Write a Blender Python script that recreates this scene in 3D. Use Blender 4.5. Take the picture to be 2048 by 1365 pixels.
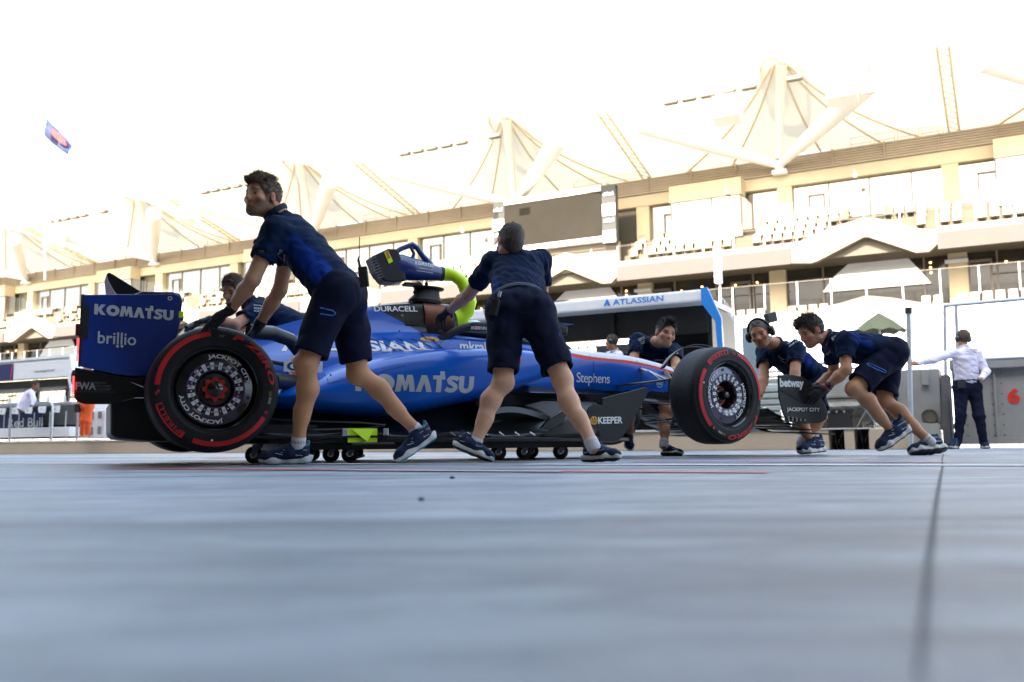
import bpy, bmesh, math, random
import numpy as np
from mathutils import Vector, Matrix, noise
from mathutils.bvhtree import BVHTree
random.seed(7)
for _o in list(bpy.data.objects): bpy.data.objects.remove(_o)
SC = bpy.context.scene
COL = SC.collection
# ------------------------------------------------------------------ camera
FPX = 1836.0; PITCH = math.radians(6.51); ROLL = math.radians(0.5); CAMH = 0.10
cam_d = bpy.data.cameras.new('camera'); cam = bpy.data.objects.new('camera', cam_d); COL.objects.link(cam)
cam_d.sensor_width = 36.0; cam_d.lens = FPX/2048*36.0
cam_d.clip_start = 0.02; cam_d.clip_end = 2000
cam.matrix_world = (Matrix.Translation((0, 0, CAMH)) @ Matrix.Rotation(math.pi/2+PITCH, 4, 'X') @ Matrix.Rotation(-ROLL, 4, 'Z'))
cam_d.dof.use_dof = True; cam_d.dof.focus_distance = 5.7; cam_d.dof.aperture_fstop = 2.8
SC.camera = cam
# ------------------------------------------------------------------ sky and sun
SUN_EL, SUN_ROT = 40.0, 205.0       # sun stands behind the camera, over the garage roof
world = bpy.data.worlds.new('World'); SC.world = world; world.use_nodes = True
wn = world.node_tree.nodes; wl = world.node_tree.links
sky = wn.new('ShaderNodeTexSky'); sky.sky_type = 'NISHITA'; sky.sun_disc = False
sky.sun_elevation = math.radians(SUN_EL); sky.sun_rotation = math.radians(SUN_ROT)
sky.air_density = 1.0; sky.dust_density = 8.0; sky.ozone_density = 1.0
_veil = wn.new('ShaderNodeMix'); _veil.data_type = 'RGBA'; _veil.inputs[0].default_value = .45; _veil.inputs[7].default_value = (2.75, 3.5, 4.4, 1)   # thin white haze over the whole sky
wl.new(sky.outputs[0], _veil.inputs[6]); wl.new(_veil.outputs[2], wn['Background'].inputs[0]); wn['Background'].inputs[1].default_value = 0.15
sun_d = bpy.data.lights.new('sun', 'SUN'); sun_d.energy = 3.5; sun_d.angle = math.radians(0.5); sun_d.color = (1, .93, .80)
sun = bpy.data.objects.new('sun', sun_d); COL.objects.link(sun)
_az = math.radians(SUN_ROT)
_sd = Vector((math.sin(_az)*math.cos(math.radians(SUN_EL)), math.cos(_az)*math.cos(math.radians(SUN_EL)), math.sin(math.radians(SUN_EL))))
sun.rotation_euler = (-_sd).to_track_quat('-Z', 'Y').to_euler()
SC.view_settings.view_transform = 'Standard'; SC.view_settings.look = 'None'
SC.view_settings.exposure = 2.42; SC.view_settings.gamma = 1.0
SC.view_settings.use_curve_mapping = False
try: SC.cycles.max_bounces = 6
except Exception: pass

# ------------------------------------------------------------------ coordinates read off the photograph
def ray(px, py):
    u = (px-1024)/FPX; v = -(py-682.5)/FPX
    c, s = math.cos(ROLL), math.sin(ROLL)
    u2 = u*c+v*s; v2 = -u*s+v*c
    cp, sp = math.cos(PITCH), math.sin(PITCH)
    return (u2, cp-sp*v2, sp+cp*v2)
def P(px, py, Y):
    r = ray(px, py); k = Y/r[1]
    return Vector((r[0]*k, Y, CAMH+r[2]*k))
def G(px, py):
    r = ray(px, py); k = -CAMH/r[2]
    return Vector((r[0]*k, r[1]*k, 0))
TH = math.atan2(.425, .905); CX, CY = -2.095, 6.075      # the car: origin under its rear axle, x forward, y to its left
def carp(px, py, yl):                                       # pixel -> (x, z) in the car's frame on the plane y = yl
    r = ray(px, py); n = (-math.sin(TH), math.cos(TH)); a = (math.cos(TH), math.sin(TH))
    k = (yl+CX*n[0]+CY*n[1])/(r[0]*n[0]+r[1]*n[1])
    X, Y = r[0]*k, r[1]*k
    return ((X-CX)*a[0]+(Y-CY)*a[1], CAMH+r[2]*k)
def carw(x, y, z):
    a = (math.cos(TH), math.sin(TH))
    return Vector((CX+x*a[0]-y*a[1], CY+x*a[1]+y*a[0], z))
# pit wall / grandstand frame: s runs left and away along the pit lane, v runs away from the lane
DS = Vector((-.8786, .4775, 0)); DV = Vector((.4775, .8786, 0))
class Frame:
    def __init__(s, x, y): s.o = Vector((x, y, 0))
    def w(s, a, v, z): return s.o+DS*a+DV*v+Vector((0, 0, z))
    def px(s, px, py, v=0):
        r = ray(px, py); k = (v+s.o.x*DV.x+s.o.y*DV.y)/(r[0]*DV.x+r[1]*DV.y)
        p = Vector((r[0]*k-s.o.x, r[1]*k-s.o.y, 0))
        return (p.dot(DS), CAMH+r[2]*k)
    def rot(s): return math.atan2(DS.y, DS.x)
ST = Frame(26.2, 52.0)      # grandstand front
WL = Frame(4.97, 13.5)      # pit wall face

# ------------------------------------------------------------------ materials
MATS = {}
def mat(name, col, rough=.5, metal=0., var=0., vscale=6., bump=0., bscale=60., coat=0., spec=.5, emit=None, estr=1., sheen=0., trans=0., alpha=1., rvar=0.):
    if name in MATS: return MATS[name]
    m = bpy.data.materials.new(name); m.use_nodes = True; MATS[name] = m
    nt = m.node_tree; b = nt.nodes['Principled BSDF']
    b.inputs['Base Color'].default_value = (*col, 1); b.inputs['Roughness'].default_value = rough
    b.inputs['Metallic'].default_value = metal; b.inputs['Coat Weight'].default_value = coat
    b.inputs['Coat Roughness'].default_value = .06
    b.inputs['Specular IOR Level'].default_value = spec; b.inputs['Sheen Weight'].default_value = sheen
    b.inputs['Transmission Weight'].default_value = trans; b.inputs['Alpha'].default_value = alpha
    if emit: b.inputs['Emission Color'].default_value = (*emit, 1); b.inputs['Emission Strength'].default_value = estr
    tc = nt.nodes.new('ShaderNodeTexCoord')
    if var or rvar:
        n = nt.nodes.new('ShaderNodeTexNoise'); n.inputs['Scale'].default_value = vscale; n.inputs['Detail'].default_value = 6
        n.inputs['Roughness'].default_value = .62
        nt.links.new(tc.outputs['Object'], n.inputs['Vector'])
        if var:
            r = nt.nodes.new('ShaderNodeValToRGB'); r.color_ramp.elements[0].position = .3; r.color_ramp.elements[1].position = .7
            r.color_ramp.elements[0].color = (*[max(0, c*(1-var)) for c in col], 1); r.color_ramp.elements[1].color = (*[min(1, c*(1+var)) for c in col], 1)
            nt.links.new(n.outputs['Fac'], r.inputs[0]); nt.links.new(r.outputs[0], b.inputs['Base Color'])
        if rvar:
            mp = nt.nodes.new('ShaderNodeMapRange'); mp.inputs['To Min'].default_value = max(0, rough-rvar); mp.inputs['To Max'].default_value = min(1, rough+rvar)
            nt.links.new(n.outputs['Fac'], mp.inputs['Value']); nt.links.new(mp.outputs[0], b.inputs['Roughness'])
    if bump:
        n2 = nt.nodes.new('ShaderNodeTexNoise'); n2.inputs['Scale'].default_value = bscale; n2.inputs['Detail'].default_value = 4
        bp = nt.nodes.new('ShaderNodeBump'); bp.inputs['Strength'].default_value = bump; bp.inputs['Distance'].default_value = .01
        nt.links.new(tc.outputs['Object'], n2.inputs['Vector']); nt.links.new(n2.outputs['Fac'], bp.inputs['Height']); nt.links.new(bp.outputs[0], b.inputs['Normal'])
    return m

# ------------------------------------------------------------------ objects
WM = {}
def wmat(o):
    m = o.matrix_basis.copy()
    while o.parent: o = o.parent; m = o.matrix_basis @ m
    return m
def tag(o, label=None, cat=None, group=None, kind=None):
    if label: o['label'] = label
    if cat: o['category'] = cat
    if group: o['group'] = group
    if kind: o['kind'] = kind
    return o
def empty(name, loc, label, cat, rz=0, group=None):
    o = bpy.data.objects.new(name, None); COL.objects.link(o); o.location = loc; o.rotation_euler = (0, 0, rz)
    o.empty_display_size = .1
    return tag(o, label, cat, group)
def link_mesh(name, verts, faces, mats, parent=None, local=False, smooth=False, midx=None, loc=None, sharp=None):
    """verts are world positions unless local; when parented they are brought into the parent's space"""
    me = bpy.data.meshes.new(name)
    vs = [Vector(v) for v in verts] if not isinstance(verts, np.ndarray) else None
    if parent is not None and not local:
        M = wmat(parent).inverted()
        if vs is None:
            A = np.array(M); verts = verts @ A[:3, :3].T + A[:3, 3]
        else: vs = [M @ v for v in vs]
    if loc is not None and parent is None:
        L = Vector(loc)
        if vs is None: verts = verts-np.array(L)
        else: vs = [v-L for v in vs]
    if vs is not None: verts = [tuple(v) for v in vs]
    else: verts = verts.tolist()
    me.from_pydata(verts, [], faces); me.update()
    for m in (mats if isinstance(mats, (list, tuple)) else [mats]): me.materials.append(m)
    if midx is not None: me.polygons.foreach_set('material_index', midx)
    if smooth: me.polygons.foreach_set('use_smooth', [True]*len(me.polygons))
    if smooth and sharp is not None:
        try: me.set_sharp_from_angle(angle=math.radians(sharp))
        except Exception: pass
    o = bpy.data.objects.new(name, me); COL.objects.link(o)
    if parent is not None: o.parent = parent
    if loc is not None and parent is None: o.location = loc
    return o
class MB:
    def __init__(s): s.v = []; s.f = []; s.m = []
    def add(s, vs, fs, m=0):
        n = len(s.v); s.v += [Vector(v) for v in vs]; s.f += [tuple(i+n for i in f) for f in fs]; s.m += [m]*len(fs); return s
    def box(s, a, b, m=0, T=None):
        x0, y0, z0 = a; x1, y1, z1 = b
        vs = [Vector(p) for p in ((x0,y0,z0),(x1,y0,z0),(x1,y1,z0),(x0,y1,z0),(x0,y0,z1),(x1,y0,z1),(x1,y1,z1),(x0,y1,z1))]
        if T: vs = [T(v) for v in vs]
        return s.add(vs, [(0,3,2,1),(4,5,6,7),(0,1,5,4),(1,2,6,5),(2,3,7,6),(3,0,4,7)], m)
    def bbox(s, a, b, r=.01, m=0, T=None):      # box with chamfered edges
        bm = bmesh.new(); bmesh.ops.create_cube(bm, size=1)
        for v in bm.verts: v.co = Vector([(a[i]+b[i])/2+v.co[i]*(b[i]-a[i]) for i in range(3)])
        bmesh.ops.bevel(bm, geom=bm.edges[:], offset=r, segments=2, affect='EDGES', profile=.6)
        vs = [T(v.co) if T else v.co.copy() for v in bm.verts]
        bm.verts.index_update(); fs = [tuple(v.index for v in f.verts) for f in bm.faces]; bm.free()
        return s.add(vs, fs, m)
    def tube(s, pts, r, n=8, m=0, cap=True, flat=1., up=None):
        pts = [Vector(p) for p in pts]; rs = r if isinstance(r, (list, tuple)) else [r]*len(pts)
        t0 = (pts[1]-pts[0]).normalized(); u = Vector(up) if up else (Vector((0,0,1)) if abs(t0.z) < .9 else Vector((1,0,0)))
        vs = []; fs = []
        for i, p in enumerate(pts):
            t = (pts[min(i+1, len(pts)-1)]-pts[max(i-1, 0)]).normalized()
            a = t.cross(u).normalized(); b = a.cross(t).normalized()
            if not up: u = b
            for k in range(n):
                q = 2*math.pi*k/n; vs.append(p+(a*math.cos(q)+b*math.sin(q)*flat)*rs[i])
        for i in range(len(pts)-1):
            for k in range(n):
                k2 = (k+1) % n; fs.append((i*n+k, i*n+k2, (i+1)*n+k2, (i+1)*n+k))
        if cap: fs.append(tuple(range(n-1, -1, -1))); fs.append(tuple((len(pts)-1)*n+k for k in range(n)))
        return s.add(vs, fs, m)
    def prism(s, outline, f0, f1, m=0):         # outline: list of (a,b); f0,f1 map (a,b)->3D for the two faces
        n = len(outline); vs = [f0(*p) for p in outline]+[f1(*p) for p in outline]
        fs = [tuple(range(n)), tuple(range(2*n-1, n-1, -1))]+[(i, i+n, (i+1) % n+n, (i+1) % n) for i in range(n)]
        return s.add(vs, fs, m)
    def lathe(s, prof, T, n=48, m=0, closed=False, mf=None):      # prof: (r, h); T maps (x,y,h)->3D
        vs = []; fs = []; ms = []; L = len(prof)
        for k in range(n):
            q = 2*math.pi*k/n
            for r, h in prof: vs.append(T(r*math.cos(q), r*math.sin(q), h))
        for k in range(n):
            k2 = (k+1) % n
            for i in range(L-1+(1 if closed else 0)):
                j = (i+1) % L; s_ = (k*L+i, k2*L+i, k2*L+j, k*L+j); fs.append(s_); ms.append(mf(i) if mf else m)
        c = len(s.m); s.add(vs, fs, m); s.m[c:] = ms; return s
    def sphere(s, c, r, m=0, n=10, sc=(1,1,1), T=None):
        c = Vector(c)
        prof = [(math.sin(math.pi*i/n), -math.cos(math.pi*i/n)) for i in range(n+1)]
        def t(x, y, h):
            v = Vector((x*r*sc[0], y*r*sc[1], h*r*sc[2])); return (T(v) if T else v)+c
        return s.lathe(prof, t, n=n*2, m=m)
    def sheet(s, grid, m=0, thick=None):         # grid of points [i][j]
        ni, nj = len(grid), len(grid[0]); vs = [p for row in grid for p in row]
        fs = [(i*nj+j, i*nj+j+1, (i+1)*nj+j+1, (i+1)*nj+j) for i in range(ni-1) for j in range(nj-1)]
        return s.add(vs, fs, m)
    def build(s, name, mats, parent=None, local=False, smooth=False, sharp=35, loc=None, fix=True):
        o = link_mesh(name, s.v, s.f, mats, parent, local, smooth, s.m, loc, sharp)
        if fix:
            bm = bmesh.new(); bm.from_mesh(o.data); bmesh.ops.recalc_face_normals(bm, faces=bm.faces); bm.to_mesh(o.data); bm.free()
        return o
def pieces(b, name, mats, parent=None, **k):
    # every connected piece of the collected mesh becomes an object of its own
    up = list(range(len(b.v)))
    def find(i):
        while up[i] != i: up[i] = up[up[i]]; i = up[i]
        return i
    for f in b.f:
        r = find(f[0])
        for i in f[1:]: up[find(i)] = r
    gr = {}
    for k2, f in enumerate(b.f): gr.setdefault(find(f[0]), []).append(k2)
    out = []
    for fs in gr.values():
        c = MB(); mp = {}
        for k2 in fs:
            t = []
            for i in b.f[k2]:
                if i not in mp: mp[i] = len(c.v); c.v.append(b.v[i])
                t.append(mp[i])
            c.f.append(tuple(t)); c.m.append(b.m[k2])
        out.append(c.build(name, mats, parent, **k))
    return out
def solid(o, t, off=-1):
    md = o.modifiers.new('solid', 'SOLIDIFY'); md.thickness = t; md.offset = off; return o
def bevel(o, w, seg=2, ang=40):
    md = o.modifiers.new('bev', 'BEVEL'); md.width = w; md.segments = seg; md.limit_method = 'ANGLE'; md.angle_limit = math.radians(ang); return o

# ------------------------------------------------------------------ lettering
def text_geo(body, size=1., bold=0., spacing=1., shear=0.):
    cu = bpy.data.curves.new('t', 'FONT'); cu.body = body; cu.size = size; cu.offset = bold; cu.space_character = spacing; cu.shear = shear
    cu.resolution_u = 4
    ob = bpy.data.objects.new('t', cu); COL.objects.link(ob)
    dg = bpy.context.evaluated_depsgraph_get(); me = bpy.data.meshes.new_from_object(ob.evaluated_get(dg))
    bm = bmesh.new(); bm.from_mesh(me); bpy.data.objects.remove(ob); bpy.data.curves.remove(cu); bpy.data.meshes.remove(me)
    bmesh.ops.triangulate(bm, faces=bm.faces)
    return bm
def lettering(name, body, fn, width, height, material, parent=None, bold=0., spacing=1., cuts=0, label=None, shear=0., local=True, thick=0, smooth=False):
    """fn(u,v): u in 0..width, v in 0..height -> 3D"""
    bm = text_geo(body, 1., bold, spacing, shear)
    xs = [v.co.x for v in bm.verts]; ys = [v.co.y for v in bm.verts]
    x0, x1, y0, y1 = min(xs), max(xs), min(ys), max(ys)
    for k in range(1, cuts):
        bmesh.ops.bisect_plane(bm, geom=bm.verts[:]+bm.edges[:]+bm.faces[:], plane_co=(x0+(x1-x0)*k/cuts, 0, 0), plane_no=(1, 0, 0))
    if cuts:
        for k in range(1, 4): bmesh.ops.bisect_plane(bm, geom=bm.verts[:]+bm.edges[:]+bm.faces[:], plane_co=(0, y0+(y1-y0)*k/4, 0), plane_no=(0, 1, 0))
    bm.verts.index_update()
    vs = [fn((v.co.x-x0)/(x1-x0)*width, (v.co.y-y0)/(y1-y0)*height) for v in bm.verts]
    fs = [tuple(v.index for v in f.verts) for f in bm.faces]; bm.free()
    o = link_mesh(name, vs, fs, material, parent, local)
    if label: o['label'] = label
    return o
def heavy_word(name, word, fn, width, height, material, parent=None, local=True, cuts=24):
    # very heavy block capitals drawn as outlines (no built-in font is heavy enough)
    def ell(cx, cy, ro, so, ri, si, a0, a1, n=28): return [[(cx+ro*math.cos(a), cy+so*math.sin(a)), (cx+ro*math.cos(b2), cy+so*math.sin(b2)), (cx+ri*math.cos(b2), cy+si*math.sin(b2)), (cx+ri*math.cos(a), cy+si*math.sin(a))] for a, b2 in [(a0+(a1-a0)*i/n, a0+(a1-a0)*(i+1)/n) for i in range(n)]]
    sp = [(.70,.77),(.58,.86),(.42,.885),(.27,.85),(.18,.73),(.24,.60),(.42,.51),(.55,.40),(.57,.26),(.46,.145),(.30,.115),(.14,.15),(.03,.22)]; S = []
    pts = []
    for i, q in enumerate(sp):
        a, c = sp[max(0, i-1)], sp[min(len(sp)-1, i+1)]; dx, dy = c[0]-a[0], c[1]-a[1]; L = math.hypot(dx, dy); pts.append(((q[0]-dy/L*.13, q[1]+dx/L*.13), (q[0]+dy/L*.13, q[1]-dx/L*.13)))
    for (a, b2), (c, d) in zip(pts, pts[1:]): S.append([a, b2, d, c])
    GL = {'K': (.90, [[(0,0),(0,1),(.28,1),(.28,.63),(.52,1),(.86,1),(.53,.52),(.90,0),(.55,0),(.28,.40),(.28,0)]]), 'O': (1.0, ell(.5,.5,.5,.53,.19,.20,0,2*math.pi)),
      'M': (1.04, [[(0,0),(.14,1),(.42,1),(.52,.55),(.62,1),(.90,1),(1.04,0),(.76,0),(.69,.50),(.58,.06),(.46,.06),(.35,.50),(.28,0)]]), 'A': (.88, [[(0,0),(.30,1),(.58,1),(.88,0),(.58,0),(.44,.56),(.30,0)]]),
      'T': (.66, [[(.19,0),(.47,0),(.47,.76),(.19,.76)], [(0,.76),(.66,.76),(.66,1),(0,1)], [(.38,1),(.63,1),(.63,1.26),(.38,1.26)]]), 'S': (.72, S),
      'U': (.84, [[(0,.38),(.28,.38),(.28,1),(0,1)], [(.56,.38),(.84,.38),(.84,1),(.56,1)]]+ell(.42,.38,.42,.40,.14,.14,math.pi,2*math.pi))}
    bm = bmesh.new(); x = 0
    for ch in word:
        w, ps = GL[ch]
        for q in ps: bm.faces.new([bm.verts.new((x+a, b2, 0)) for a, b2 in q])
        x += w+.025
    tot = x-.025; bmesh.ops.triangulate(bm, faces=bm.faces)
    for k in range(1, cuts): bmesh.ops.bisect_plane(bm, geom=bm.verts[:]+bm.edges[:]+bm.faces[:], plane_co=(tot*k/cuts, 0, 0), plane_no=(1, 0, 0))
    for k in range(1, 5): bmesh.ops.bisect_plane(bm, geom=bm.verts[:]+bm.edges[:]+bm.faces[:], plane_co=(0, k/4, 0), plane_no=(0, 1, 0))
    bm.verts.index_update(); vs = [fn(v.co.x/tot*width, v.co.y*height) for v in bm.verts]; fs = [tuple(v.index for v in f.verts) for f in bm.faces]; bm.free()
    return link_mesh(name, vs, fs, material, parent, local)
def plane_fn(o, u, v): o, u, v = Vector(o), Vector(u), Vector(v); return lambda a, b: o+u*a+v*b

# ------------------------------------------------------------------ smooth bodies from distance fields
class Field:
    def __init__(s, lo, hi, h):
        s.lo = np.array(lo, float); s.h = h; s.n = np.ceil((np.array(hi)-s.lo)/h).astype(int)+1
        s.F = np.full(s.n, 9., np.float32)
    def sub(s, lo, hi):
        a = np.clip(np.floor((np.array(lo)-s.lo)/s.h).astype(int), 0, s.n); b = np.clip(np.ceil((np.array(hi)-s.lo)/s.h).astype(int)+1, 0, s.n)
        if (b <= a).any(): return None
        ax = [((np.arange(a[i], b[i]))*s.h+s.lo[i]).astype(np.float32) for i in range(3)]
        return (slice(a[0], b[0]), slice(a[1], b[1]), slice(a[2], b[2])), ax[0][:, None, None], ax[1][None, :, None], ax[2][None, None, :]
    def put(s, q, d, k, op):
        a = s.F[q]
        if op == 'add':
            hh = np.maximum(k-np.abs(a-d), 0)/k; s.F[q] = np.minimum(a, d)-hh*hh*k*.25
        elif op == 'cut':
            d = -d; hh = np.maximum(k-np.abs(a-d), 0)/k; s.F[q] = np.maximum(a, d)+hh*hh*k*.25
    def cone(s, p0, p1, r0, r1, k=.02, op='add', wd=None, sc=1., clip=None):
        p0 = np.array(p0, float); p1 = np.array(p1, float); R = max(r0, r1)*max(sc, 1)+k+4*s.h
        q = s.sub(np.minimum(p0, p1)-R, np.maximum(p0, p1)+R)
        if q is None: return
        q, X, Y, Z = q; x, y, z = X-p0[0], Y-p0[1], Z-p0[2]; d = p1-p0
        if wd is not None:
            w = np.array(wd, float); w = w/np.linalg.norm(w); t = (x*w[0]+y*w[1]+z*w[2])*(1-1/sc); x = x-w[0]*t; y = y-w[1]*t; z = z-w[2]*t
            d = d-w*(d@w)*(1-1/sc)
        L = max(float(d@d), 1e-9); t = np.clip((x*d[0]+y*d[1]+z*d[2])/L, 0, 1)
        D = np.sqrt((x-d[0]*t)**2+(y-d[1]*t)**2+(z-d[2]*t)**2)-(r0+(r1-r0)*t)
        if clip is not None:
            for c, n in clip:
                n = np.array(n, float); n = n/np.linalg.norm(n); D = np.maximum(D, (X-c[0])*n[0]+(Y-c[1])*n[1]+(Z-c[2])*n[2])
        s.put(q, D.astype(np.float32), k, op)
    def ell(s, c, r, R=None, k=.02, op='add', clip=None):
        c = np.array(c, float); r = np.array(r, float); e = r.max()+k+4*s.h; q = s.sub(c-e, c+e)
        if q is None: return
        q, X, Y, Z = q; x, y, z = X-c[0], Y-c[1], Z-c[2]
        if R is not None:
            A = np.array(R)  # columns = local axes
            x, y, z = x*A[0,0]+y*A[1,0]+z*A[2,0], x*A[0,1]+y*A[1,1]+z*A[2,1], x*A[0,2]+y*A[1,2]+z*A[2,2]
        g = np.sqrt((x/r[0])**2+(y/r[1])**2+(z/r[2])**2); g2 = np.sqrt((x/r[0]**2)**2+(y/r[1]**2)**2+(z/r[2]**2)**2)+1e-6
        D = g*(g-1)/g2
        if clip is not None:
            for cc, n in clip:
                n = np.array(n, float); n = n/np.linalg.norm(n); D = np.maximum(D, (X-cc[0])*n[0]+(Y-cc[1])*n[1]+(Z-cc[2])*n[2])
        s.put(q, D.astype(np.float32), k, op)
    def plane(s, c, n):     # keep the side opposite to n
        n = np.array(n, float); n /= np.linalg.norm(n)
        ax = [((np.arange(s.n[i]))*s.h+s.lo[i]).astype(np.float32) for i in range(3)]
        s.F = np.maximum(s.F, (ax[0][:, None, None]-c[0])*n[0]+(ax[1][None, :, None]-c[1])*n[1]+(ax[2][None, None, :]-c[2])*n[2])
    def ripple(s, amp, fn):
        ax = [((np.arange(s.n[i]))*s.h+s.lo[i]).astype(np.float32) for i in range(3)]
        m = np.abs(s.F) < .06
        I = np.nonzero(m); s.F[m] += (amp*fn(ax[0][I[0]], ax[1][I[1]], ax[2][I[2]])).astype(np.float32)
    def mesh(s):
        F = s.F; F[0] = F[-1] = 1; F[:, 0] = F[:, -1] = 1; F[:, :, 0] = F[:, :, -1] = 1
        ins = F < 0; nx, ny, nz = F.shape
        acc = np.zeros((nx-1, ny-1, nz-1), bool); tot = np.zeros_like(acc, np.int8)
        for dx in (0, 1):
            for dy in (0, 1):
                for dz in (0, 1): tot += ins[dx:nx-1+dx, dy:ny-1+dy, dz:nz-1+dz]
        act = (tot > 0) & (tot < 8); I, J, K = np.nonzero(act); idx = np.full(act.shape, -1, np.int32); idx[I, J, K] = np.arange(len(I))
        ps = np.zeros((len(I), 3)); cn = np.zeros(len(I))
        cor = [(a, b, c) for a in (0, 1) for b in (0, 1) for c in (0, 1)]
        for a in range(8):
            for b in range(a+1, 8):
                ca, cb = cor[a], cor[b]
                if sum(abs(ca[i]-cb[i]) for i in range(3)) != 1: continue
                fa = F[I+ca[0], J+ca[1], K+ca[2]]; fb = F[I+cb[0], J+cb[1], K+cb[2]]; m = (fa < 0) != (fb < 0)
                t = np.where(m, fa/np.where(fa == fb, 1, fa-fb), 0)
                for i in range(3): ps[:, i] += np.where(m, ca[i]+(cb[i]-ca[i])*t, 0)
                cn += m
        V = (np.stack([I, J, K], 1)+ps/cn[:, None])*s.h+s.lo
        Q = []
        def quads(ax):
            o = [0, 0, 0]; o[ax] = 1
            A = ins[:nx-o[0], :ny-o[1], :nz-o[2]]; B = ins[o[0]:, o[1]:, o[2]:]; i, j, k = np.nonzero(A != B); sg = A[i, j, k]
            u, w = [(1, 2), (2, 0), (0, 1)][ax]
            ok = np.stack([i, j, k]); ok = (ok[u] > 0) & (ok[w] > 0) & (i < nx-1) & (j < ny-1) & (k < nz-1); i, j, k, sg = i[ok], j[ok], k[ok], sg[ok]
            def at(du, dw):
                c = [i.copy(), j.copy(), k.copy()]; c[u] = c[u]-du; c[w] = c[w]-dw; return idx[c[0], c[1], c[2]]
            q = np.stack([at(1, 1), at(0, 1), at(0, 0), at(1, 0)], 1); q[~sg] = q[~sg][:, ::-1]; Q.append(q)
        for a in range(3): quads(a)
        Q = np.concatenate(Q); Q = Q[(Q >= 0).all(1)]
        return V, Q
    def build(s, name, mats, parent=None, colfn=None, local=False, midfn=None):
        V, Q = s.mesh()
        o = link_mesh(name, V, Q.tolist(), mats, parent, local, True)
        if colfn is not None:
            C = colfn(V); ca = o.data.color_attributes.new('col', 'FLOAT_COLOR', 'POINT'); ca.data.foreach_set('color', np.concatenate([C, np.ones((len(C), 1))], 1).astype(np.float32).ravel())
        if midfn is not None:
            cen = V[Q].mean(1); o.data.polygons.foreach_set('material_index', midfn(cen).astype(np.int32))
        return o
def vec(p): return np.array(p, float)
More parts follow.
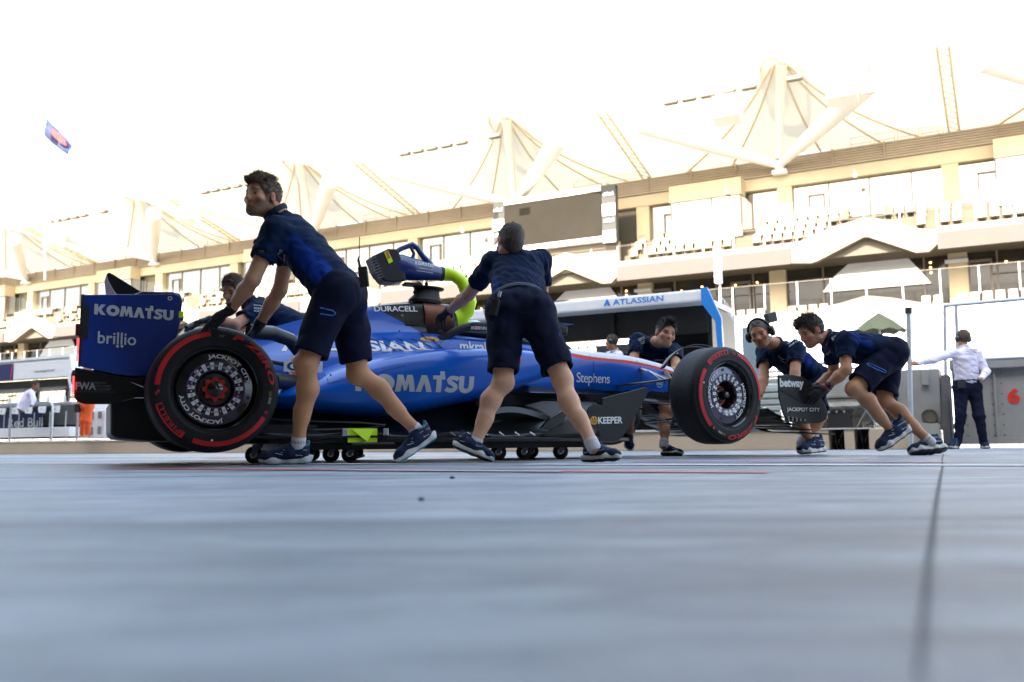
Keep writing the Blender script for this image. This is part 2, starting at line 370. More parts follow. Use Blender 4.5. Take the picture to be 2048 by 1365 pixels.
# ------------------------------------------------------------------ ground
def ground_mat():
    m = bpy.data.materials.new('pit_concrete'); m.use_nodes = True; nt = m.node_tree; b = nt.nodes['Principled BSDF']
    tc = nt.nodes.new('ShaderNodeTexCoord'); mp = nt.nodes.new('ShaderNodeMapping'); mp.inputs['Rotation'].default_value = (0, 0, math.radians(28))
    mp.inputs['Scale'].default_value = (1.0, 1.5, 1)
    n = nt.nodes.new('ShaderNodeTexNoise'); n.inputs['Scale'].default_value = 1.5; n.inputs['Detail'].default_value = 9; n.inputs['Roughness'].default_value = .68
    r = nt.nodes.new('ShaderNodeValToRGB'); r.color_ramp.elements[0].position = .3; r.color_ramp.elements[1].position = .68
    r.color_ramp.elements[0].color = (.17, .187, .212, 1); r.color_ramp.elements[1].color = (.58, .61, .64, 1)
    n3 = nt.nodes.new('ShaderNodeTexNoise'); n3.inputs['Scale'].default_value = 120; n3.inputs['Detail'].default_value = 3
    mx = nt.nodes.new('ShaderNodeMix'); mx.data_type = 'RGBA'; mx.blend_type = 'MULTIPLY'; mx.inputs[0].default_value = .35
    # rubber laid down by cars turning out of the garages
    w = nt.nodes.new('ShaderNodeTexNoise'); w.inputs['Scale'].default_value = 1.1; w.inputs['Detail'].default_value = 3; w.inputs['Distortion'].default_value = .8
    mp2 = nt.nodes.new('ShaderNodeMapping'); mp2.inputs['Rotation'].default_value = (0, 0, math.radians(52)); mp2.inputs['Scale'].default_value = (.22, 3.6, 1)
    r2 = nt.nodes.new('ShaderNodeValToRGB'); r2.color_ramp.elements[0].position = .36; r2.color_ramp.elements[1].position = .52
    r2.color_ramp.elements[0].color = (.48, .49, .51, 1); r2.color_ramp.elements[1].color = (1, 1, 1, 1)
    mx2 = nt.nodes.new('ShaderNodeMix'); mx2.data_type = 'RGBA'; mx2.blend_type = 'MULTIPLY'; mx2.inputs[0].default_value = 1
    L = nt.links.new
    L(tc.outputs['Object'], mp.inputs[0]); L(mp.outputs[0], n.inputs['Vector']); L(n.outputs['Fac'], r.inputs[0])
    L(tc.outputs['Object'], n3.inputs['Vector']); L(r.outputs[0], mx.inputs[6]); L(n3.outputs['Color'], mx.inputs[7])
    L(tc.outputs['Object'], mp2.inputs[0]); L(mp2.outputs[0], w.inputs['Vector']); L(w.outputs['Fac'], r2.inputs[0])
    # scuffs and patches a hand wide, seen in the near ground
    n4 = nt.nodes.new('ShaderNodeTexNoise'); n4.inputs['Scale'].default_value = 5.5; n4.inputs['Detail'].default_value = 7; n4.inputs['Roughness'].default_value = .7; n4.inputs['Distortion'].default_value = 1.2
    r4 = nt.nodes.new('ShaderNodeValToRGB'); r4.color_ramp.elements[0].position = .35; r4.color_ramp.elements[1].position = .6; r4.color_ramp.elements[0].color = (.48, .49, .51, 1); r4.color_ramp.elements[1].color = (1, 1, 1, 1)
    mp4 = nt.nodes.new('ShaderNodeMapping'); mp4.inputs['Rotation'].default_value = (0, 0, math.radians(70)); mp4.inputs['Scale'].default_value = (.35, 1.5, 1)
    L(tc.outputs['Object'], mp4.inputs[0]); L(mp4.outputs[0], n4.inputs['Vector']); L(n4.outputs['Fac'], r4.inputs[0])
    mx4 = nt.nodes.new('ShaderNodeMix'); mx4.data_type = 'RGBA'; mx4.blend_type = 'MULTIPLY'; mx4.inputs[0].default_value = 1
    L(mx.outputs[2], mx4.inputs[6]); L(r4.outputs[0], mx4.inputs[7]); mx = mx4
    L(mx.outputs[2], mx2.inputs[6]); L(r2.outputs[0], mx2.inputs[7]); L(mx2.outputs[2], b.inputs['Base Color'])
    mr = nt.nodes.new('ShaderNodeMapRange'); mr.inputs['To Min'].default_value = .38; mr.inputs['To Max'].default_value = .66
    L(n.outputs['Fac'], mr.inputs[0]); L(mr.outputs[0], b.inputs['Roughness'])
    bp = nt.nodes.new('ShaderNodeBump'); bp.inputs['Strength'].default_value = .25; bp.inputs['Distance'].default_value = .003
    L(n3.outputs['Fac'], bp.inputs['Height']); L(bp.outputs[0], b.inputs['Normal'])
    return m
M_GROUND = ground_mat()
M_LINEW = mat('worn_white_paint', (.72, .73, .74), .55, var=.2, vscale=9)
M_LINER = mat('worn_red_paint', (.62, .06, .05), .5, var=.25, vscale=9)
M_RUBBER = mat('joint_rubber', (.05, .055, .06), .7, var=.3)
M_ASPH = mat('track_asphalt', (.16, .16, .165), .8, var=.15, bump=.2)
g = MB(); g.add([(-160, -60, 0), (160, -60, 0), (160, 14+60, 0), (-160, 14+60, 0)], [(0, 1, 2, 3)])
o = g.build('pit_lane', M_GROUND); tag(o, kind='structure', label='smooth pale concrete pit lane')
g = MB(); q = [ST.w(-150, -36.5, .004), ST.w(260, -36.5, .004), ST.w(260, 900, .004), ST.w(-150, 900, .004)]
g.add(q, [(0, 1, 2, 3)]); o = g.build('race_track_surface', M_ASPH); tag(o, kind='structure')
def stripe(name, p, s0, s1, w, m, z=.004, frame=DS, lab=None):
    p = Vector((p[0], p[1], z)); n = Vector((-frame.y, frame.x, 0))*w/2
    b = MB(); N = 24; vs = []
    for i in range(N+1):
        c = p+frame*(s0+(s1-s0)*i/N); j = 1+.12*noise.noise(c*2.3); vs += [c-n*j, c+n*j]
    b.add(vs, [(2*i, 2*i+1, 2*i+3, 2*i+2) for i in range(N)]); o = b.build(name, m); tag(o, kind='structure', label=lab)
pl = G(1000, 930)
stripe('white_line', pl, -3.2, 9, .17, M_LINEW, lab='white line crossing the whole lane under the wheels')
stripe('red_line', G(1300, 945.5), -.42, 2.9, .11, M_LINER, lab='thin red guide line nearest the camera')
stripe('white_line', G(1050, 945.5), -.15, .9, .06, M_LINEW, z=.006)
stripe('red_line', G(1700, 925), -.45, 1.2, .10, M_LINER)
stripe('white_line', G(300, 921), -4.5, 6, .09, M_LINEW)
stripe('white_line', G(1500, 911), -4.5, 12, .12, M_LINEW)
stripe('white_line', G(800, 911.5), -9.5, 12, .07, M_LINEW)
stripe('red_line', G(450, 917), -.2, .22, .35, M_LINER, z=.009, lab='short red painted dash near the rear wheel')
stripe('under_car_shade_stain', G(700, 926.5), -1.3, 1.6, .30, mat('brown_shade_stain', (.07, .062, .045), .5, var=.6, vscale=20), z=.012, lab='dark oily drain strip across the lane under the car')  # brown stain strip that also paints the contact shade under the car
stripe('red_line', G(250, 929.5), -1.2, 2.4, .07, M_LINER)
# expansion joint running from under the camera to the wall
cr = [G(1838, 1365), G(1848, 1240), G(1858, 1120), G(1872, 1010), G(1880, 960), G(1885, 935), G(1884, 920), G(1887, 908)]
b = MB(); vs = []
for i, c in enumerate(cr):
    t = (cr[min(i+1, len(cr)-1)]-cr[max(0, i-1)]).normalized(); n = Vector((-t.y, t.x, 0))*(.0011+.0030*min(1, i/4))
    vs += [c-n+Vector((0, 0, .003)), c+n+Vector((0, 0, .003))]
b.add(vs, [(2*i, 2*i+1, 2*i+3, 2*i+2) for i in range(len(cr)-1)])
tag(b.build('expansion_joint', M_RUBBER), kind='structure', label='dark sealed joint running away across the concrete')
for (px, py, r) in ((905, 958, .010), (842, 1002, .006)):
    c = G(px, py); f = Field((c.x-.03, c.y-.03, -.004), (c.x+.03, c.y+.03, .03), .0022)
    for k in range(5): f.ell((c.x+random.uniform(-.5, .5)*r, c.y+random.uniform(-.5, .5)*r, .003), (r*random.uniform(.4, .8), r*random.uniform(.4, .7), r*.5), k=.002)
    o = f.build('rubber_crumb', M_RUBBER); tag(o, 'small black rubber crumb lying on the bare concrete' if r > .008 else 'tiny dark speck of rubber nearest the camera', 'debris')

# ------------------------------------------------------------------ unseen pit building behind the camera, height and overhang set to shade the lane
M_CONC = mat('beige_concrete', (.40, .33, .24), .8, var=.10, vscale=.8, bump=.1, bscale=20)
M_DARKIN = mat('dark_garage_interior', (.02, .02, .025), .8)
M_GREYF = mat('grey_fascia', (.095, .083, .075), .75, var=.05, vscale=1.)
b = MB(); T = lambda v: WL.w(v.x, v.y, v.z)
D0 = -14.9
b.box((-50, D0-12, 4.6), (70, D0, 16), T=T)
b.box((-50, D0-12, 0), (70, D0-11.7, 4.6), m=1, T=T)
for k in range(-8, 12): b.box((k*6-.4, D0-11.7, 0), (k*6+.4, D0-.01, 4.6), T=T)
b.box((-50, D0, 15.4), (70, D0+2.5, 16), T=T); b.box((-50, D0, 4.6), (70, D0+2.6, 4.95), T=T)
o = b.build('unseen_shading_garage', [M_CONC, M_DARKIN]); tag(o, 'long concrete garage building behind the camera that shades the lane', 'building')  # unseen building, height and overhang set to shade the lane

# ------------------------------------------------------------------ grandstand
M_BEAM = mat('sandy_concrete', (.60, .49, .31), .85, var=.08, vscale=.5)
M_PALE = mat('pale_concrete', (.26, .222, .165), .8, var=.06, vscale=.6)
M_LOUV = mat('louvre_metal', (.38, .30, .20), .6, var=.06, vscale=1)
M_WSTEEL = mat('white_painted_steel', (.82, .81, .76), .45, var=.04)
M_SEAM = mat('canopy_seam', (.66, .56, .38), .7)
M_GLASSR = mat('reflecting_glass', (.42, .40, .34), .10, metal=.8, var=.05, vscale=.3)
M_GLASSD = mat('dark_box_glass', (.035, .03, .022), .12, spec=.6, var=.5, vscale=.5)
M_FRAME = mat('brown_window_frame', (.20, .165, .13), .5)
M_SEAT = mat('cream_plastic_seat', (.34, .305, .215), .45)
M_LEDF = mat('led_screen_face', (.026, .022, .016), .8, spec=.15, var=.12, vscale=.6)
M_LEDG = mat('screen_side_grey', (.05, .05, .045), .6)
M_WHITE = mat('white_panel', (.80, .80, .80), .5, var=.03)
M_BLACK = mat('black_plastic', (.012, .012, .014), .45, var=.2)
M_LAMPW = mat('warm_downlight', (.9, .7, .4), .5, emit=(1, .55, .2), estr=2.2)
M_STEEL = mat('galvanised_steel', (.42, .46, .50), .4, metal=.5, var=.15, vscale=5)
cm = bpy.data.materials.new('tent_fabric'); cm.use_nodes = True; nt = cm.node_tree; nt.nodes.remove(nt.nodes['Principled BSDF'])
df = nt.nodes.new('ShaderNodeBsdfDiffuse'); tr = nt.nodes.new('ShaderNodeBsdfTranslucent'); mx = nt.nodes.new('ShaderNodeMixShader'); mx.inputs[0].default_value = .30
df.inputs[0].default_value = (.66, .62, .53, 1); tr.inputs[0].default_value = (.74, .66, .50, 1)
nt.links.new(df.outputs[0], mx.inputs[1]); nt.links.new(tr.outputs[0], mx.inputs[2]); nt.links.new(mx.outputs[0], nt.nodes['Material Output'].inputs[0])

BAY = 19.0; S0, S1 = -14.0, 140.0
gs = empty('grandstand', ST.w(0, 0, 0), 'long beige concrete grandstand with louvred band, glass boxes and balconies behind the pit wall', 'grandstand', rz=ST.rot())
# local frame of the stand: x = s, y = ... v points to -y after rotation, so use world coordinates throughout
T = lambda v: ST.w(v.x, v.y, v.z)
SPLIT = {'balcony_fascia', 'lower_column', 'glazed_gable', 'bay_canopy', 'downlight', 'roof_strut', 'mast_ring', 'recess_beam', 'diagonal_strut', 'window_frame', 'roof_guard_rail', 'balcony_front', 'gable_glass'}
def part(b, name, m, **k): return pieces(b, name, m, gs, **k) if name in SPLIT else b.build(name, m, gs, **k)
b = MB()
for i in range(7): b.bbox((S0, -.25+.02*i, 17.08+.16*i), (S1, .25, 17.20+.16*i), .015, T=T)
for k in range(int((S1-S0)/3)): b.box((S0+k*3, -.30, 17.06), (S0+k*3+.06, .02, 18.2), T=T)
part(b, 'louvre_band', M_LOUV)
b = MB(); b.box((S0, -.1, 16.28), (S1, 1.5, 17.05), T=T)
for k in range(-1, 16): c = 1.0+9.5*k-.45; b.box((c-.45, -.05, 12.9), (c+.45, .8, 16.28), T=T)
part(b, 'upper_beam', M_BEAM)
b = MB()
for k in range(-1, 8):
    c = 12.5+BAY*k
    if k == 1: continue
    b.box((c, -1.25, 15.9), (c+4.75, -.1, 17.0), T=T)
part(b, 'bay_canopy', M_BEAM)
b = MB(); fr = MB()
b.box((S0, .35, 12.9), (S1, .45, 16.28), T=T)
for k in range(-1, 8):
    c = 12.5+BAY*k
    if k == 1: continue
    b.box((c+.1, -1.1, 13.2), (c+4.65, -1.05, 15.9), T=T); b.box((c+.05, -1.1, 13.2), (c+.1, .3, 15.9), T=T); b.box((c+4.65, -1.1, 13.2), (c+4.7, .3, 15.9), T=T)
    for q in (.02, 1.9, 4.64): fr.box((c+q, -1.14, 13.2), (c+q+.1, -1.0, 15.9), T=T)
o = part(b, 'upper_glazing', M_GLASSR)
for k in range(int((S1-S0)/2.375)):
    x = S0+2.375*k; fr.box((x, .28, 13), (x+.09, .349, 16.28), T=T)
    if k % 4 == 1: fr.box((x+.3, .24, 13), (x+.4, .349, 15.6), T=T); fr.box((x+1.2, .24, 13), (x+1.3, .349, 15.6), T=T); fr.box((x+.3, .24, 15.5), (x+1.3, .345, 15.62), T=T)
part(fr, 'window_frame', M_FRAME)
# front balcony: zigzag fascia with its peaks, one per bay
zt = [(9.2, 11.98), (8.67, 12.0), (6.84, 12.62), (4.98, 12.98), (3.57, 12.62), (2.28, 12.0), (1.28, 11.8)]
zb = [(1.28, 11.0), (1.74, 10.62), (2.4, 10.64), (4.87, 11.82), (5.09, 11.84), (7.72, 10.71), (8.07, 10.63), (9.2, 10.74)]
b = MB(); gf = MB(); rb = MB()
for k in range(-1, 8):
    d = BAY*k; out = [(s+d, z) for s, z in zt]+[(s+d, z) for s, z in zb]
    b.prism(out, lambda s, z: ST.w(s, -3.1, z), lambda s, z: ST.w(s, -2.6, z))
    b.box((9.2+d, -3.0, 11.62), (1.28+d+BAY, -2.6, 12.0), T=T)
    gf.box((9.21+d, -3.2, 10.68), (1.27+d+BAY, -2.7, 11.62), T=T)
    rb.prism([(7.3+d, 10.9), (7.3+d, 11.34), (5, 11.34)][:0] or [(8.0+d, 10.75), (2.0+d, 10.75), (2.6+d, 11.36), (5+d, 11.95), (7.4+d, 11.36)], lambda s, z: ST.w(s, -1.4, z+.35 if z < 11 else z), lambda s, z: ST.w(s, -1.0, z+.35 if z < 11 else z))
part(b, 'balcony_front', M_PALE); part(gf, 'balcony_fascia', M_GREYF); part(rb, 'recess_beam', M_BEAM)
# upper seating steps
b = MB()
for i in range(4): b.box((S0, -2.6+.8*i, 10.9), (S1, -1.8+.8*i, 11.98+.60*i), T=T)
b.box((S0, .6, 11.0), (S1, 14, 13.2), T=T)
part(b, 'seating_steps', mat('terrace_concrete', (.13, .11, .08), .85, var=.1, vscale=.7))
# lower storey: dark glass, columns, doors, struts, downlights
b = MB(); b.box((S0, .1, 7.8), (S1, .2, 10.9), T=T); part(b, 'lower_glazing', M_GLASSD)
b = MB(); fr = MB(); lt = MB(); wt = MB(); st_ = MB()
for k in range(-1, 8):
    d = BAY*k
    for c in (.5, 10.7): b.box((c+d-.55, -.35, 7.6), (c+d+.45, .2, 10.9), T=T)
    for c in (2.2, 7.9, 12.2, 14.6, 17.4): fr.box((c+d, -.06, 7.8), (c+d+.1, .098, 10.9), T=T)
    for c in (-1.3+19, 12.4): fr.box((c+d, -.12, 7.8), (c+d+.13, .09, 10.4), T=T); fr.box((c+d+1.15, -.12, 7.8), (c+d+1.28, .09, 10.4), T=T); fr.box((c+d, -.12, 10.3), (c+d+1.28, .085, 10.45), T=T)
    fr.box((-1+d+11, -.04, 9.55), (-1+d+18.8, .096, 9.62), T=T)
    for c, z in ((1.9, 10.55), (1.9, 10.25), (1.9, 9.95), (12.0, 10.3), (13.4, 10.25), (15.6, 10.35), (17, 10.2)): lt.sphere(ST.w(c+d, .02, z), .06, n=5)
    st_.prism([(8.0+d, 9.3), (1.9+d, 9.3), (2.6+d, 10.29), (7.2+d, 10.29)], lambda s, z: ST.w(s, -.12, z), lambda s, z: ST.w(s, -.03, z))
    wt.add([ST.w(7.2+d, -.12, 10.3), ST.w(2.6+d, -.12, 10.3), ST.w(3.3+d, -.12, 11.25), ST.w(6.0+d, -.12, 11.25), ST.w(7.2+d, -.02, 10.3), ST.w(2.6+d, -.02, 10.3), ST.w(3.3+d, -.02, 11.25), ST.w(6.0+d, -.02, 11.25)], [(0,1,2,3),(4,5,6,7),(0,1,5,4),(2,3,7,6),(1,2,6,5),(0,3,7,4)])  # white panel painting the bright reflection in the gable glass
    fr.box((c-9+d, -1.6, 10.55), (c-9+d, -1.6, 10.55), T=T) if False else None
    wt.box((-.1+d, -.6, 10.3), (1.1+d, -.36, 10.5), T=T)
part(b, 'lower_column', M_BEAM); part(fr, 'lower_window_frame', M_FRAME); part(lt, 'downlight', M_LAMPW); part(wt, 'glazed_gable', M_WHITE); part(st_, 'gable_glass', M_GLASSR)
# lower peaks, steps and rail
b = MB()
for k in range(-1, 8):
    d = BAY*k; out = [(8.4+d, 7.6), (6.3+d, 7.95), (5+d, 8.25), (3.6+d, 8.0), (2.1+d, 7.6), (2.1+d, 6.2), (8.4+d, 6.2)]
    b.prism(out, lambda s, z: ST.w(s, -4.3, z), lambda s, z: ST.w(s, -4.0, z))
for i in range(-5, 9): b.box((S0, -8.0+.8*i, .0 if i == -5 else 1.5), (S1, -7.2+.8*i, 4.2+.45*i), T=T, m=1)
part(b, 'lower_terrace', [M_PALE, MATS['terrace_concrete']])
rl = MB()
for (v, z0, zr) in ((-3.0, 12.0, 13.0), (-3.6, 8.0, 9.5)):
    rl.tube([ST.w(S0, v, zr), ST.w(S1, v, zr)], .022, 6, m=1)
    for k in range(int((S1-S0)/1.9)): rl.box((S0+1.9*k, v-.05, z0), (S0+1.9*k+.07, v+.01, zr), T=T)
part(rl, 'balcony_rail', [M_WSTEEL, M_FRAME])
# service rails on top of the louvres
rl = MB()
for k in range(-1, 8):
    for q in range(4):
        s = .8+BAY*k+q*1.35
        rl.tube([ST.w(s, .8, 18.0), ST.w(s, .8, 19.0), ST.w(s+1.2, .8, 19.0), ST.w(s+1.2, .8, 18.0)], .03, 5)
        rl.tube([ST.w(s, .8, 18.6), ST.w(s+1.2, .8, 18.6)], .03, 5)
part(rl, 'roof_guard_rail', M_SEAM)
# roof: tensile canopy, one tent per bay
def roofz(s, v):
    t = (v+8)/11.0                   # 0 at the front edge, 1 at the back
    d = ((s-9.4+BAY/2) % BAY)-BAY/2
    base = 20.3*(1-t)+18.35*t
    r = math.hypot(d/1.1, (v+3.5)*.8)
    return base+4.0*math.exp(-r/3.2)*(1-.2*t)+.8*t*(1-t)+.25*math.cos(2*math.pi*d/BAY)
b = MB(); ns, nv = 40*8, 22
grid = [[ST.w(S0+(S1-S0)*i/ns, -8+11*j/nv, roofz(S0+(S1-S0)*i/ns, -8+11*j/nv)) for j in range(nv+1)] for i in range(ns+1)]
b.sheet(grid); o = part(b, 'tent_roof', cm, smooth=True)
b = MB()
for k in range(-1, 8):
    c = 9.4+BAY*k
    for (s1, v1) in ((c+5, 3), (c-5.6, 3), (c+9.5, 3), (c-9.0, 3), (c-1.2, 3)):
        pts = []
        for i in range(13):
            t = .05+.95*i/12; s = c+(s1-c)*t; v = -3.5+(v1+3.5)*t; pts.append(ST.w(s, v, roofz(s, v)-.08))
        b.tube(pts, .065, 5)
    # lattice valley beam
    for e in (-.28, .28): b.tube([ST.w(c-9.2+e, 0, 18.2), ST.w(c-9.2+e, -8, 20.4)], .07, 5)
    for i in range(14): b.tube([ST.w(c-9.48, -.57*i, 18.2+.157*i), ST.w(c-8.92, -.57*(i+1), 18.2+.157*(i+1))], .035, 4)
part(b, 'canopy_seam', M_SEAM)
b = MB(); bk = MB()
for k in range(-1, 8):
    c = 10.2+BAY*k; n0 = ST.w(c, -.6, 17.55)
    for tip in (ST.w(c+7.2, -6, 19.9), ST.w(c-6.3, -6, 19.9)):
        b.tube([n0, n0.lerp(tip, .5), tip], [.24, .52, .66], 12)
    b.tube([n0+Vector((0, 0, .5)), ST.w(c-1.0, -3.5, 22.8)], [.22, .34], 12)
    b.sphere(n0, .34, n=7); b.bbox((c-.45, -.75, 17.0), (c+.45, -.2, 17.25), .03, T=T)
    ring = [ST.w(c-1.0+1.3*math.cos(a), -3.5+1.3*math.sin(a), 22.9) for a in [i*math.pi/8 for i in range(17)]]
    bk.tube(ring, .12, 6)
part(b, 'roof_strut', M_WSTEEL, smooth=True); part(bk, 'mast_ring', M_SEAM)
# luminaires along the front truss, and box speakers
fl = MB(); fl.bbox((-.42, -.2, -.1), (.42, .2, .1), .03); fl.box((-.36, -.16, -.13), (.36, .16, -.10), m=1)
M_LENS = mat('lamp_lens', (.10, .09, .05), .2)
seat_labels = {}
lamp0 = None
def flood(s, nm):
    global lamp0
    if lamp0 is None:
        lamp0 = fl.build('floodlight', [M_FRAME, M_LENS], local=True)
        o = lamp0
    else:
        o = lamp0.copy(); COL.objects.link(o)
    o.location = ST.w(s, -8.05, 20.05); o.rotation_euler = (0, 0, ST.rot())
    tag(o, nm, 'floodlight', 'floodlights along the canopy edge')
for bay, nm in enumerate(('first', 'second', 'third', 'fourth')):
    for s, w in zip((7.6, 10.13, 11.3, 12.49, 13.6, 14.7), ('rightmost', 'second', 'third', 'fourth', 'fifth', 'leftmost')): flood(s+BAY*bay, w+' small floodlight on the canopy edge of the '+nm+' tent from the right')
spk = MB(); spk.bbox((-.8, -.55, -.75), (.8, .55, .75), .1)
spk0 = None
for (px, py, lab) in ((1685, 180, 'large white loudspeaker box under the roof at the far right'), (1455, 220, 'white loudspeaker box under the roof above the tall white mast'),
                      (380, 428, 'white loudspeaker box under the roof above the pushing man at the left'), (110, 478, 'white loudspeaker box under the roof at the far left')):
    s, z = ST.px(px, py, -6.5)
    if spk0 is None: spk0 = o = spk.build('loudspeaker', M_WSTEEL, local=True)
    else: o = spk0.copy(); COL.objects.link(o)
    o.location = ST.w(s, -6.5, z); o.rotation_euler = (.25, 0, ST.rot()); tag(o, lab, 'loudspeaker', 'loudspeakers hung under the roof')
for (px, py, lab) in ((1740, 170, 'square white monitor panel with dark rim beside the roof strut tip'),):
    s, z = ST.px(px, py, -7); b = MB(); b.bbox((-.36, -.1, -.42), (.36, .1, .42), .03); b.box((-.42, -.02, -.48), (.42, .04, .48), m=1)
    b.tube([(0, 0, .42), (0, 0, 1.0)], .04, 6, m=1)
    o = b.build('panel_antenna', [M_WHITE, M_FRAME], local=True); o.location = ST.w(s, -7, z); o.rotation_euler = (0, 0, ST.rot()); tag(o, lab, 'antenna')
# round cameras on the beam
for i, (px, py) in enumerate(((1454, 385), (1710, 352), (925, 463))):
    s, z = ST.px(px, py, -1.4); b = MB(); b.sphere((0, 0, 0), .16, n=7); b.tube([(0, 0, .1), (0, .2, .32)], .05, 6); b.sphere((0, -.05, -.08), .1, m=1, n=6)
    o = b.build('dome_camera', [M_WHITE, M_BLACK], local=True, smooth=True); o.location = ST.w(s, -1.4, z); o.rotation_euler = (0, 0, ST.rot())
    tag(o, ('small white dome camera under the projecting bay canopy', 'small dome camera on the sandy beam at the right', 'small dome camera on the beam left of the big screen')[i], 'camera')

# seats: 300 nearest as single objects, the rest of the rows as one
sm = MB(); sm.bbox((-.235, -.22, .38), (.235, .20, .46), .03); sm.bbox((-.235, .16, .46), (.235, .24, 1.0), .03); sm.box((-.22, .0, .0), (-.18, .15, .38), m=1); sm.box((.18, .0, .0), (.22, .15, .38), m=1)
rows = []
for i in range(4):
    v = -2.2+.8*i; z = 11.98+.60*i
    for k in range(int((S1-S0)/.62)):
        s = S0+.62*k; d = (s-5) % BAY
        if abs(d if d < BAY/2 else d-BAY) < (2.6 if i < 2 else 1.0): continue
        if 20.6 < s < 28.9: continue
        if (s-1.0) % BAY < .9 or (s-11.9) % BAY < .9 or (s-18.4) % BAY < .8: continue
        if i > 1 and 12.3 < (s % BAY) < 17.4 and i == 3: continue
        rows.append((s, v, z, 0))
for i in range(-4, 8):
    v = -7.55+.8*i; z = 4.2+.45*i
    for k in range(int((S1-S0)/.62)):
        s = S0+.62*k
        if (s-.4) % (BAY/2) < 1.0: continue
        if i >= 5 and abs(((s-5+BAY/2) % BAY)-BAY/2) < 2.6: continue
        rows.append((s, v, z, 1))
vis = []
for (s, v, z, t) in rows:
    w = ST.w(s, v, z+.5); u = w.x/w.y
    if -.62 < u < .60: vis.append((w.length, s, v, z, t))
    else: vis.append((999+w.length, s, v, z, t))
def clear_of_wall(s, v, z):
    w = ST.w(s, v, z+.6); zz = (w.z-CAMH)/w.y; return zz > .072+.045*max(0, w.x/w.y)
near = [q for q in sorted(vis) if q[0] < 900 and clear_of_wall(*q[1:4])][:290]; ids = set((q[1], q[2]) for q in near)
seat0 = None
for (dd, s, v, z, t) in near:
    if seat0 is None: seat0 = o = sm.build('stadium_seat', [M_SEAT, M_FRAME], local=True)
    else: o = seat0.copy(); COL.objects.link(o)
    o.location = ST.w(s, v, z); o.rotation_euler = (0, 0, ST.rot()+math.pi)
    o['category'] = 'seat'
    ri = round((v+2.2)/.8) if t == 0 else round((v+7.55)/.8)+4; bi = int((s-S0)//(BAY/2)); on = 'first second third fourth fifth sixth seventh eighth ninth tenth eleventh twelfth thirteenth fourteenth fifteenth sixteenth seventeenth'.split()
    o['label'] = 'cream seat, '+on[ri]+' row up of the '+('upper balcony' if t == 0 else 'lower terrace')+', '+on[min(bi, 16)]+' block from the right'
    if t == 0: pass
    o['group'] = 'seats of the upper balcony' if t == 0 else 'seats of the lower terrace'
b = MB(); rz = Matrix.Rotation(ST.rot()+math.pi, 3, 'Z')
base = [rz @ v for v in sm.v]
for (dd, s, v, z, t) in vis:
    if (s, v) in ids or dd > 990: continue
    w = ST.w(s, v, z); b.v += [w+p for p in base]; n = len(b.v)-len(base); b.f += [tuple(i+n for i in f) for f in sm.f]; b.m += sm.m
o = b.build('distant_seats', [M_SEAT, M_FRAME], fix=False); tag(o, 'rows of cream seats farther along the grandstand', 'seats', kind='stuff')

# big LED screen
b = MB(); b.box((21.2, -3.4, 13.75), (28.5, -2.95, 16.75), T=T)
scr = empty('video_screen', ST.w(24.8, -3.2, 13.5), 'big switched off video screen on the grandstand, grey brown with sponsor strips', 'screen')
b.build('screen_face', M_LEDF, scr)
b = MB(); b.box((20.2, -3.35, 13.3), (21.18, -2.9, 17.1), T=T); b.box((28.52, -3.35, 13.3), (29.4, -2.9, 17.1), T=T); pieces(b, 'side_panel', M_LEDG, scr)
b = MB(); b.box((21.2, -3.45, 16.78), (28.5, -2.9, 17.15), T=T); b.box((21.2, -3.45, 13.4), (28.5, -2.9, 13.72), T=T); pieces(b, 'white_border', M_WSTEEL, scr)
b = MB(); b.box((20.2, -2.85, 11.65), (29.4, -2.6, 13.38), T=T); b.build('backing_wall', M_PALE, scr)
for s in (20.22, 28.54):
    for i, (z, dk) in enumerate(((16.35, 0), (15.3, 1), (14.55, 0), (13.5, 1))):
        if dk:
            b = MB(); b.bbox((s, -3.42, z-.25), (s+.9, -3.36, z+.55), .02, T=T); b.build('sponsor_plate', M_WHITE, scr)
        lettering('lettering', 'YAS' if dk else 'etihad', plane_fn(ST.w(s+.8, -3.44, z+(.0 if dk else .05)), -DS, (0, 0, 1)), .7, .26, M_LEDG if dk else M_WHITE, scr, bold=.02, local=False)

# white hoarding on the far side of the track, just in the sun
b = MB()
for k in range(-4, 22): b.box((k*5+.02, 13.9, 0), (k*5+4.98, 14.1, 3.95 if k < 2 else 2.4), T=lambda v: WL.w(v.x, v.y, v.z))
o = b.build('trackside_hoarding', M_WHITE); tag(o, 'plain white trackside hoarding along the foot of the grandstand', 'hoarding')
# green umbrella and tall mast near the hoarding
r_ = Vector((WL.w(1.0, 13, 0))); s, z = WL.px(1758, 640, 12)
um = empty('parasol', WL.w(s, 12, 0), 'dark green garden parasol seen over the track barrier', 'parasol')
b = MB(); c = WL.w(s, 12, z-.15); N = 10
for i in range(N):
    a0, a1 = 2*math.pi*i/N, 2*math.pi*(i+1)/N
    p0, p1 = c+Vector((math.cos(a0)*.7, math.sin(a0)*.7, -.2)), c+Vector((math.cos(a1)*.7, math.sin(a1)*.7, -.2)); h0 = (p0+p1)/2+Vector((0, 0, .06))
    b.add([c+Vector((0, 0, .35)), p0, h0, p1, (p0+c)/2+Vector((0, 0, .22)), (p1+c)/2+Vector((0, 0, .22))], [(0, 4, 5), (4, 1, 2), (4, 2, 5), (5, 2, 3)])
M_GREEN = mat('faded_green_canvas', (.014, .02, .009), .8)
solid(b.build('canopy', M_GREEN, um), .02); b = MB(); b.tube([WL.w(s, 12, 0), c+Vector((0, 0, .3))], .03, 8); b.build('pole', M_STEEL, um)
s, zt_ = WL.px(1437, 500, 9); s2, z2 = WL.px(1438, 545, 9)
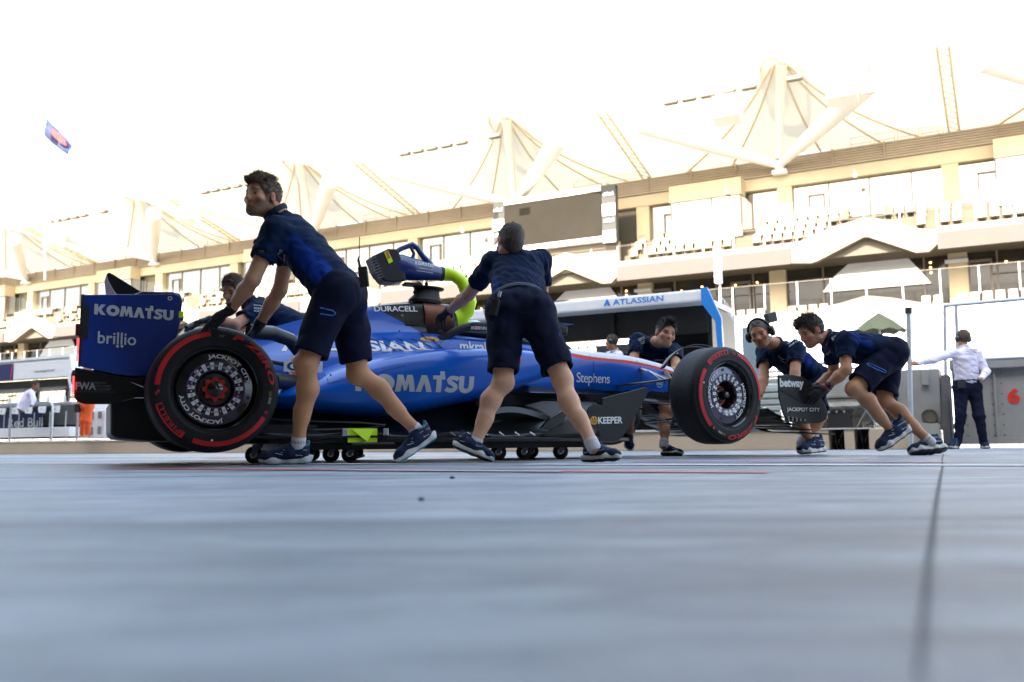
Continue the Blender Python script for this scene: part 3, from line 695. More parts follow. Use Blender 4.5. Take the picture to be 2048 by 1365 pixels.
b = MB(); b.tube([WL.w(s, 9, 0), WL.w(s, 9, zt_)], .035, 8); ml = empty('light_mast', WL.w(s, 9, 0), 'slim white mast with a narrow antenna box standing behind the blue pit stand', 'mast')
b.build('pole', M_WHITE, ml); b = MB(); b.bbox((s-.06, 8.85, z2-.3), (s+.10, 9.08, zt_+.05), .02, T=lambda v: WL.w(v.x, v.y, v.z)); b.build('antenna_box', M_WHITE, ml)
# flag
Yf = 70; fpts = [(92, 235), (90, 258), (118, 282), (142, 294), (136, 310), (112, 290), (93, 276)]
fg = empty('flag', P(90, 560, Yf), 'navy flag with a red emblem blowing above the left end of the canopy', 'flag')
b = MB(); top = [P(92, 235, Yf), P(104, 250, Yf), P(118, 262, Yf+.3), P(132, 276, Yf), P(143, 291, Yf-.3)]; bot = [P(90, 272, Yf), P(102, 285, Yf), P(114, 294, Yf+.3), P(126, 303, Yf), P(137, 310, Yf-.3)]
gr = [[t.lerp(q, j/6)+Vector((0, .12*math.sin(i*1.7+j), 0)) for j in range(7)] for i, (t, q) in enumerate(zip(top, bot))]
b.sheet(gr); M_FLAG = mat('navy_flag_cloth', (.03, .04, .11), .8, var=.3, vscale=3); solid(b.build('cloth', M_FLAG, fg, smooth=True), .03)
b = MB(); c = P(119, 276, Yf-.5); out = [P(104, 258, Yf-.5), P(112, 262, Yf-.5), P(122, 270, Yf-.5), P(131, 283, Yf-.5), P(133, 292, Yf-.5), P(121, 286, Yf-.5), P(110, 276, Yf-.5), P(103, 268, Yf-.5)]
b.add(out+[p+Vector((0, .03, 0)) for p in out], [tuple(range(8)), tuple(range(15, 7, -1))]+[(i, (i+1) % 8, (i+1) % 8+8, i+8) for i in range(8)]); b.build('emblem', mat('red_flag_emblem', (.6, .05, .05), .8, var=.4, vscale=3), fg)
b = MB(); b.tube([P(90, 560, Yf), P(90, 234, Yf)], .05, 6); b.build('pole', M_WHITE, fg)
# ------------------------------------------------------------------ pit wall and everything on it
TW = lambda v: WL.w(v.x, v.y, v.z)
M_PLINTH = mat('cream_wall_paint', (.44, .37, .28), .7, var=.07, vscale=1.2, bump=.15, bscale=30)
M_GREYM = mat('grey_painted_steel', (.23, .245, .25), .5, var=.12, vscale=2.5, rvar=.15)
M_GREYD = mat('dark_grey_steel', (.10, .105, .11), .5, var=.15)
M_RED6 = mat('red_stencil_paint', (.55, .02, .015), .5, var=.1)
M_CABLE = mat('black_cable', (.015, .015, .018), .5)
M_BLUEP = mat('blue_frame_paint', (.012, .20, .62), .35, coat=.5)
M_OFFW = mat('pale_blue_white_panel', (.62, .68, .74), .4, var=.03)
M_TEXTB = mat('azure_lettering', (.01, .18, .60), .5)
M_NAVYP = mat('navy_panel', (.012, .018, .10), .4)
M_STRIPE = mat('red_pinstripe', (.6, .03, .03), .5)
pw = empty('pit_wall', WL.w(5, 0, 0), 'low cream painted pit wall plinth running the length of the lane', 'wall')
b = MB()
def seg(b, s0, s1, zt=.30): b.bbox((s0, 0, 0), (s1, .45, zt), .012, T=TW)
for s0, s1 in ((.34, 6.0), (6.004, 13.4), (13.404, 20.5), (20.504, 60), (-.02, .12), (-1.06, -.22)): seg(b, s0, s1)
b.box((-1.06, .45, 0), (60, 2.2, .28), T=TW)
b.build('plinth', M_PLINTH, pw)
b = MB(); b.box((-.24, -.02, .30), (.46, .5, .318), T=TW); b.box((.5, -.03, .302), (60, .02, .335), T=TW); b.build('coping', mat('worn_white_coping', (.55, .55, .54), .6, var=.15), pw)
b = MB()
for s in (.23, -.12):
    for k in range(9):
        x = s-.09+.02*k+random.uniform(-.01, .01); b.tube([WL.w(x, .30, .0), WL.w(x+random.uniform(-.04, .04), .2, .12), WL.w(x+random.uniform(-.05, .05), .3, .30)], .004, 5, m=k % 3 and 1)
b.build('cable_bundle', [M_STEEL, M_CABLE], pw)
b = MB(); b.box((.121, .43, 0), (.339, .46, .299), T=TW); b.box((-.219, .43, 0), (-.021, .46, .299), T=TW); b.build('duct_recess', M_DARKIN, pw)
b = MB(); b.bbox((-1.14, -.02, 0), (-.86, .5, .36), .01, T=TW); b.build('end_block', mat('grey_green_block', (.26, .27, .24), .7, var=.1), pw)
# steel cabinets behind the right end
b = MB(); cb = empty('steel_cabinet', WL.w(-.7, 1, .28), 'tall grey steel cabinet with round vent next to the gate opening', 'cabinet')
b.bbox((-1.14, .9, .28), (-.42, 1.5, 1.20), .02, T=TW); b.bbox((-.418, .95, .28), (.0, 1.5, 1.16), .02, T=TW); b.bbox((-1.0, .82, .95), (-.9, .9, 1.18), .01, T=TW); b.build('casing', M_GREYM, cb)
b = MB(); c = WL.w(-.98, .88, .48)
def disc(b, c, r, d, m=0): b.lathe([(0, 0), (r*.55, 0), (r*.6, .012), (r*.75, .012), (r*.8, 0), (r*.95, 0), (r, .03), (r, -d)], lambda x, y, h: c+DS*x+Vector((0, 0, y))-DV*h, n=24, m=m)
disc(b, c, .11, .05); b.build('round_vent', mat('vent_bronze', (.22, .21, .18), .35, metal=.7), cb)
b = MB(); b.bbox((-.55, .86, .36), (-.17, .9, .86), .01, T=TW); b.build('black_hatch', M_BLACK, cb)
bx = empty('timing_cabinet', WL.w(.3, 1, .28), 'scratched white low cabinet with an open front behind the pushing crew', 'cabinet')
b = MB(); b.bbox((-.35, .75, .66), (.75, 1.4, .78), .015, T=TW); b.bbox((-.35, .75, .28), (-.2, 1.4, .66), .015, T=TW); b.bbox((.62, .75, .28), (.75, 1.4, .66), .015, T=TW); b.box((-.2, 1.3, .28), (.62, 1.39, .66), T=TW)
b.build('casing', mat('scratched_white_metal', (.55, .58, .58), .5, var=.25, vscale=7), bx)
b = MB(); b.bbox((-.3, .7, .79), (1.7, 1.5, 1.14), .03, T=TW); b.build('upper_housing', mat('grey_green_housing', (.27, .30, .29), .5, var=.12), bx)
b = MB()
for z in (1.18, 1.26, 1.36): b.tube([WL.w(-.2, .9, z), WL.w(2.2, .9, z)], .022, 8)
b.build('pipe', M_STEEL, bx)
b = MB(); b.bbox((1.15, .55, .36), (1.6, 1.1, 1.05), .03, T=TW)
for i in range(6): b.bbox((1.12, .5, .42+.10*i), (1.64, .56, .49+.10*i), .01, T=TW)
o = b.build('condenser_unit', mat('pale_teal_metal', (.45, .52, .52), .35, var=.1, metal=.3)); tag(o, 'pale ribbed cooling unit on the pit wall between headset man and front tyre', 'cooling unit')
case = empty('equipment_case', WL.w(.22, .5, .3), 'black plastic flight case resting on the pit wall by the front wing', 'case')
b = MB(); b.bbox((.07, .28, .318), (.42, .6, .56), .02, T=TW); b.build('box', M_BLACK, case)
b = MB(); b.bbox((.06, .27, .565), (.43, .61, .62), .015, T=TW); b.build('lid', M_BLACK, case)
b = MB(); b.tube([WL.w(.33, .27, .59), WL.w(.31, .22, .63), WL.w(.19, .22, .63), WL.w(.17, .27, .59)], .012, 8); b.build('handle', M_GREYD, case)
b = MB()
for k in range(3): b.box((.13+.11*k, .262, .55), (.155+.11*k, .272, .585), T=TW)
b.build('latch', M_STEEL, case)
def wire(name, pts, r, m, lab): b = MB(); b.tube(pts, r, 7); o = b.build(name, m, smooth=True); tag(o, lab, 'cable')
def loops(s0, n, seed, z=.34):
    rr = random.Random(seed); pts = []
    for i in range(n*10):
        a = i*.63; pts.append(WL.w(s0-.05*i/2.5+.10*math.cos(a), .3+.08*math.sin(a), z+.06+.05*math.sin(a*.7+seed)+rr.uniform(-.01, .01)))
    return pts
wire('power_cable', loops(-.05, 3, 1), .009, M_CABLE, 'tangled black cable beside the flight case on the wall')
wire('power_cable', [WL.w(.05, .3, .62), WL.w(-.1, .25, .66), WL.w(-.22, .25, .5), WL.w(-.3, .2, .34), WL.w(-.5, .2, .33)], .008, mat('teal_cable', (.03, .16, .2), .5), 'teal cable arching from the flight case lid')
wire('power_cable', [WL.w(-.02, .33, .34), WL.w(-.15, .3, .56), WL.w(-.3, .3, .6), WL.w(-.42, .28, .36)], .010, M_GREYM, 'grey cable leaning between the flight case and the pushing man leg')
b = MB(); b.tube([WL.w(-.36, .15, .35), WL.w(-.46, .15, .42)], [.03, .035], 10); o = b.build('fire_nozzle', mat('red_rubber', (.6, .03, .04), .4)); tag(o, 'short red nozzle lying among the cables on the wall', 'nozzle')
rr = random.Random(4); ga = []
for k in range(9):
    s = .75+.22*k; b = MB(); b.bbox((s, .25, .31), (s+.17, .5, .40+rr.uniform(0, .1)), .015, T=TW)
    o = b.build('battery_pack', [M_BLACK, M_GREYD, M_NAVYP][k % 3]); tag(o, ('black', 'dark grey', 'navy')[k % 3]+' box on the pit wall, '+('nearest','second','third','fourth','fifth','sixth','seventh','eighth','last')[k]+' in the row left of the flight case', 'box', 'equipment boxes along the wall')
# gate posts and leaning pole
po = empty('barrier_pole', P(1819, 850, 13.0), 'grey pole with black rubber cap held by the man in the white shirt', 'pole')
b = MB(); b.tube([P(1822, 897, 13.0), P(1822, 850, 13.0), P(1817, 622, 13.0)], .035, 10); b.build('shaft', M_STEEL, po)
b = MB(); b.tube([P(1817, 628, 13.0), P(1817, 616, 13.0)], [.05, .05], 10); b.build('cap', M_BLACK, po)
gt = empty('gate', WL.w(-1.3, 1, 0), 'slim steel gate frame around white openings behind the man in the white shirt', 'gate')
b = MB()
for (px, px2, y0, y1) in ((1889, 1894, 612, 900), (1912, 1916, 608, 760)): b.tube([P(px2, y1, 14.0), P(px, y0, 14.0)], .028, 8)
b.tube([P(1888, 612, 14.0), P(2140, 590, 12.6)], .03, 8); b.tube([P(1960, 719, 13.8), P(2140, 711, 12.6)], .025, 8); b.build('rail', M_STEEL, gt)
b = MB(); v0 = [P(1916, 612, 14.05), P(2140, 594, 12.7), P(2140, 712, 12.7), P(1918, 722, 14.05)]
b.add(v0+[p+DV*.02 for p in v0], [(0, 1, 2, 3), (7, 6, 5, 4), (0, 1, 5, 4), (2, 3, 7, 6), (1, 2, 6, 5), (0, 3, 7, 4)])
pass
# numbered steel barrier wall
w6 = empty('steel_barrier', WL.w(-2, 1.5, 0), 'grey riveted steel barrier wall painted with a red number six', 'barrier')
b = MB(); b.bbox((-5, 1.5, .12), (-1.28, 1.7, 1.22), .01, T=TW); b.bbox((-5, 1.38, 1.2), (-1.26, 1.8, 1.36), .015, T=TW)
for s in (-1.4, -1.88, -2.9, -3.4): b.bbox((s, 1.46, .12), (s+.035, 1.51, 1.2), .004, T=TW)
b.bbox((-5, 1.4, .06), (-1.28, 1.5, .16), .005, T=TW); b.build('panel', M_GREYM, w6)
b = MB()
for s in (-1.32, -1.46, -1.82, -1.95, -2.7):
    for k in range(7): b.sphere(WL.w(s, 1.495, .2+.155*k), .012, n=5)
b.build('rivet', M_GREYD, w6)
lettering('number_six', '6', plane_fn(WL.w(-2.02, 1.49, .66), -DS, (0, 0, 1)), .165, .235, M_RED6, w6, bold=.045, local=False)
b = MB(); b.bbox((-1.27, .9, .0), (-1.16, 1.45, 1.1), .01, T=TW); b.box((-1.24, .7, .0), (-1.155, .9, .75), T=TW); o = b.build('gate_post', M_GREYD); tag(o, 'dark grey gate post between the cabinet and the numbered barrier', 'post')

# ---- right-hand pit stand (white canopy with blue end frame)
at = empty('pit_stand', WL.w(4.4, 1, .28), 'pit wall stand with white canopy, blue end frame and azure lettering', 'pit stand')
b = MB(); b.bbox((2.24, .15, 2.40), (5.28, .62, 2.60), .035, T=TW); b.bbox((5.30, .13, 2.385), (5.72, .64, 2.605), .03, T=TW); b.bbox((5.74, .15, 2.395), (7.3, .62, 2.595), .035, T=TW)
b.bbox((2.3, .62, 2.45), (7.3, 2.3, 2.56), .03, T=TW); b.build('canopy', M_OFFW, at)
b = MB(); fr2 = [(0.14, 2.62), (0.14, 2.38), (.30, 2.36), (.02, 2.05)]
def fprism(s0, s1, pts): b.prism(pts, lambda v, z: WL.w(s0, v, z), lambda v, z: WL.w(s1, v, z))
def bar(pts, r): b.tube([WL.w(*p) for p in pts], r, 4)
b.prism([(2.235, 2.62), (2.235, 2.36), (2.02, 2.05), (1.98, 1.2), (1.90, 1.2), (1.92, 2.1), (2.14, 2.62)], lambda s, z: WL.w(s, .13, z), lambda s, z: WL.w(s, .20, z))
b.bbox((7.3, .13, 2.3), (7.42, .64, 2.6), .02, T=TW); pieces(b, 'end_frame', M_BLUEP, at)
b = MB(); b.prism([(2.13, 2.58), (1.93, 2.12), (1.90, 1.5), (1.87, 1.5), (1.86, 2.1), (1.99, 2.40)], lambda s, z: WL.w(s, .9, z), lambda s, z: WL.w(s, .94, z)); b.build('windscreen', mat('pale_acrylic', (.70, .76, .80), .15, alpha=.3), at)
b = MB(); b.box((2.3, .7, 1.95), (7.25, .78, 2.42), T=TW); b.box((2.3, 2.1, .3), (7.25, 2.2, 1.5), T=TW); b.box((2.25, .75, .3), (2.33, 2.2, 2.4), T=TW); b.box((2.3, 2.1, 1.5), (3.9, 2.2, 2.4), T=TW)
for s in (3.95, 5.6, 7.2): b.box((s, .6, .3), (s+.06, .68, 2.42), T=TW)
b.build('black_backing', M_BLACK, at)
b = MB(); b.bbox((2.4, .55, 1.05), (7.2, 1.15, 1.15), .01, T=TW); b.build('desk', M_GREYD, at)
b = MB()
for k in range(5): s = 2.6+.95*k; b.bbox((s, 1.0, 1.35), (s+.62, 1.05, 1.72), .01, T=TW)
pieces(b, 'monitor', mat('monitor_glass', (.02, .022, .03), .15), at)
b = MB(); b.bbox((3.95, 2.0, 1.62), (4.9, 2.04, 2.0), .005, T=TW); b.build('notice_sheet', mat('grey_notice', (.3, .33, .35), .6), at)
lettering('lettering', 'ATLASSIAN', plane_fn(WL.w(3.78, .145, 2.455), -DS, (0, 0, 1)), .90, .098, M_TEXTB, at, bold=.022, local=False)
b = MB(); b.prism([(3.95, 2.455), (3.90, 2.455), (3.865, 2.545), (3.89, 2.575)], lambda s, z: WL.w(s, .147, z), lambda s, z: WL.w(s, .143, z)); b.prism([(3.885, 2.51), (3.875, 2.455), (3.82, 2.455), (3.875, 2.575)], lambda s, z: WL.w(s, .1465, z), lambda s, z: WL.w(s, .142, z)); b.build('logo', M_TEXTB, at)
# spotlight behind the headset man
sp = empty('work_lamp', P(1540, 650, 14.2), 'black rectangular work lamp on a grey post behind the headset man', 'lamp')
b = MB(); c = P(1541, 636, 14.2); b.bbox((-.09, -.06, -.08), (.09, .05, .08), .02, T=lambda v: c+Matrix.Rotation(.3, 3, 'Z') @ Matrix.Rotation(-.25, 3, 'Y') @ v); b.build('lamp_head', M_BLACK, sp)
b = MB(); b.tube([c+Vector((-.05, 0, -.05)), P(1533, 655, 14.2), P(1530, 740, 14.2)], .015, 8); b.build('bracket', M_BLACK, sp)
b = MB(); b.bbox((1.45, .6, .3), (1.72, .68, 1.98), .01, T=TW); o = b.build('upright_panel', mat('blue_grey_upright', (.22, .30, .36), .4, var=.1)); tag(o, 'blue grey upright panel on the wall behind the headset man', 'panel')

# ---- left-hand pit stand
lp = empty('pit_stand', WL.w(20.5, 1, .3), 'pit wall stand with white and navy canopy at the far left', 'pit stand')
b = MB(); x0, x1 = 18.62, 27.0
out = [(.62, 2.40), (.62, 2.48), (1.0, 2.52), (1.9, 2.42), (1.9, 2.1), (.85, 1.98), (.62, 1.90)]
b.prism(out, lambda v, z: WL.w(x0, v, z), lambda v, z: WL.w(x1, v, z)); b.prism([(x0+.02, 2.46), (x0-.02, 2.44), (x0-.14, 1.95), (x0-.20, 1.5), (x0-.10, 1.5), (x0+.05, 1.9)], lambda s, z: WL.w(s, .6, z), lambda s, z: WL.w(s, .85, z)); b.build('canopy', M_OFFW, lp)
b = MB(); b.box((20.9, .60, 1.94), (27, .612, 2.36), T=TW); b.build('navy_banner', M_NAVYP, lp)
b = MB(); b.prism([(20.9, 2.36), (20.93, 2.36), (20.99, 1.94), (20.96, 1.94)], lambda s, z: WL.w(s, .598, z), lambda s, z: WL.w(s, .594, z)); b.build('banner_stripe', M_STRIPE, lp)
b = MB(); b.box((x0, .615, 1.915), (x1, .63, 1.935), T=TW); b.box((18.63, .6, 2.40), (x1, .63, 2.415), T=TW); b.build('canopy_trim', M_GREYM, lp)
lettering('lettering', 'visacashapprb.com', plane_fn(WL.w(20.05, .61, 2.06), -DS, (0, 0, 1)), .86, .085, M_GREYD, lp, bold=.01, local=False)
b = MB(); b.box((18.65, 1.9, .4), (27, 2.0, 1.35), T=TW); b.box((18.65, .75, 1.70), (27, 1.9, 1.90), T=TW); b.build('black_backing', M_BLACK, lp)
b = MB()
for s in (18.75, 20.5, 21.8, 24): b.box((s, 1.95, 1.30), (s+.12, 2.02, 1.75), T=TW)
b.build('mullion', M_GREYD, lp)
b = MB(); b.bbox((18.5, .6, 1.22), (27, 1.3, 1.30), .02, T=TW); b.build('desk', M_GREYM, lp)
b = MB(); b.box((18.5, 1.3, .75), (27, 1.34, 1.22), T=TW); b.build('desk_panel', mat('silver_graphic_panel', (.33, .34, .34), .4, var=.15, vscale=2), lp)
b = MB(); b.box((20.1, .95, .66), (27, .98, 1.12), T=TW); b.build('navy_panel', M_NAVYP, lp)
b = MB(); b.bbox((18.3, .45, .42), (27, .9, .66), .015, T=TW); b.build('step_box', M_OFFW, lp)
lettering('lettering', 'Red Bull', plane_fn(WL.w(21.5, .94, .70), -DS, (0, 0, 1)), 1.45, .24, M_OFFW, lp, bold=.01, local=False)
lettering('lettering', 'VISA', plane_fn(WL.w(19.2, 1.29, .86), -DS, (0, 0, 1)), .32, .15, M_NAVYP, lp, bold=.02, local=False)
b = MB()
for k in range(8):
    s = 18.85+.55*k; b.prism([(s, 1.2), (s+.34, 1.2), (s+.30, 1.04), (s+.04, 1.02)], lambda a, z: WL.w(a, .57, z), lambda a, z: WL.w(a, .58, z))
b.build('seat_card', M_OFFW, lp)
for k in range(8):
    s = 18.85+.55*k; lettering('lettering', str(8-k), plane_fn(WL.w(s+.22, .566, 1.08), -DS, (0, 0, 1)), .05, .07, M_GREYD, lp, local=False)
# fence along the wall edge at the left
rn = empty('guard_rail', WL.w(20, .05, .3), 'galvanised tubular guard rail standing on the cream wall at the left', 'railing')
b = MB(); z = 1.26
b.tube([WL.w(18.5, .12, .33), WL.w(18.5, .12, z-.1), WL.w(18.55, .12, z-.03), WL.w(18.65, .12, z), WL.w(27, .12, z)], .032, 8)
for s in (20.15, 21.9, 23.6): b.tube([WL.w(s, .12, .33), WL.w(s, .12, z)], .03, 8)
b.tube([WL.w(17.55, .12, .33), WL.w(17.55, .12, z-.1), WL.w(17.45, .12, z), WL.w(15.5, .12, z)], .032, 8)
b.build('tube_frame', M_STEEL, rn, smooth=True)
b = MB()
for k in range(9): b.tube([WL.w(17.9+.62*k, .5, .36), WL.w(17.9+.62*k, .5, 1.05)], .014, 6)
b.build('baluster', M_STEEL, rn)
for k, s in enumerate((18.95, 19.6, 21.2, 21.75)):
    b = MB(); c = WL.w(s, .75, 1.30); b.lathe([(0, 0), (.035, 0), (.035, .14), (.014, .18), (.014, .21), (0, .21)], lambda x, y, h: c+Vector((x, y, h)), n=12)
    o = b.build('water_bottle', M_OFFW, smooth=True); tag(o, 'small white bottle on the left stand desk, '+('rightmost', 'second from the right', 'second from the left', 'leftmost')[k], 'bottle')
# portable air conditioner
ac = empty('air_conditioner', WL.w(17.3, .5, .35), 'white upright air conditioner with vent grilles behind the rear wing', 'air conditioner')
b = MB(); b.bbox((16.95, .4, .36), (17.62, .95, 1.06), .04, T=TW); b.build('casing', M_OFFW, ac); b = MB()
for (s0, s1, z0, z1) in ((17.34, 17.55, .82, 1.0), (17.05, 17.18, .84, 1.0), (17.34, 17.55, .44, .64), (17.05, 17.18, .46, .64)):
    n = 5
    for k in range(n): b.box((s0+(s1-s0)*k/n, .385, z0), (s0+(s1-s0)*(k+.6)/n, .402, z1), T=TW)
b.build('grille', M_GREYM, ac); b = MB(); b.box((17.4, .38, .70), (17.5, .402, .77), T=TW); b.build('display', M_BLACK, ac)
b = MB(); b.box((16.6, .55, .3), (16.66, 1.2, 1.35), T=TW); b.box((16.5, .6, 1.08), (17.9, .66, 1.24), T=TW); o = b.build('side_screen', M_OFFW); tag(o, 'narrow white screen edge beside the air conditioner', 'panel')
# ------------------------------------------------------------------ the racing car (local frame: x forward, y to its left, z up)
def paint(name, a, b2, rough=.28):
    m = mat(name, a, rough, coat=.35, spec=.4); nt = m.node_tree; b = nt.nodes['Principled BSDF']
    g = nt.nodes.new('ShaderNodeTexCoord'); s = nt.nodes.new('ShaderNodeSeparateXYZ'); n = nt.nodes.new('ShaderNodeTexNoise'); n.inputs['Scale'].default_value = 1.3
    mp = nt.nodes.new('ShaderNodeMapRange'); mp.inputs['From Min'].default_value = .42; mp.inputs['From Max'].default_value = .62
    mx = nt.nodes.new('ShaderNodeMix'); mx.data_type = 'RGBA'; mx.inputs[6].default_value = (*a, 1); mx.inputs[7].default_value = (*b2, 1)
    nt.links.new(g.outputs['Object'], n.inputs['Vector']); nt.links.new(n.outputs['Fac'], mp.inputs[0]); nt.links.new(mp.outputs[0], mx.inputs[0]); nt.links.new(mx.outputs[2], b.inputs['Base Color'])
    return m
M_BLUE = paint('racing_blue_paint', (.001, .085, .47), (.002, .12, .60))
M_BLUED = paint('deep_blue_paint', (.001, .024, .20), (.001, .055, .38), .35)
def carbon():
    m = mat('carbon_fibre', (.012, .013, .015), .32, coat=.08, spec=.3); nt = m.node_tree; b = nt.nodes['Principled BSDF']
    tc = nt.nodes.new('ShaderNodeTexCoord'); c = nt.nodes.new('ShaderNodeTexChecker'); c.inputs['Scale'].default_value = 160
    c.inputs[1].default_value = (.005, .0055, .006, 1); c.inputs[2].default_value = (.011, .012, .013, 1)
    nt.links.new(tc.outputs['Object'], c.inputs[0]); nt.links.new(c.outputs[0], b.inputs['Base Color']); return m
M_CARB = carbon()
M_SATIN = mat('satin_grey_carbon', (.009, .0095, .0105), .36, spec=.35, var=.25, vscale=3)
M_BLK = mat('matt_black', (.008, .008, .009), .6)
M_TYRE = mat('tyre_rubber', (.009, .010, .012), .58, spec=.3, var=.25, vscale=18, bump=.12, bscale=70)
M_TREAD = mat('tyre_tread_rubber', (.012, .013, .015), .62, spec=.35, var=.35, vscale=30, bump=.35, bscale=90)
M_RED = mat('tyre_red_marking', (.55, .008, .012), .55, var=.10, vscale=12)
M_WHT = mat('white_marking', (.74, .75, .76), .45, var=.05)
M_SILV = mat('silver_lettering', (.50, .54, .58), .35, var=.05)
M_PURP = mat('purple_marking', (.06, .02, .13), .5)
M_RIM = mat('gloss_black_rim', (.012, .012, .014), .16, coat=.5)
M_RIMF = mat('lilac_sky_sheen_cover', (.10, .09, .13), .22, metal=.6, coat=.4)  # lilac-grey base colour paints sky sheen onto a black gloss cover
M_REDM = mat('red_anodised', (.55, .03, .02), .35, metal=.4)
M_COPPER = mat('copper_band', (.15, .052, .026), .35, metal=.55, var=.2, vscale=4)
M_LIME = mat('lime_plastic', (.62, .95, .01), .35)
M_CHROME = mat('bright_metal', (.55, .56, .58), .25, metal=.9)
M_LEDR = mat('red_tail_led', (.8, .02, .02), .4, emit=(1, .03, .03), estr=1.6)
M_NAVYB = mat('navy_tool_plastic', (.006, .03, .16), .22, coat=.6)
M_YEL = mat('amber_sticker', (.70, .36, .02), .5)
M_ORANGE = mat('orange_roundel', (.75, .13, .02), .5)
M_TAN = mat('yellow_chalk', (.30, .30, .04), .8)

car = empty('racing_car', (CX, CY, 0), 'blue open-wheel racing car on dollies, pushed by the crew', 'racing car', rz=TH)
def cpart(b, name, m, par=None, **k): return b.build(name, m, par or car, local=True, **k)
def spline(ys, n):
    ys = np.array(ys, float); N = len(ys); out = []
    for i in range(N-1):
        p0, p1, p2, p3 = ys[max(i-1, 0)], ys[i], ys[i+1], ys[min(i+2, N-1)]
        for k in range(n):
            t = k/n; out.append(.5*((2*p1)+(-p0+p2)*t+(2*p0-5*p1+4*p2-p3)*t*t+(-p0+3*p1-3*p2+p3)*t**3))
    out.append(ys[-1]); return np.array(out)
def loft(stations, nx=8, ns=5, mirror=True, side=-1, cap=True, matfn=None, mid=None):
    xs = np.array([[s[0]] for s in stations]); S = np.array([s[1] for s in stations], float)
    D = spline(np.concatenate([xs, S.reshape(len(stations), -1)], 1), nx)
    mb = MB(); rows = []
    for r in D:
        sec = spline(r[1:].reshape(-1, 2), ns); pts = [Vector((r[0], side*a, z)) for a, z in sec]
        if mirror: pts += [Vector((r[0], -side*a, z)) for a, z in sec[-2:0:-1]]
        rows.append(pts)
    n = len(rows[0]); m = len(rows); vs = [p for q in rows for p in q]; closed = mirror or True
    fs = []; ms = []
    for i in range(m-1):
        for j in range(n if closed else n-1):
            f = (i*n+j, i*n+(j+1) % n, (i+1)*n+(j+1) % n, (i+1)*n+j); fs.append(f)
            c = (vs[f[0]]+vs[f[1]]+vs[f[2]]+vs[f[3]])/4; ms.append(matfn(c, j, n) if matfn else 0)
    if cap: fs += [tuple(range(n)), tuple(range(m*n-1, (m-1)*n-1, -1))]; ms += [matfn(vs[0], 0, n) if matfn else 0, matfn(vs[-1], 0, n) if matfn else 0]
    mb.add(vs, fs); mb.m = ms; return mb
def bvh(*mbs):
    vs, fs = [], []
    for b in mbs: n = len(vs); vs += b.v; fs += [tuple(i+n for i in f) for f in b.f]
    return BVHTree.FromPolygons(vs, fs)
EC = [(-.35, [(0,.70),(.012,.66),(.03,.60),(.05,.54),(.06,.48),(.06,.44),(.05,.40),(.03,.38),(0,.38)]),
      (0., [(0,.80),(.012,.75),(.03,.68),(.06,.62),(.09,.55),(.11,.48),(.11,.42),(.08,.36),(0,.35)]),
      (.41, [(0,.905),(.014,.86),(.035,.80),(.09,.74),(.17,.68),(.25,.60),(.28,.50),(.25,.38),(0,.30)]),
      (.75, [(0,1.01),(.02,.96),(.06,.89),(.15,.82),(.27,.76),(.36,.66),(.40,.52),(.35,.36),(0,.25)]),
      (1.18, [(0,1.115),(.055,1.09),(.10,1.0),(.17,.90),(.28,.83),(.38,.74),(.42,.55),(.40,.35),(0,.22)]),
      (1.56, [(0,1.165),(.09,1.14),(.13,1.04),(.155,.93),(.27,.87),(.39,.78),(.42,.55),(.40,.35),(0,.22)])]
ec = loft(EC, 14, 8)
_bm = bmesh.new(); _vv = [_bm.verts.new(v) for v in ec.v]
for f in ec.f:
    try: _bm.faces.new([_vv[i] for i in f])
    except ValueError: pass
bmesh.ops.bisect_plane(_bm, geom=_bm.verts[:]+_bm.edges[:]+_bm.faces[:], plane_co=(1.17, 0, 1.11), plane_no=Vector((.56, 0, 1)).normalized()); _bm.verts.index_update()
ec = MB(); ec.add([v.co.copy() for v in _bm.verts], [tuple(v.index for v in f.verts) for f in _bm.faces]); ec.m = [1 if f.calc_center_median().z > 1.11-(f.calc_center_median().x-1.17)*.56 else 0 for f in _bm.faces]; _bm.free()
o = cpart(ec, 'engine_cover', [M_BLUE, M_CARB], smooth=True)
def sec(t, w, bt, f=.93): h = t-bt; return [(0,t),(w*.35,t-.001),(w*.72,t-.02*h/.3),(w*.93,t-.10*h/.3),(w,t-.25*h),(w*.99,t-.55*h),(w*.93,t-.8*h),(w*.74,bt+.01),(0,bt)]
TB = [(1.5, [(0,.92),(.12,.92),(.22,.90),(.29,.86),(.33,.78),(.34,.65),(.34,.5),(.3,.38),(0,.35)]),
      (1.9, [(0,.90),(.15,.90),(.24,.89),(.29,.86),(.32,.76),(.33,.6),(.32,.5),(.28,.42),(0,.40)]),
      (2.4, [(0,.86),(.12,.86),(.22,.85),(.27,.82),(.29,.74),(.29,.6),(.27,.5),(.22,.45),(0,.44)]),
      (2.9, sec(.845, .235, .47)), (3.3, sec(.82, .20, .47)), (3.6, sec(.77, .175, .455)), (3.85, sec(.70, .155, .43)), (4.2, sec(.585, .135, .37)), (4.6, sec(.45, .11, .31)), (4.78, sec(.385, .06, .33))]
def tubmat(c, j, n):
    if c.z < .525 and c.x > 2.0 and c.x < 3.95: return 1
    if c.x > 2.72 and c.x < 3.72 and c.y < 0:
        k = j/6.0
        if 1.75 <= k < 2.25: return 2
        if 2.25 <= k < 2.6: return 3
    if c.x > 3.62: return 1
    return 0
tb = loft(TB, 8, 6, matfn=tubmat); cpart(tb, 'monocoque', [M_BLUE, M_CARB, M_WHT, M_RED], smooth=True)
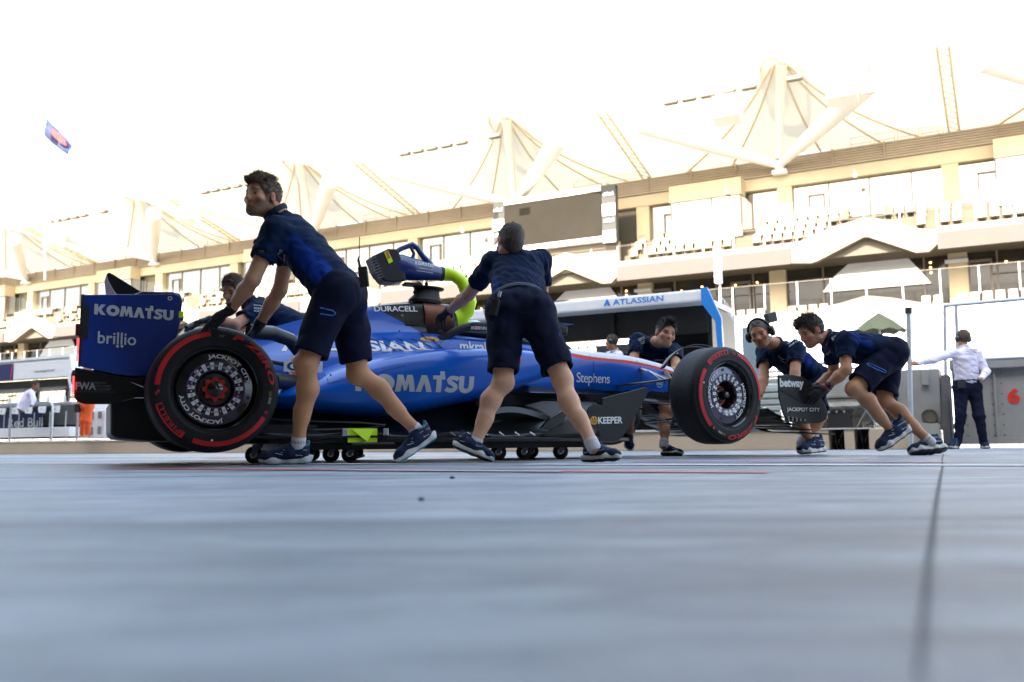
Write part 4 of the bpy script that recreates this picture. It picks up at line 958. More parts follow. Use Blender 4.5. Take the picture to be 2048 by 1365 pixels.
SPS = [(.2, [(.12,.48),(.2,.44),(.3,.42),(.38,.41),(.42,.40),(.42,.385),(.4,.37),(.3,.36),(.12,.36)]),
       (.54, [(.20,.60),(.32,.54),(.46,.505),(.56,.48),(.62,.44),(.62,.41),(.58,.37),(.48,.34),(.2,.33)]),
       (.85, [(.25,.70),(.40,.65),(.56,.615),(.66,.57),(.71,.50),(.71,.42),(.67,.35),(.52,.31),(.25,.3)]),
       (1.18, [(.30,.76),(.46,.72),(.62,.70),(.71,.655),(.75,.57),(.75,.46),(.70,.36),(.55,.31),(.3,.30)]),
       (1.53, [(.30,.79),(.50,.765),(.66,.745),(.735,.70),(.765,.62),(.76,.52),(.71,.42),(.55,.37),(.3,.36)]),
       (1.95, [(.30,.78),(.52,.775),(.66,.765),(.73,.73),(.755,.66),(.75,.58),(.70,.50),(.55,.45),(.3,.44)]),
       (2.22, [(.30,.765),(.50,.765),(.62,.755),(.70,.735),(.725,.69),(.715,.63),(.66,.57),(.5,.55),(.3,.55)]),
       (2.30, [(.30,.745),(.48,.745),(.58,.735),(.64,.715),(.66,.69),(.65,.65),(.6,.60),(.48,.58),(.3,.58)])]
spn = loft(SPS, 9, 7, mirror=False, side=-1); cpart(spn, 'sidepod', M_BLUE, smooth=True)
cpart(loft(SPS, 5, 4, mirror=False, side=1), 'sidepod', M_BLUE, smooth=True)
b = MB(); b.bbox((2.29, -.60, .60), (2.32, -.34, .73), .008); cpart(b, 'air_inlet', M_BLK)
TREE = bvh(ec, tb, spn)
def side_fn(x0, z0, off=.004, slope=0., tree=None, fall=-.75):
    tr = tree or TREE
    def f(u, v):
        x, z = x0+u, z0+v+slope*u; h = tr.ray_cast(Vector((x, -3, z)), Vector((0, 1, 0)))
        y = h[0].y if h[0] else fall
        return Vector((x, y-off, z))
    return f
def sticker(name, body, x0, z0, w, h, m, bold=.02, cuts=14, slope=0., sp=1., off=.004): return lettering(name, body, side_fn(x0, z0, off, slope), w, h, m, car, bold=bold, cuts=cuts, spacing=sp)
xa, za = carp(713, 782, -.75); xb, zb_ = carp(947, 781, -.75)
heavy_word('lettering', 'KOMATSU', side_fn(xa, za+.0), xb-xa, .108, M_SILV, car, cuts=36)
xa, za = carp(575, 697, -.36); xb, zb_ = carp(846, 700, -.36)
sticker('lettering', 'ATLASSIAN', xa, za, xb-xa, .085, M_WHT, .03, 30)
xa, za = carp(922, 699, -.34); sticker('lettering', 'mkraken', xa, za-.01, .33, .075, M_WHT, .02)
xa, za = carp(1048, 720, -.30); sticker('lettering', 'RO', xa, za, .16, .06, M_WHT, .03)
xa, za = carp(1152, 773, -.24); lettering('lettering', 'Stephens', side_fn(xa, za+.006), .315, .10, M_WHT, car, bold=-.0, cuts=10, spacing=.92)
xa, za = carp(752, 622, -.11); lettering('lettering', 'DURACELL', side_fn(xa, za, .004, .03), .31, .042, M_WHT, car, bold=.02, cuts=14)
b = MB(); f_ = side_fn(0, 0, .005)
for cx_, cz_ in ((1.965, .70), (2.015, .70)): b.add([f_(cx_-.018, cz_-.035), f_(cx_+.018, cz_-.035), f_(cx_+.016, cz_+.03), f_(cx_, cz_-.002), f_(cx_-.016, cz_+.03)], [(0, 1, 3), (1, 2, 3), (0, 3, 4)])
cpart(b, 'logo', M_RED)
def disc_on(name, x, z, rx, rz_, m, off, n=28, par=None):
    f = side_fn(0, 0, off); b = MB(); b.add([f(x, z)]+[f(x+rx*math.cos(2*math.pi*i/n), z+rz_*math.sin(2*math.pi*i/n)) for i in range(n)], [(0, 1+i, 1+(i+1) % n) for i in range(n)]); return cpart(b, name, m, fix=False)
xg, zg = carp(603, 735, -.42)
_yg = -.47
for nm, m, r, of in (('roundel_rim', M_WHT, .105, 0), ('roundel_ring', M_ORANGE, .09, .002)):
    b = MB(); b.lathe([(0, 0), (r, 0), (r, .012)], lambda x, y, h: Vector((xg+x, _yg-of+h, zg+y*.8)), n=32); cpart(b, nm, m, fix=False)
b = MB(); f_ = lambda x, z: Vector((x, _yg-.004, z)); b.add([f_(xg-.125, zg-.035), f_(xg+.125, zg-.035), f_(xg+.125, zg+.035), f_(xg-.125, zg+.035)], [(0, 1, 2, 3)]); cpart(b, 'roundel_bar', M_WHT)
lettering('lettering', 'Gulf', plane_fn((xg-.105, _yg-.006, zg-.028), (1, 0, 0), (0, 0, 1)), .21, .058, mat('roundel_navy', (.01, .03, .22), .4), car, bold=.03, cuts=6)
xl, zl = carp(863, 678, -.33); disc_on('name_sticker', xl, zl, .068, .021, M_YEL, .004); sticker('lettering', 'Luke', xl-.035, zl-.010, .07, .02, M_BLK, .01, 4, off=.006)
# louvres and panel lines on the flank
for k in range(5):
    xk = carp(745+28*k, 690, -.36)[0]; f_ = side_fn(0, 0, .007); b = MB(); n = 8
    L_ = [f_(xk+.02*t*8/8+.012*math.sin(3*t/8), .86-.115*t/8) for t in range(n+1)]; R_ = [p+Vector((.011, 0, .0)) for p in L_]
    b.add(L_+R_, [(i, i+1, n+2+i, n+1+i) for i in range(n)]); cpart(b, 'louvre', M_BLK)
b = MB(); f_ = side_fn(0, 0, .0045)
def seam(pts, w=.0035):
    P_ = []
    for (xa_, za_), (xb_, zb2) in zip(pts, pts[1:]):
        for t in range(8): P_.append((xa_+(xb_-xa_)*t/8, za_+(zb2-za_)*t/8))
    P_.append(pts[-1]); vs = []
    for i, (x, z) in enumerate(P_):
        q0, q1 = P_[max(i-1, 0)], P_[min(i+1, len(P_)-1)]; dx, dz = q1[0]-q0[0], q1[1]-q0[1]; L_ = math.hypot(dx, dz) or 1
        vs += [f_(x-dz/L_*w/2, z+dx/L_*w/2), f_(x+dz/L_*w/2, z-dx/L_*w/2)]
    b.add(vs, [(2*i, 2*i+1, 2*i+3, 2*i+2) for i in range(len(P_)-1)])
seam([(.74, .76), (.72, .5), (.98, .56), (1.2, .62)]); seam([(.66, .74), (.64, .40)]); seam([(1.5, .90), (1.56, .84), (1.62, .79)]); seam([(1.72, .92), (1.62, .84), (1.58, .80)]); seam([(2.0, .88), (1.98, .79)]); seam([(2.9, .83), (2.9, .50)]); seam([(3.35, .80), (3.37, .50)])
cpart(b, 'panel_gap', M_BLK)
b = MB()
for x, z in [(.62, .70), (.62, .60), (.62, .5), (.76, .68), (.75, .56), (.95, .6), (1.35, .92), (1.45, 1.0), (1.7, .88), (2.1, .82)]:
    p = f_(x, z); b.lathe([(0, -.002), (.006, -.002), (.006, .003)], lambda a, c, h: p+Vector((a, h, c)), n=8)
cpart(b, 'fastener', M_BLK)
p = side_fn(0, 0, .004)(carp(805, 632, -.12)[0], carp(805, 632, -.12)[1]); b = MB(); b.lathe([(0, 0), (.012, 0), (.014, .004)], lambda a, c, h: p+Vector((a, h-.003, c)), n=14); b.lathe([(.007, -.001), (.010, -.001)], lambda a, c, h: p+Vector((a, h-.004, c)), n=14, m=1); cpart(b, 'jacking_plug', [M_CHROME, M_BLK])
# airbox, copper band, roll structure
b = MB(); n = 28
def ring_loft(b, st, m=0):
    vs = []; fs = []; N = 32
    for (x, cz, ry, rz2) in st: vs += [Vector((x, ry*math.copysign(abs(math.cos(a))**.8, math.cos(a)), cz+rz2*math.copysign(abs(math.sin(a))**.8, math.sin(a)))) for a in [2*math.pi*i/N for i in range(N)]]
    for i in range(len(st)-1): fs += [(i*N+j, i*N+(j+1) % N, (i+1)*N+(j+1) % N, (i+1)*N+j) for j in range(N)]
    fs += [tuple(range(N)), tuple(range(len(st)*N-1, (len(st)-1)*N-1, -1))]; b.add(vs, fs, m)
st_ = []
for k in range(13):
    x = 1.55+.018*k; st_.append((x, 1.035, .148+.002*(k % 2), .128-.0006*k+.0018*(k % 2)))
ring_loft(b, st_); cpart(b, 'copper_band', M_COPPER, smooth=True)
b = MB(); ring_loft(b, [(1.76, 1.03, .13, .11), (1.79, 1.03, .12, .10), (1.80, 1.03, .10, .08)]); cpart(b, 'airbox_mouth', M_BLK, smooth=True)
b = MB(); b.prism([(1.42, .86), (1.64, .86), (1.67, .93), (1.54, .97), (1.40, .98)], lambda x, z: Vector((x, -.14, z)), lambda x, z: Vector((x, .14, z)));
b.tube([(1.66, -.09, .95), (1.72, -.12, .90), (1.75, -.15, .86)], [.035, .03, .028], 8); b.tube([(1.66, .09, .95), (1.72, .12, .90), (1.75, .15, .86)], [.035, .03, .028], 8); cpart(b, 'roll_structure', M_CARB)
b = MB(); b.lathe([(0, 0), (.125, 0), (.13, .02), (.10, .06), (.085, .105), (.115, .11), (.12, .122), (0, .125)], lambda x, y, h: Vector((1.60+x+.25*h, y*.8, 1.155+h-.06*x)), n=28)
b.sphere((1.555, 0, 1.30), .018, n=5); b.sphere((1.62, .02, 1.31), .015, n=5)
cpart(b, 'camera_pod', M_BLK, smooth=True)
# cockpit
b = MB(); ring = [(2.15+.42*math.cos(a), .23*math.sin(a), .895-.05*math.cos(a)) for a in [i*math.pi/16 for i in range(33)]]; b.tube(ring, .028, 8); cpart(b, 'cockpit_rim', M_BLK, smooth=True)
b = MB(); pts = [(1.62, -.27, .86), (1.80, -.29, .95), (2.0, -.285, .975), (2.25, -.25, .985), (2.5, -.15, .985), (2.66, 0, .975), (2.5, .15, .985), (2.25, .25, .985), (2.0, .285, .975), (1.8, .29, .95), (1.62, .27, .86)]
P_ = spline(pts, 6); b.tube([tuple(p) for p in P_], .03, 10); b.tube([(2.66, 0, .97), (2.76, 0, .90), (2.84, 0, .84)], [.028, .022, .02], 8); b.bbox((1.84, -.33, .925), (2.15, -.31, .985), .008); cpart(b, 'halo', M_BLK, smooth=True)
xa, za = carp(950, 667, -.335); lettering('lettering', 'BROWNING', plane_fn((xa-.03, -.334, .935), (1, 0, 0), (0, 0, 1)), .14, .024, M_SILV, car, bold=.02)
b = MB(); b.box((1.865, -.3335, .935), (1.905, -.332, .962)); cpart(b, 'flag_sticker', mat('flag_sticker_red', (.45, .08, .12), .5, var=.8, vscale=60))
for sy in (-1, 1):
    b = MB(); c = Vector((2.50, sy*.50, .93)); b.bbox((2.42, sy*.50-.075, .895), (2.50, sy*.50+.075, .965), .02); b.box((2.412, sy*.50-.065, .905), (2.419, sy*.50+.065, .955), m=1)
    b.tube([(2.46, sy*.48, .90), (2.48, sy*.40, .85), (2.5, sy*.28, .81)], [.008, .01, .014], 6); b.sheet([[Vector((2.40, sy*.5-.09+.18*i/6, .985+.006*math.sin(i))), Vector((2.54, sy*.5-.09+.18*i/6, .975))] for i in range(7)])
    cpart(b, 'mirror', [M_CARB, M_CHROME])
hm = MB(); hm.sphere((0, 0, 0), .13, n=12, sc=(1.1, .95, 1.0)); hm.box((.10, -.09, -.02), (.148, .09, .05), m=1)
hl = hm.build('racing_helmet', [M_WHT, M_BLK], smooth=True); hl.location = carw(2.0, .02, .925); hl.rotation_euler = (0, 0, TH); tag(hl, 'white domed racing helmet showing above the cockpit rim', 'helmet')
# floor
FO = [(.15, .55), (.35, .72), (.6, .78), (1.5, .80), (2.3, .80), (2.75, .74), (2.98, .60)]
b = MB(); top = FO; out = [(x, -w) for x, w in FO]+[(x, w) for x, w in FO[::-1]]
b.prism(out, lambda x, y: Vector((x, y, .125)), lambda x, y: Vector((x, y, .155))); fl_ = cpart(b, 'floor', M_CARB); bevel(fl_, .006)
b = MB(); rows = []
for i in range(41):
    x = .1+2.75*i/40; e = .79-.30*max(0, (.5-x)/.5)-.08*max(0, (x-2.4)/.5); k = 1-max(0, (.5-x)/.8); w = .02*math.sin(x*5)
    rows.append([Vector((x, -e, .156)), Vector((x, -e+.02, .185+.01*math.sin(x*9))), Vector((x, -e+.10, .20+w*.5)), Vector((x, -e+.20, .24+w)), Vector((x, -e+.28, .31*k+w)), Vector((x, -e+.36, .40*k+.02)), Vector((x, -e+.5, .44*k+.02))])
b.sheet(rows); o = cpart(b, 'floor_upper_surface', M_CARB, smooth=True); solid(o, .01)
b = MB()
for k in range(7): x = .9+.1*k if k < 1 else 1.38+.115*k; b.tube([(x, -.795, .190), (x+.03, -.81, .168)], [.007, .004], 6)
cpart(b, 'floor_stay', M_CHROME)
b = MB(); b.tube([carloc for carloc in [(.25, -.74, .21), (.6, -.80, .205), (.95, -.81, .215), (1.05, -.81, .235), (.9, -.80, .25), (.5, -.76, .26), (.2, -.7, .28)]], .007, 6); b.bbox((.2, -.83, .158), (1.0, -.76, .172), .005); b.bbox((.15, -.80, .185), (.62, -.795, .235), .002); cpart(b, 'floor_edge_wing', M_SATIN)
b = MB(); b.box((.5, -.62, .085), (2.6, .62, .124)); cpart(b, 'plank', M_BLK)
# undercut fairing between tub and floor (carbon curves)
b = MB(); rows = []
for i in range(25):
    x = 1.75+1.35*i/24; t = i/24; yy = -.68+.42*t
    rows.append([Vector((x, yy-.12*(1-t), .17)), Vector((x, yy+.04, .20+.02*math.sin(6*t))), Vector((x, yy+.07, .25+.03*math.sin(7*t))), Vector((x, yy-.03, .29+.04*math.sin(8*t))), Vector((x, yy-.02, .33+.04*math.sin(8*t))), Vector((x, yy+.09, .37+.02*math.sin(6*t))), Vector((x, yy+.06, .43)), Vector((x, yy+.03, .47+.02*t)), Vector((x, yy+.10, .53))])
b.sheet(rows); solid(cpart(b, 'undercut_fairing', mat('gloss_carbon', (.006, .0065, .008), .2, spec=.4), smooth=True), .01)
def pxpoly(pts, y): return [carp(px, py, y) for px, py in pts]
def plate(name, pts, y, th, m, bev=.004, bow=0., par=None):
    out = pxpoly(pts, y); b = MB(); b.prism(out, lambda x, z: Vector((x, y, z)), lambda x, z: Vector((x, y+th, z))); o = cpart(b, name, m, par); bevel(o, bev); return o
FN = [(1205, 797), (1235, 789), (1265, 782), (1290, 775), (1296, 778), (1296, 786), (1283, 812), (1268, 838), (1254, 862), (1244, 876), (1228, 886), (1214, 889), (1200, 883), (1150, 878), (1135, 868), (1160, 862), (1178, 815), (1188, 808), (1204, 812)]
o = plate('floor_fence', FN, -.78, .014, M_SATIN, .003)
b = MB()
for (x0_, x1_, y_) in ((2.15, 2.62, -.79), (2.3, 2.75, -.70), (2.45, 2.85, -.60)):
    rows = []
    for i in range(13):
        t = i/12; x = x0_+(x1_-x0_)*t; h = .16+.20*math.sin(math.pi*min(1, t*.9+.1)*.5)**1.5
        rows.append([Vector((x, y_-.02*math.sin(math.pi*t)+.06*t*j/5, .16+(h-.16)*j/5)) for j in range(6)])
    b.sheet(rows)
solid(cpart(b, 'turning_vane', M_SATIN, smooth=True), .008)
b = MB(); b.prism([carp(*p, -.80) for p in ((1080, 857), (1100, 835), (1130, 818), (1137, 822), (1128, 845), (1105, 860))], lambda x, z: Vector((x, -.80, z)), lambda x, z: Vector((x, -.775, z))); bevel(cpart(b, 'vane_foot', M_RIM), .008, 3)
fx, fz = carp(1197, 847, -.785)
lettering('lettering', 'KEEPER', plane_fn((fx, -.7822, fz-.004), (1, 0, .02), (0, 0, 1)), .20, .048, M_WHT, car, bold=.03)
b = MB(); c = Vector((fx-.034, -.7822, fz+.02)); b.lathe([(0, 0), (.030, 0)], lambda x, y, h: c+Vector((x, h, y)), n=24); cpart(b, 'keeper_disc', M_YEL)
b = MB()
for a in (0, 60, 120, 180, 240, 300):
    q = math.radians(a+20); d = Vector((math.cos(q), 0, math.sin(q))); p_ = c+Vector((0, -.0015, 0)); n_ = Vector((-d.z, 0, d.x))*.0025; b.add([p_+d*.006-n_, p_+d*.006+n_, p_+d*.025+n_, p_+d*.025-n_], [(0, 1, 2, 3)])
cpart(b, 'keeper_mark', M_BLK)
# rear wing
RW = [(163, 590), (350, 588), (361, 593), (365, 603), (360, 645), (349, 700), (336, 745), (300, 751), (265, 753), (232, 749), (160, 733)]
rw = plate('rear_wing_endplate', RW, -.55, .016, M_BLUED)
o = plate('endplate_edge', [(162, 589), (169, 589), (166, 666), (160, 735), (156, 733), (160, 640)], -.553, .005, M_BLK, .001)
o = plate('endplate_recess', [(165, 612), (179, 613), (176, 679), (162, 678)], -.5535, .0035, M_BLK, .001)
for y_ in (.55,): plate('rear_wing_endplate', RW, y_, .016, M_BLUED)
heavy_word('lettering', 'KOMATSU', plane_fn((carp(188, 629, -.556)[0], -.556, carp(188, 629, -.556)[1]), (1, 0, -.035), (0, 0, 1)), carp(347, 633, -.556)[0]-carp(188, 629, -.556)[0], .062, M_SILV, car)
lettering('lettering', 'brillio', plane_fn((carp(195, 687, -.556)[0], -.556, carp(195, 687, -.556)[1]), (1, 0, -.03), (0, 0, 1)), carp(272, 687, -.556)[0]-carp(195, 687, -.556)[0], .072, M_SILV, car, bold=.012, label='silver lower-case wording with two dots below')
b = MB()
for px in (235, 244): x, z = carp(px, 693, -.556); b.lathe([(0, 0), (.0085, 0)], lambda u, v, h: Vector((x+u, -.556, z+v)), n=14)
cpart(b, 'logo_dot', M_SILV)
x, z = carp(340, 597, -.556); b = MB(); b.lathe([(.008, 0), (.013, 0)], lambda u, v, h: Vector((x+u, -.556, z+v)), n=16); cpart(b, 'endplate_mark', M_SILV)
lower = plate('lower_endplate', [(150, 735), (168, 738), (232, 752), (270, 756), (330, 750), (335, 808), (170, 809), (155, 804), (148, 795), (147, 765)], -.54, .014, M_CARB, .006)
x, z = carp(150, 780, -.5415); lettering('lettering', 'FWA', plane_fn((x, -.5415, z), (1, 0, 0), (0, 0, 1)), .11, .046, M_GREYM, car, bold=.045)
x, z = carp(188, 781, -.5415); lettering('lettering', 'FRANK\nWILLIAMS\nACADEMY', plane_fn((x, -.5415, z), (1, 0, 0), (0, 0, 1)), .095, .05, M_GREYD, car, bold=.01)
x, z = carp(150, 785, -.5415); lettering('lettering', 'Powered by Spinal Injuries Association', plane_fn((x, -.5415, z), (1, 0, 0), (0, 0, 1)), .215, .009, M_GREYD, car)
b = MB()
for (px, y0_, y1_) in ((165, 613, 667), (157, 676, 722), (148, 752, 796)):
    x, z0_ = carp(px, y1_, -.545); _, z1_ = carp(px, y0_, -.545); n = 12
    for k in range(n): za_ = z0_+(z1_-z0_)*k/n; b.bbox((x-.012, -.545-.006, za_), (x-.002, -.545+.006, za_+(z1_-z0_)/n*.75), .001)
cpart(b, 'tail_light', M_LEDR)
b = MB(); b.bbox((carp(156, 650, -.53)[0]-.012, -.54, carp(156, 672, -.53)[1]), (carp(161, 650, -.53)[0], -.5, carp(156, 648, -.53)[1]), .004); cpart(b, 'light_housing', M_BLK)
# wing planes
b = MB(); rows = []
for j in range(13):
    y = -.53+1.06*j/12; rows.append([Vector((-.14-.42*t, y, .90+.10*t**1.6+.015*math.sin(3*t))) for t in [i/10 for i in range(11)]])
b.sheet(rows); solid(cpart(b, 'main_plane', M_CARB, smooth=True), .02)
# the upper flap stands open and rises above the endplate
plate('wing_flap', [(213, 549), (218, 545), (228, 550), (286, 586), (288, 592), (236, 593), (222, 575), (214, 560)], .22, .05, M_CARB, .004)
plate('flap_sky_glint', [(209, 562), (213, 549), (217, 562), (226, 579), (238, 594), (212, 594)], .205, .016, mat('lilac_sky_glint', (.30, .24, .30), .3), .003)  # lilac plate painting the sky reflection along the flap's left edge
plate('flap_edge', [(268, 589), (285, 583), (345, 584), (360, 588), (364, 596), (358, 593), (268, 593)], -.53, .4, M_RIM, .006)
b = MB(); b.bbox((-.5, -.03, .55), (-.2, .03, .98), .012); cpart(b, 'wing_pylon', M_CARB)
# gearbox, diffuser
b = MB(); out = pxpoly([(221, 805), (221, 870), (232, 876), (300, 882), (520, 882), (520, 800), (420, 745), (250, 752)], -.50)
b.prism(out, lambda x, z: Vector((x, -.50, z)), lambda x, z: Vector((x, .50, z))); bevel(cpart(b, 'diffuser', M_BLK), .02)
b = MB()
for k, (z_, l_) in enumerate(((.47, .30), (.56, .22))): b.sheet([[Vector((-.62+.28*t, -.52+1.04*j/6, z_+.05*(1-t)**2)) for t in [i/6 for i in range(7)]] for j in range(7)])
solid(cpart(b, 'beam_wing', M_CARB, smooth=True), .012)
b = MB()
for pts in ([(262, 765, -.56), (285, 775, -.56), (305, 785, -.56)], [(245, 803, -.56), (270, 797, -.56), (300, 797, -.56)]):
    b.tube([(carp(px, py, y)[0], y, carp(px, py, y)[1]) for px, py, y in pts], [.004, .012, .01], 8, flat=.5)
cpart(b, 'duct_fin', M_RIM)
b = MB(); b.bbox((-.75, -.06, .50), (-.35, .06, .60), .03); b.bbox((-.50, -.16, .2), (.3, .16, .50), .04); cpart(b, 'gearbox', M_BLK)
# rear suspension
def arm(b, pts, r, flat=1.): b.tube([(carp(px, py, y)[0], y, carp(px, py, y)[1]) for px, py, y in pts], r, 12, flat=flat)
b = MB(); arm(b, [(500, 664, -.66), (545, 667, -.56), (580, 680, -.48), (598, 705, -.42)], [.045, .047, .045, .04]); arm(b, [(545, 762, -.62), (600, 766, -.40)], .05); arm(b, [(520, 720, -.62), (600, 735, -.3)], .014); cpart(b, 'rear_suspension', M_CARB, smooth=True)
b = MB(); arm(b, [(372, 655, -.62), (385, 648, -.56)], [.012, .012]); b.bbox((carp(357, 650, -.6)[0], -.61, .88), (carp(366, 650, -.6)[0], -.6, .92), .004, m=1); cpart(b, 'wheel_tether', [M_CARB, M_LIME])
for sy in (-1, 1): b = MB(); b.tube([(0, sy*.93, .435), (0, sy*.2, .44)], .05, 10); b.tube([(0.02, sy*.66, .44), (0.02, sy*.56, .44)], .21, 24); cpart(b, 'rear_hub', M_BLK)

# ---- wheels
RO = [0,32,15,19,4,21,2,25,17,34,6,27,13,36,11,30,8,23,10,5,24,16,33,1,20,14,31,9,22,18,29,7,28,12,35,3,26]
def arc_fn(T, a0, r, h, sense=-1):   # text running clockwise, tops outward
    return lambda u, v: T((r+v)*math.cos(a0+sense*u/r), (r+v)*math.sin(a0+sense*u/r), h)
def arc_band(b, T, a0, a1, r0, r1, h, m=0, n=20, h1=None):
    h1 = h if h1 is None else h1; vs = []
    for i in range(n+1):
        a = math.radians(a0+(a1-a0)*i/n); vs += [T(r0*math.cos(a), r0*math.sin(a), h), T(r1*math.cos(a), r1*math.sin(a), h1)]
    b.add(vs, [(2*i, 2*i+1, 2*i+3, 2*i+2) for i in range(n)], m)
def side_h(r):      # sidewall height (inward) at a radius
    pr = [(.240, .016), (.262, .004), (.30, .0), (.33, .008), (.350, .03)]
    for (r0, h0), (r1, h1) in zip(pr, pr[1:]):
        if r <= r1: return h0+(h1-h0)*(r-r0)/(r1-r0)
    return .03
def make_wheel(cx_, cy_, cz_, w, yaw, rot, front, near, detail, label):
    Rz = Matrix.Rotation(yaw+(0 if near else math.pi), 3, 'Z'); C = Vector((cx_, cy_, cz_))
    def T(a, b_, h): return C+Rz @ Vector((a, h, b_))
    prof = [(.232, .03), (.240, .014), (.248, .010), (.262, .004), (.268, .006), (.30, .0), (.33, .008), (.345, .022), (.355, .042), (.3595, .062), (.36, .09), (.361, w/2), (.36, w-.09), (.3595, w-.062), (.355, w-.042), (.345, w-.02), (.30, w), (.24, w-.01), (.232, w-.03), (.225, w/2)]
    b = MB(); b.lathe(prof, T, n=96, closed=True, mf=lambda i: 1 if 9 <= i <= 12 else 0); ty = cpart(b, 'wheel', [M_TYRE, M_TREAD], smooth=True, sharp=50); ty['label'] = label
    b = MB(); b.lathe([(.2415, .016), (.236, .012), (.228, .020), (.222, .055), (.215, .065)], T, n=72)
    b.lathe([(.222, .055), (.222, w-.02)], T, n=48); cpart(b, 'rim', M_RIM, ty, smooth=True)
    if not detail:
        b = MB(); b.lathe([(0, w-.10), (.22, w-.07)], T, n=32); cpart(b, 'brake_drum', M_BLK, ty); return ty
    if front: pc = [(.218, .064), (.208, .050), (.165, .040), (.158, .037), (.104, .047), (.098, .055), (.092, .15), (0, .16)]
    else: pc = [(.218, .064), (.206, .046), (.165, .036), (.158, .034), (.104, .040), (.10, .055), (.09, .075), (0, .08)]
    b = MB(); b.lathe(pc, T, n=72, mf=lambda i: (1 if (front and 1 <= i <= 2) else 0)); cpart(b, 'wheel_cover', [M_RIM, M_RIMF], ty, smooth=True, sharp=30)
    def hc(r):
        for (r0, h0), (r1, h1) in zip(pc, pc[1:]):
            if r1 <= r <= r0: return h0+(h1-h0)*(r-r0)/(r1-r0)
        return .05
    # number ring
    b = MB(); r0, r1 = .112, .152; st = 360/37
    zero = -18 if not front else -115
    for k in range(37):
        a = zero-st*k; m = 2 if k == 0 else (0 if k % 2 == 1 else 1)
        arc_band(b, T, a-st/2+.3, a+st/2-.3, r0, r1, hc(r0)-.0035, m, 3, hc(r1)-.0035)
    arc_band(b, T, 0, 360, r1+.001, r1+.006, hc(r1)-.003, 2, 72); arc_band(b, T, 0, 360, r0-.006, r0-.001, hc(r0)-.003, 2, 72)
    cpart(b, 'number_ring', [M_WHT, M_RIM, M_PURP], ty, fix=False)
    gb = MB(); ms = []
    for k, v in enumerate(RO):
        bm = text_geo(str(v), 1, .02); xs = [q.co.x for q in bm.verts]; ys = [q.co.y for q in bm.verts]; mx_ = (min(xs)+max(xs))/2; sc = .014
        a0 = math.radians(zero-st*k); base = len(gb.v); bm.verts.index_update()
        vs = []
        for q in bm.verts:
            u = (q.co.x-mx_)*sc; r = .126+(q.co.y-min(ys))*sc; a = a0-u/r; vs.append(T(r*math.cos(a), r*math.sin(a), hc(r)-.006))
        gb.add(vs, [tuple(q.index for q in f.verts) for f in bm.faces], 0 if k % 2 == 1 else 1); bm.free()
    cpart(gb, 'ring_number', [M_BLK, M_WHT], ty, fix=False)
    A = math.radians
    for a in ((104, 285) if not front else (212, 30)):
        lettering('lettering', 'JACKPOT CITY', arc_fn(T, A(a), .168, .037), .168*A(94), .030, M_WHT, ty, bold=.03, cuts=60)
        lettering('lettering', 'CASINO', arc_fn(T, A(a-42), .157, .031), .157*A(20), .008, M_SILV, ty, bold=.02, cuts=12)
    b = MB(); q = [(-.145, .055), (-.105, .115), (-.112, .045), (-.155, -.005)]
    if not front:
        for i in range(4):
            p0, p1 = Vector(q[i]), Vector(q[(i+1) % 4]); d = (p1-p0).normalized(); n_ = Vector((-d.y, d.x))*.0025
            b.add([T(*(p0-n_), .031), T(*(p1-n_), .031), T(*(p1+n_), .031), T(*(p0+n_), .031)], [(0, 1, 2, 3)])
        cpart(b, 'diamond_mark', M_PURP, ty, fix=False)
    # hub nut
    b = MB()
    if not front:
        N = 64; ro = []
        for i in range(N):
            a = 2*math.pi*i/N; r = .062+.007*max(-1, min(1, 2.2*math.cos(8*a))); ro.append((r*math.cos(a), r*math.sin(a)))
        b.prism(ro, lambda x, y: T(x, y, .040), lambda x, y: T(x, y, .075)); cpart(b, 'wheel_nut', M_REDM, ty)
        b = MB(); b.lathe([(.045, .038), (.042, .026), (.030, .018), (.018, .006), (0, .0)], T, n=28); cpart(b, 'hub_cap', M_RIM, ty, smooth=True)
    else:
        b.lathe([(.072, .130), (.072, .118), (.060, .118), (.060, .150)], T, n=40); cpart(b, 'wheel_nut', M_REDM, ty, smooth=True)
        b = MB(); b.lathe([(.055, .145), (.05, .105), (.035, .095), (.03, .05), (.02, .035), (0, .03)], T, n=24)
        for k in range(10): a = 2*math.pi*k/10; b.sphere(T(.043*math.cos(a), .043*math.sin(a), .097), .007, n=4, m=1)
        cpart(b, 'hub_cap', [M_RIM, M_CHROME], ty, smooth=True)
    # holes
    b = MB()
    for a in ([20, -15, -28] if not front else [100, 62, 205, 250]):
        c0 = T(.188*math.cos(A(a)), .188*math.sin(A(a)), .038); b.lathe([(0, 0), (.010, 0)], lambda x, y, h: c0+Rz @ Vector((x, h, y)), n=12)
    cpart(b, 'vent_hole', M_BLK, ty)
    # sidewall markings
    b = MB(); off = -.0022
    for (a0, a1) in ((97, 177), (248, 329)):
        arc_band(b, T, a0+rot, a1+rot, .298, .311, side_h(.298)+off, 0, 40, side_h(.311)+off); arc_band(b, T, a0+rot, a1+rot, .311, .325, side_h(.311)+off, 0, 40, side_h(.325)+off)
    for (a0, a1, r0_, r1_) in ((182, 185, .30, .31), (333, 336, .30, .318), (184, 187, .312, .32)): arc_band(b, T, a0+rot, a1+rot, r0_, r1_, side_h(r0_)+off, 0, 4)
    arc_band(b, T, 196+rot, 235+rot, .322, .330, side_h(.322)+off, 0, 20, side_h(.330)+off-.001)
    arc_band(b, T, 234+rot, 237.5+rot, .292, .330, side_h(.30)+off, 0, 4, side_h(.330)+off-.001)
    cpart(b, 'sidewall_stripe', M_RED, ty, fix=False)
    def sw(a0): return lambda u, v: T((.294+v)*math.cos(a0-u/.294), (.294+v)*math.sin(a0-u/.294), side_h(.294+v)+off-.0003)
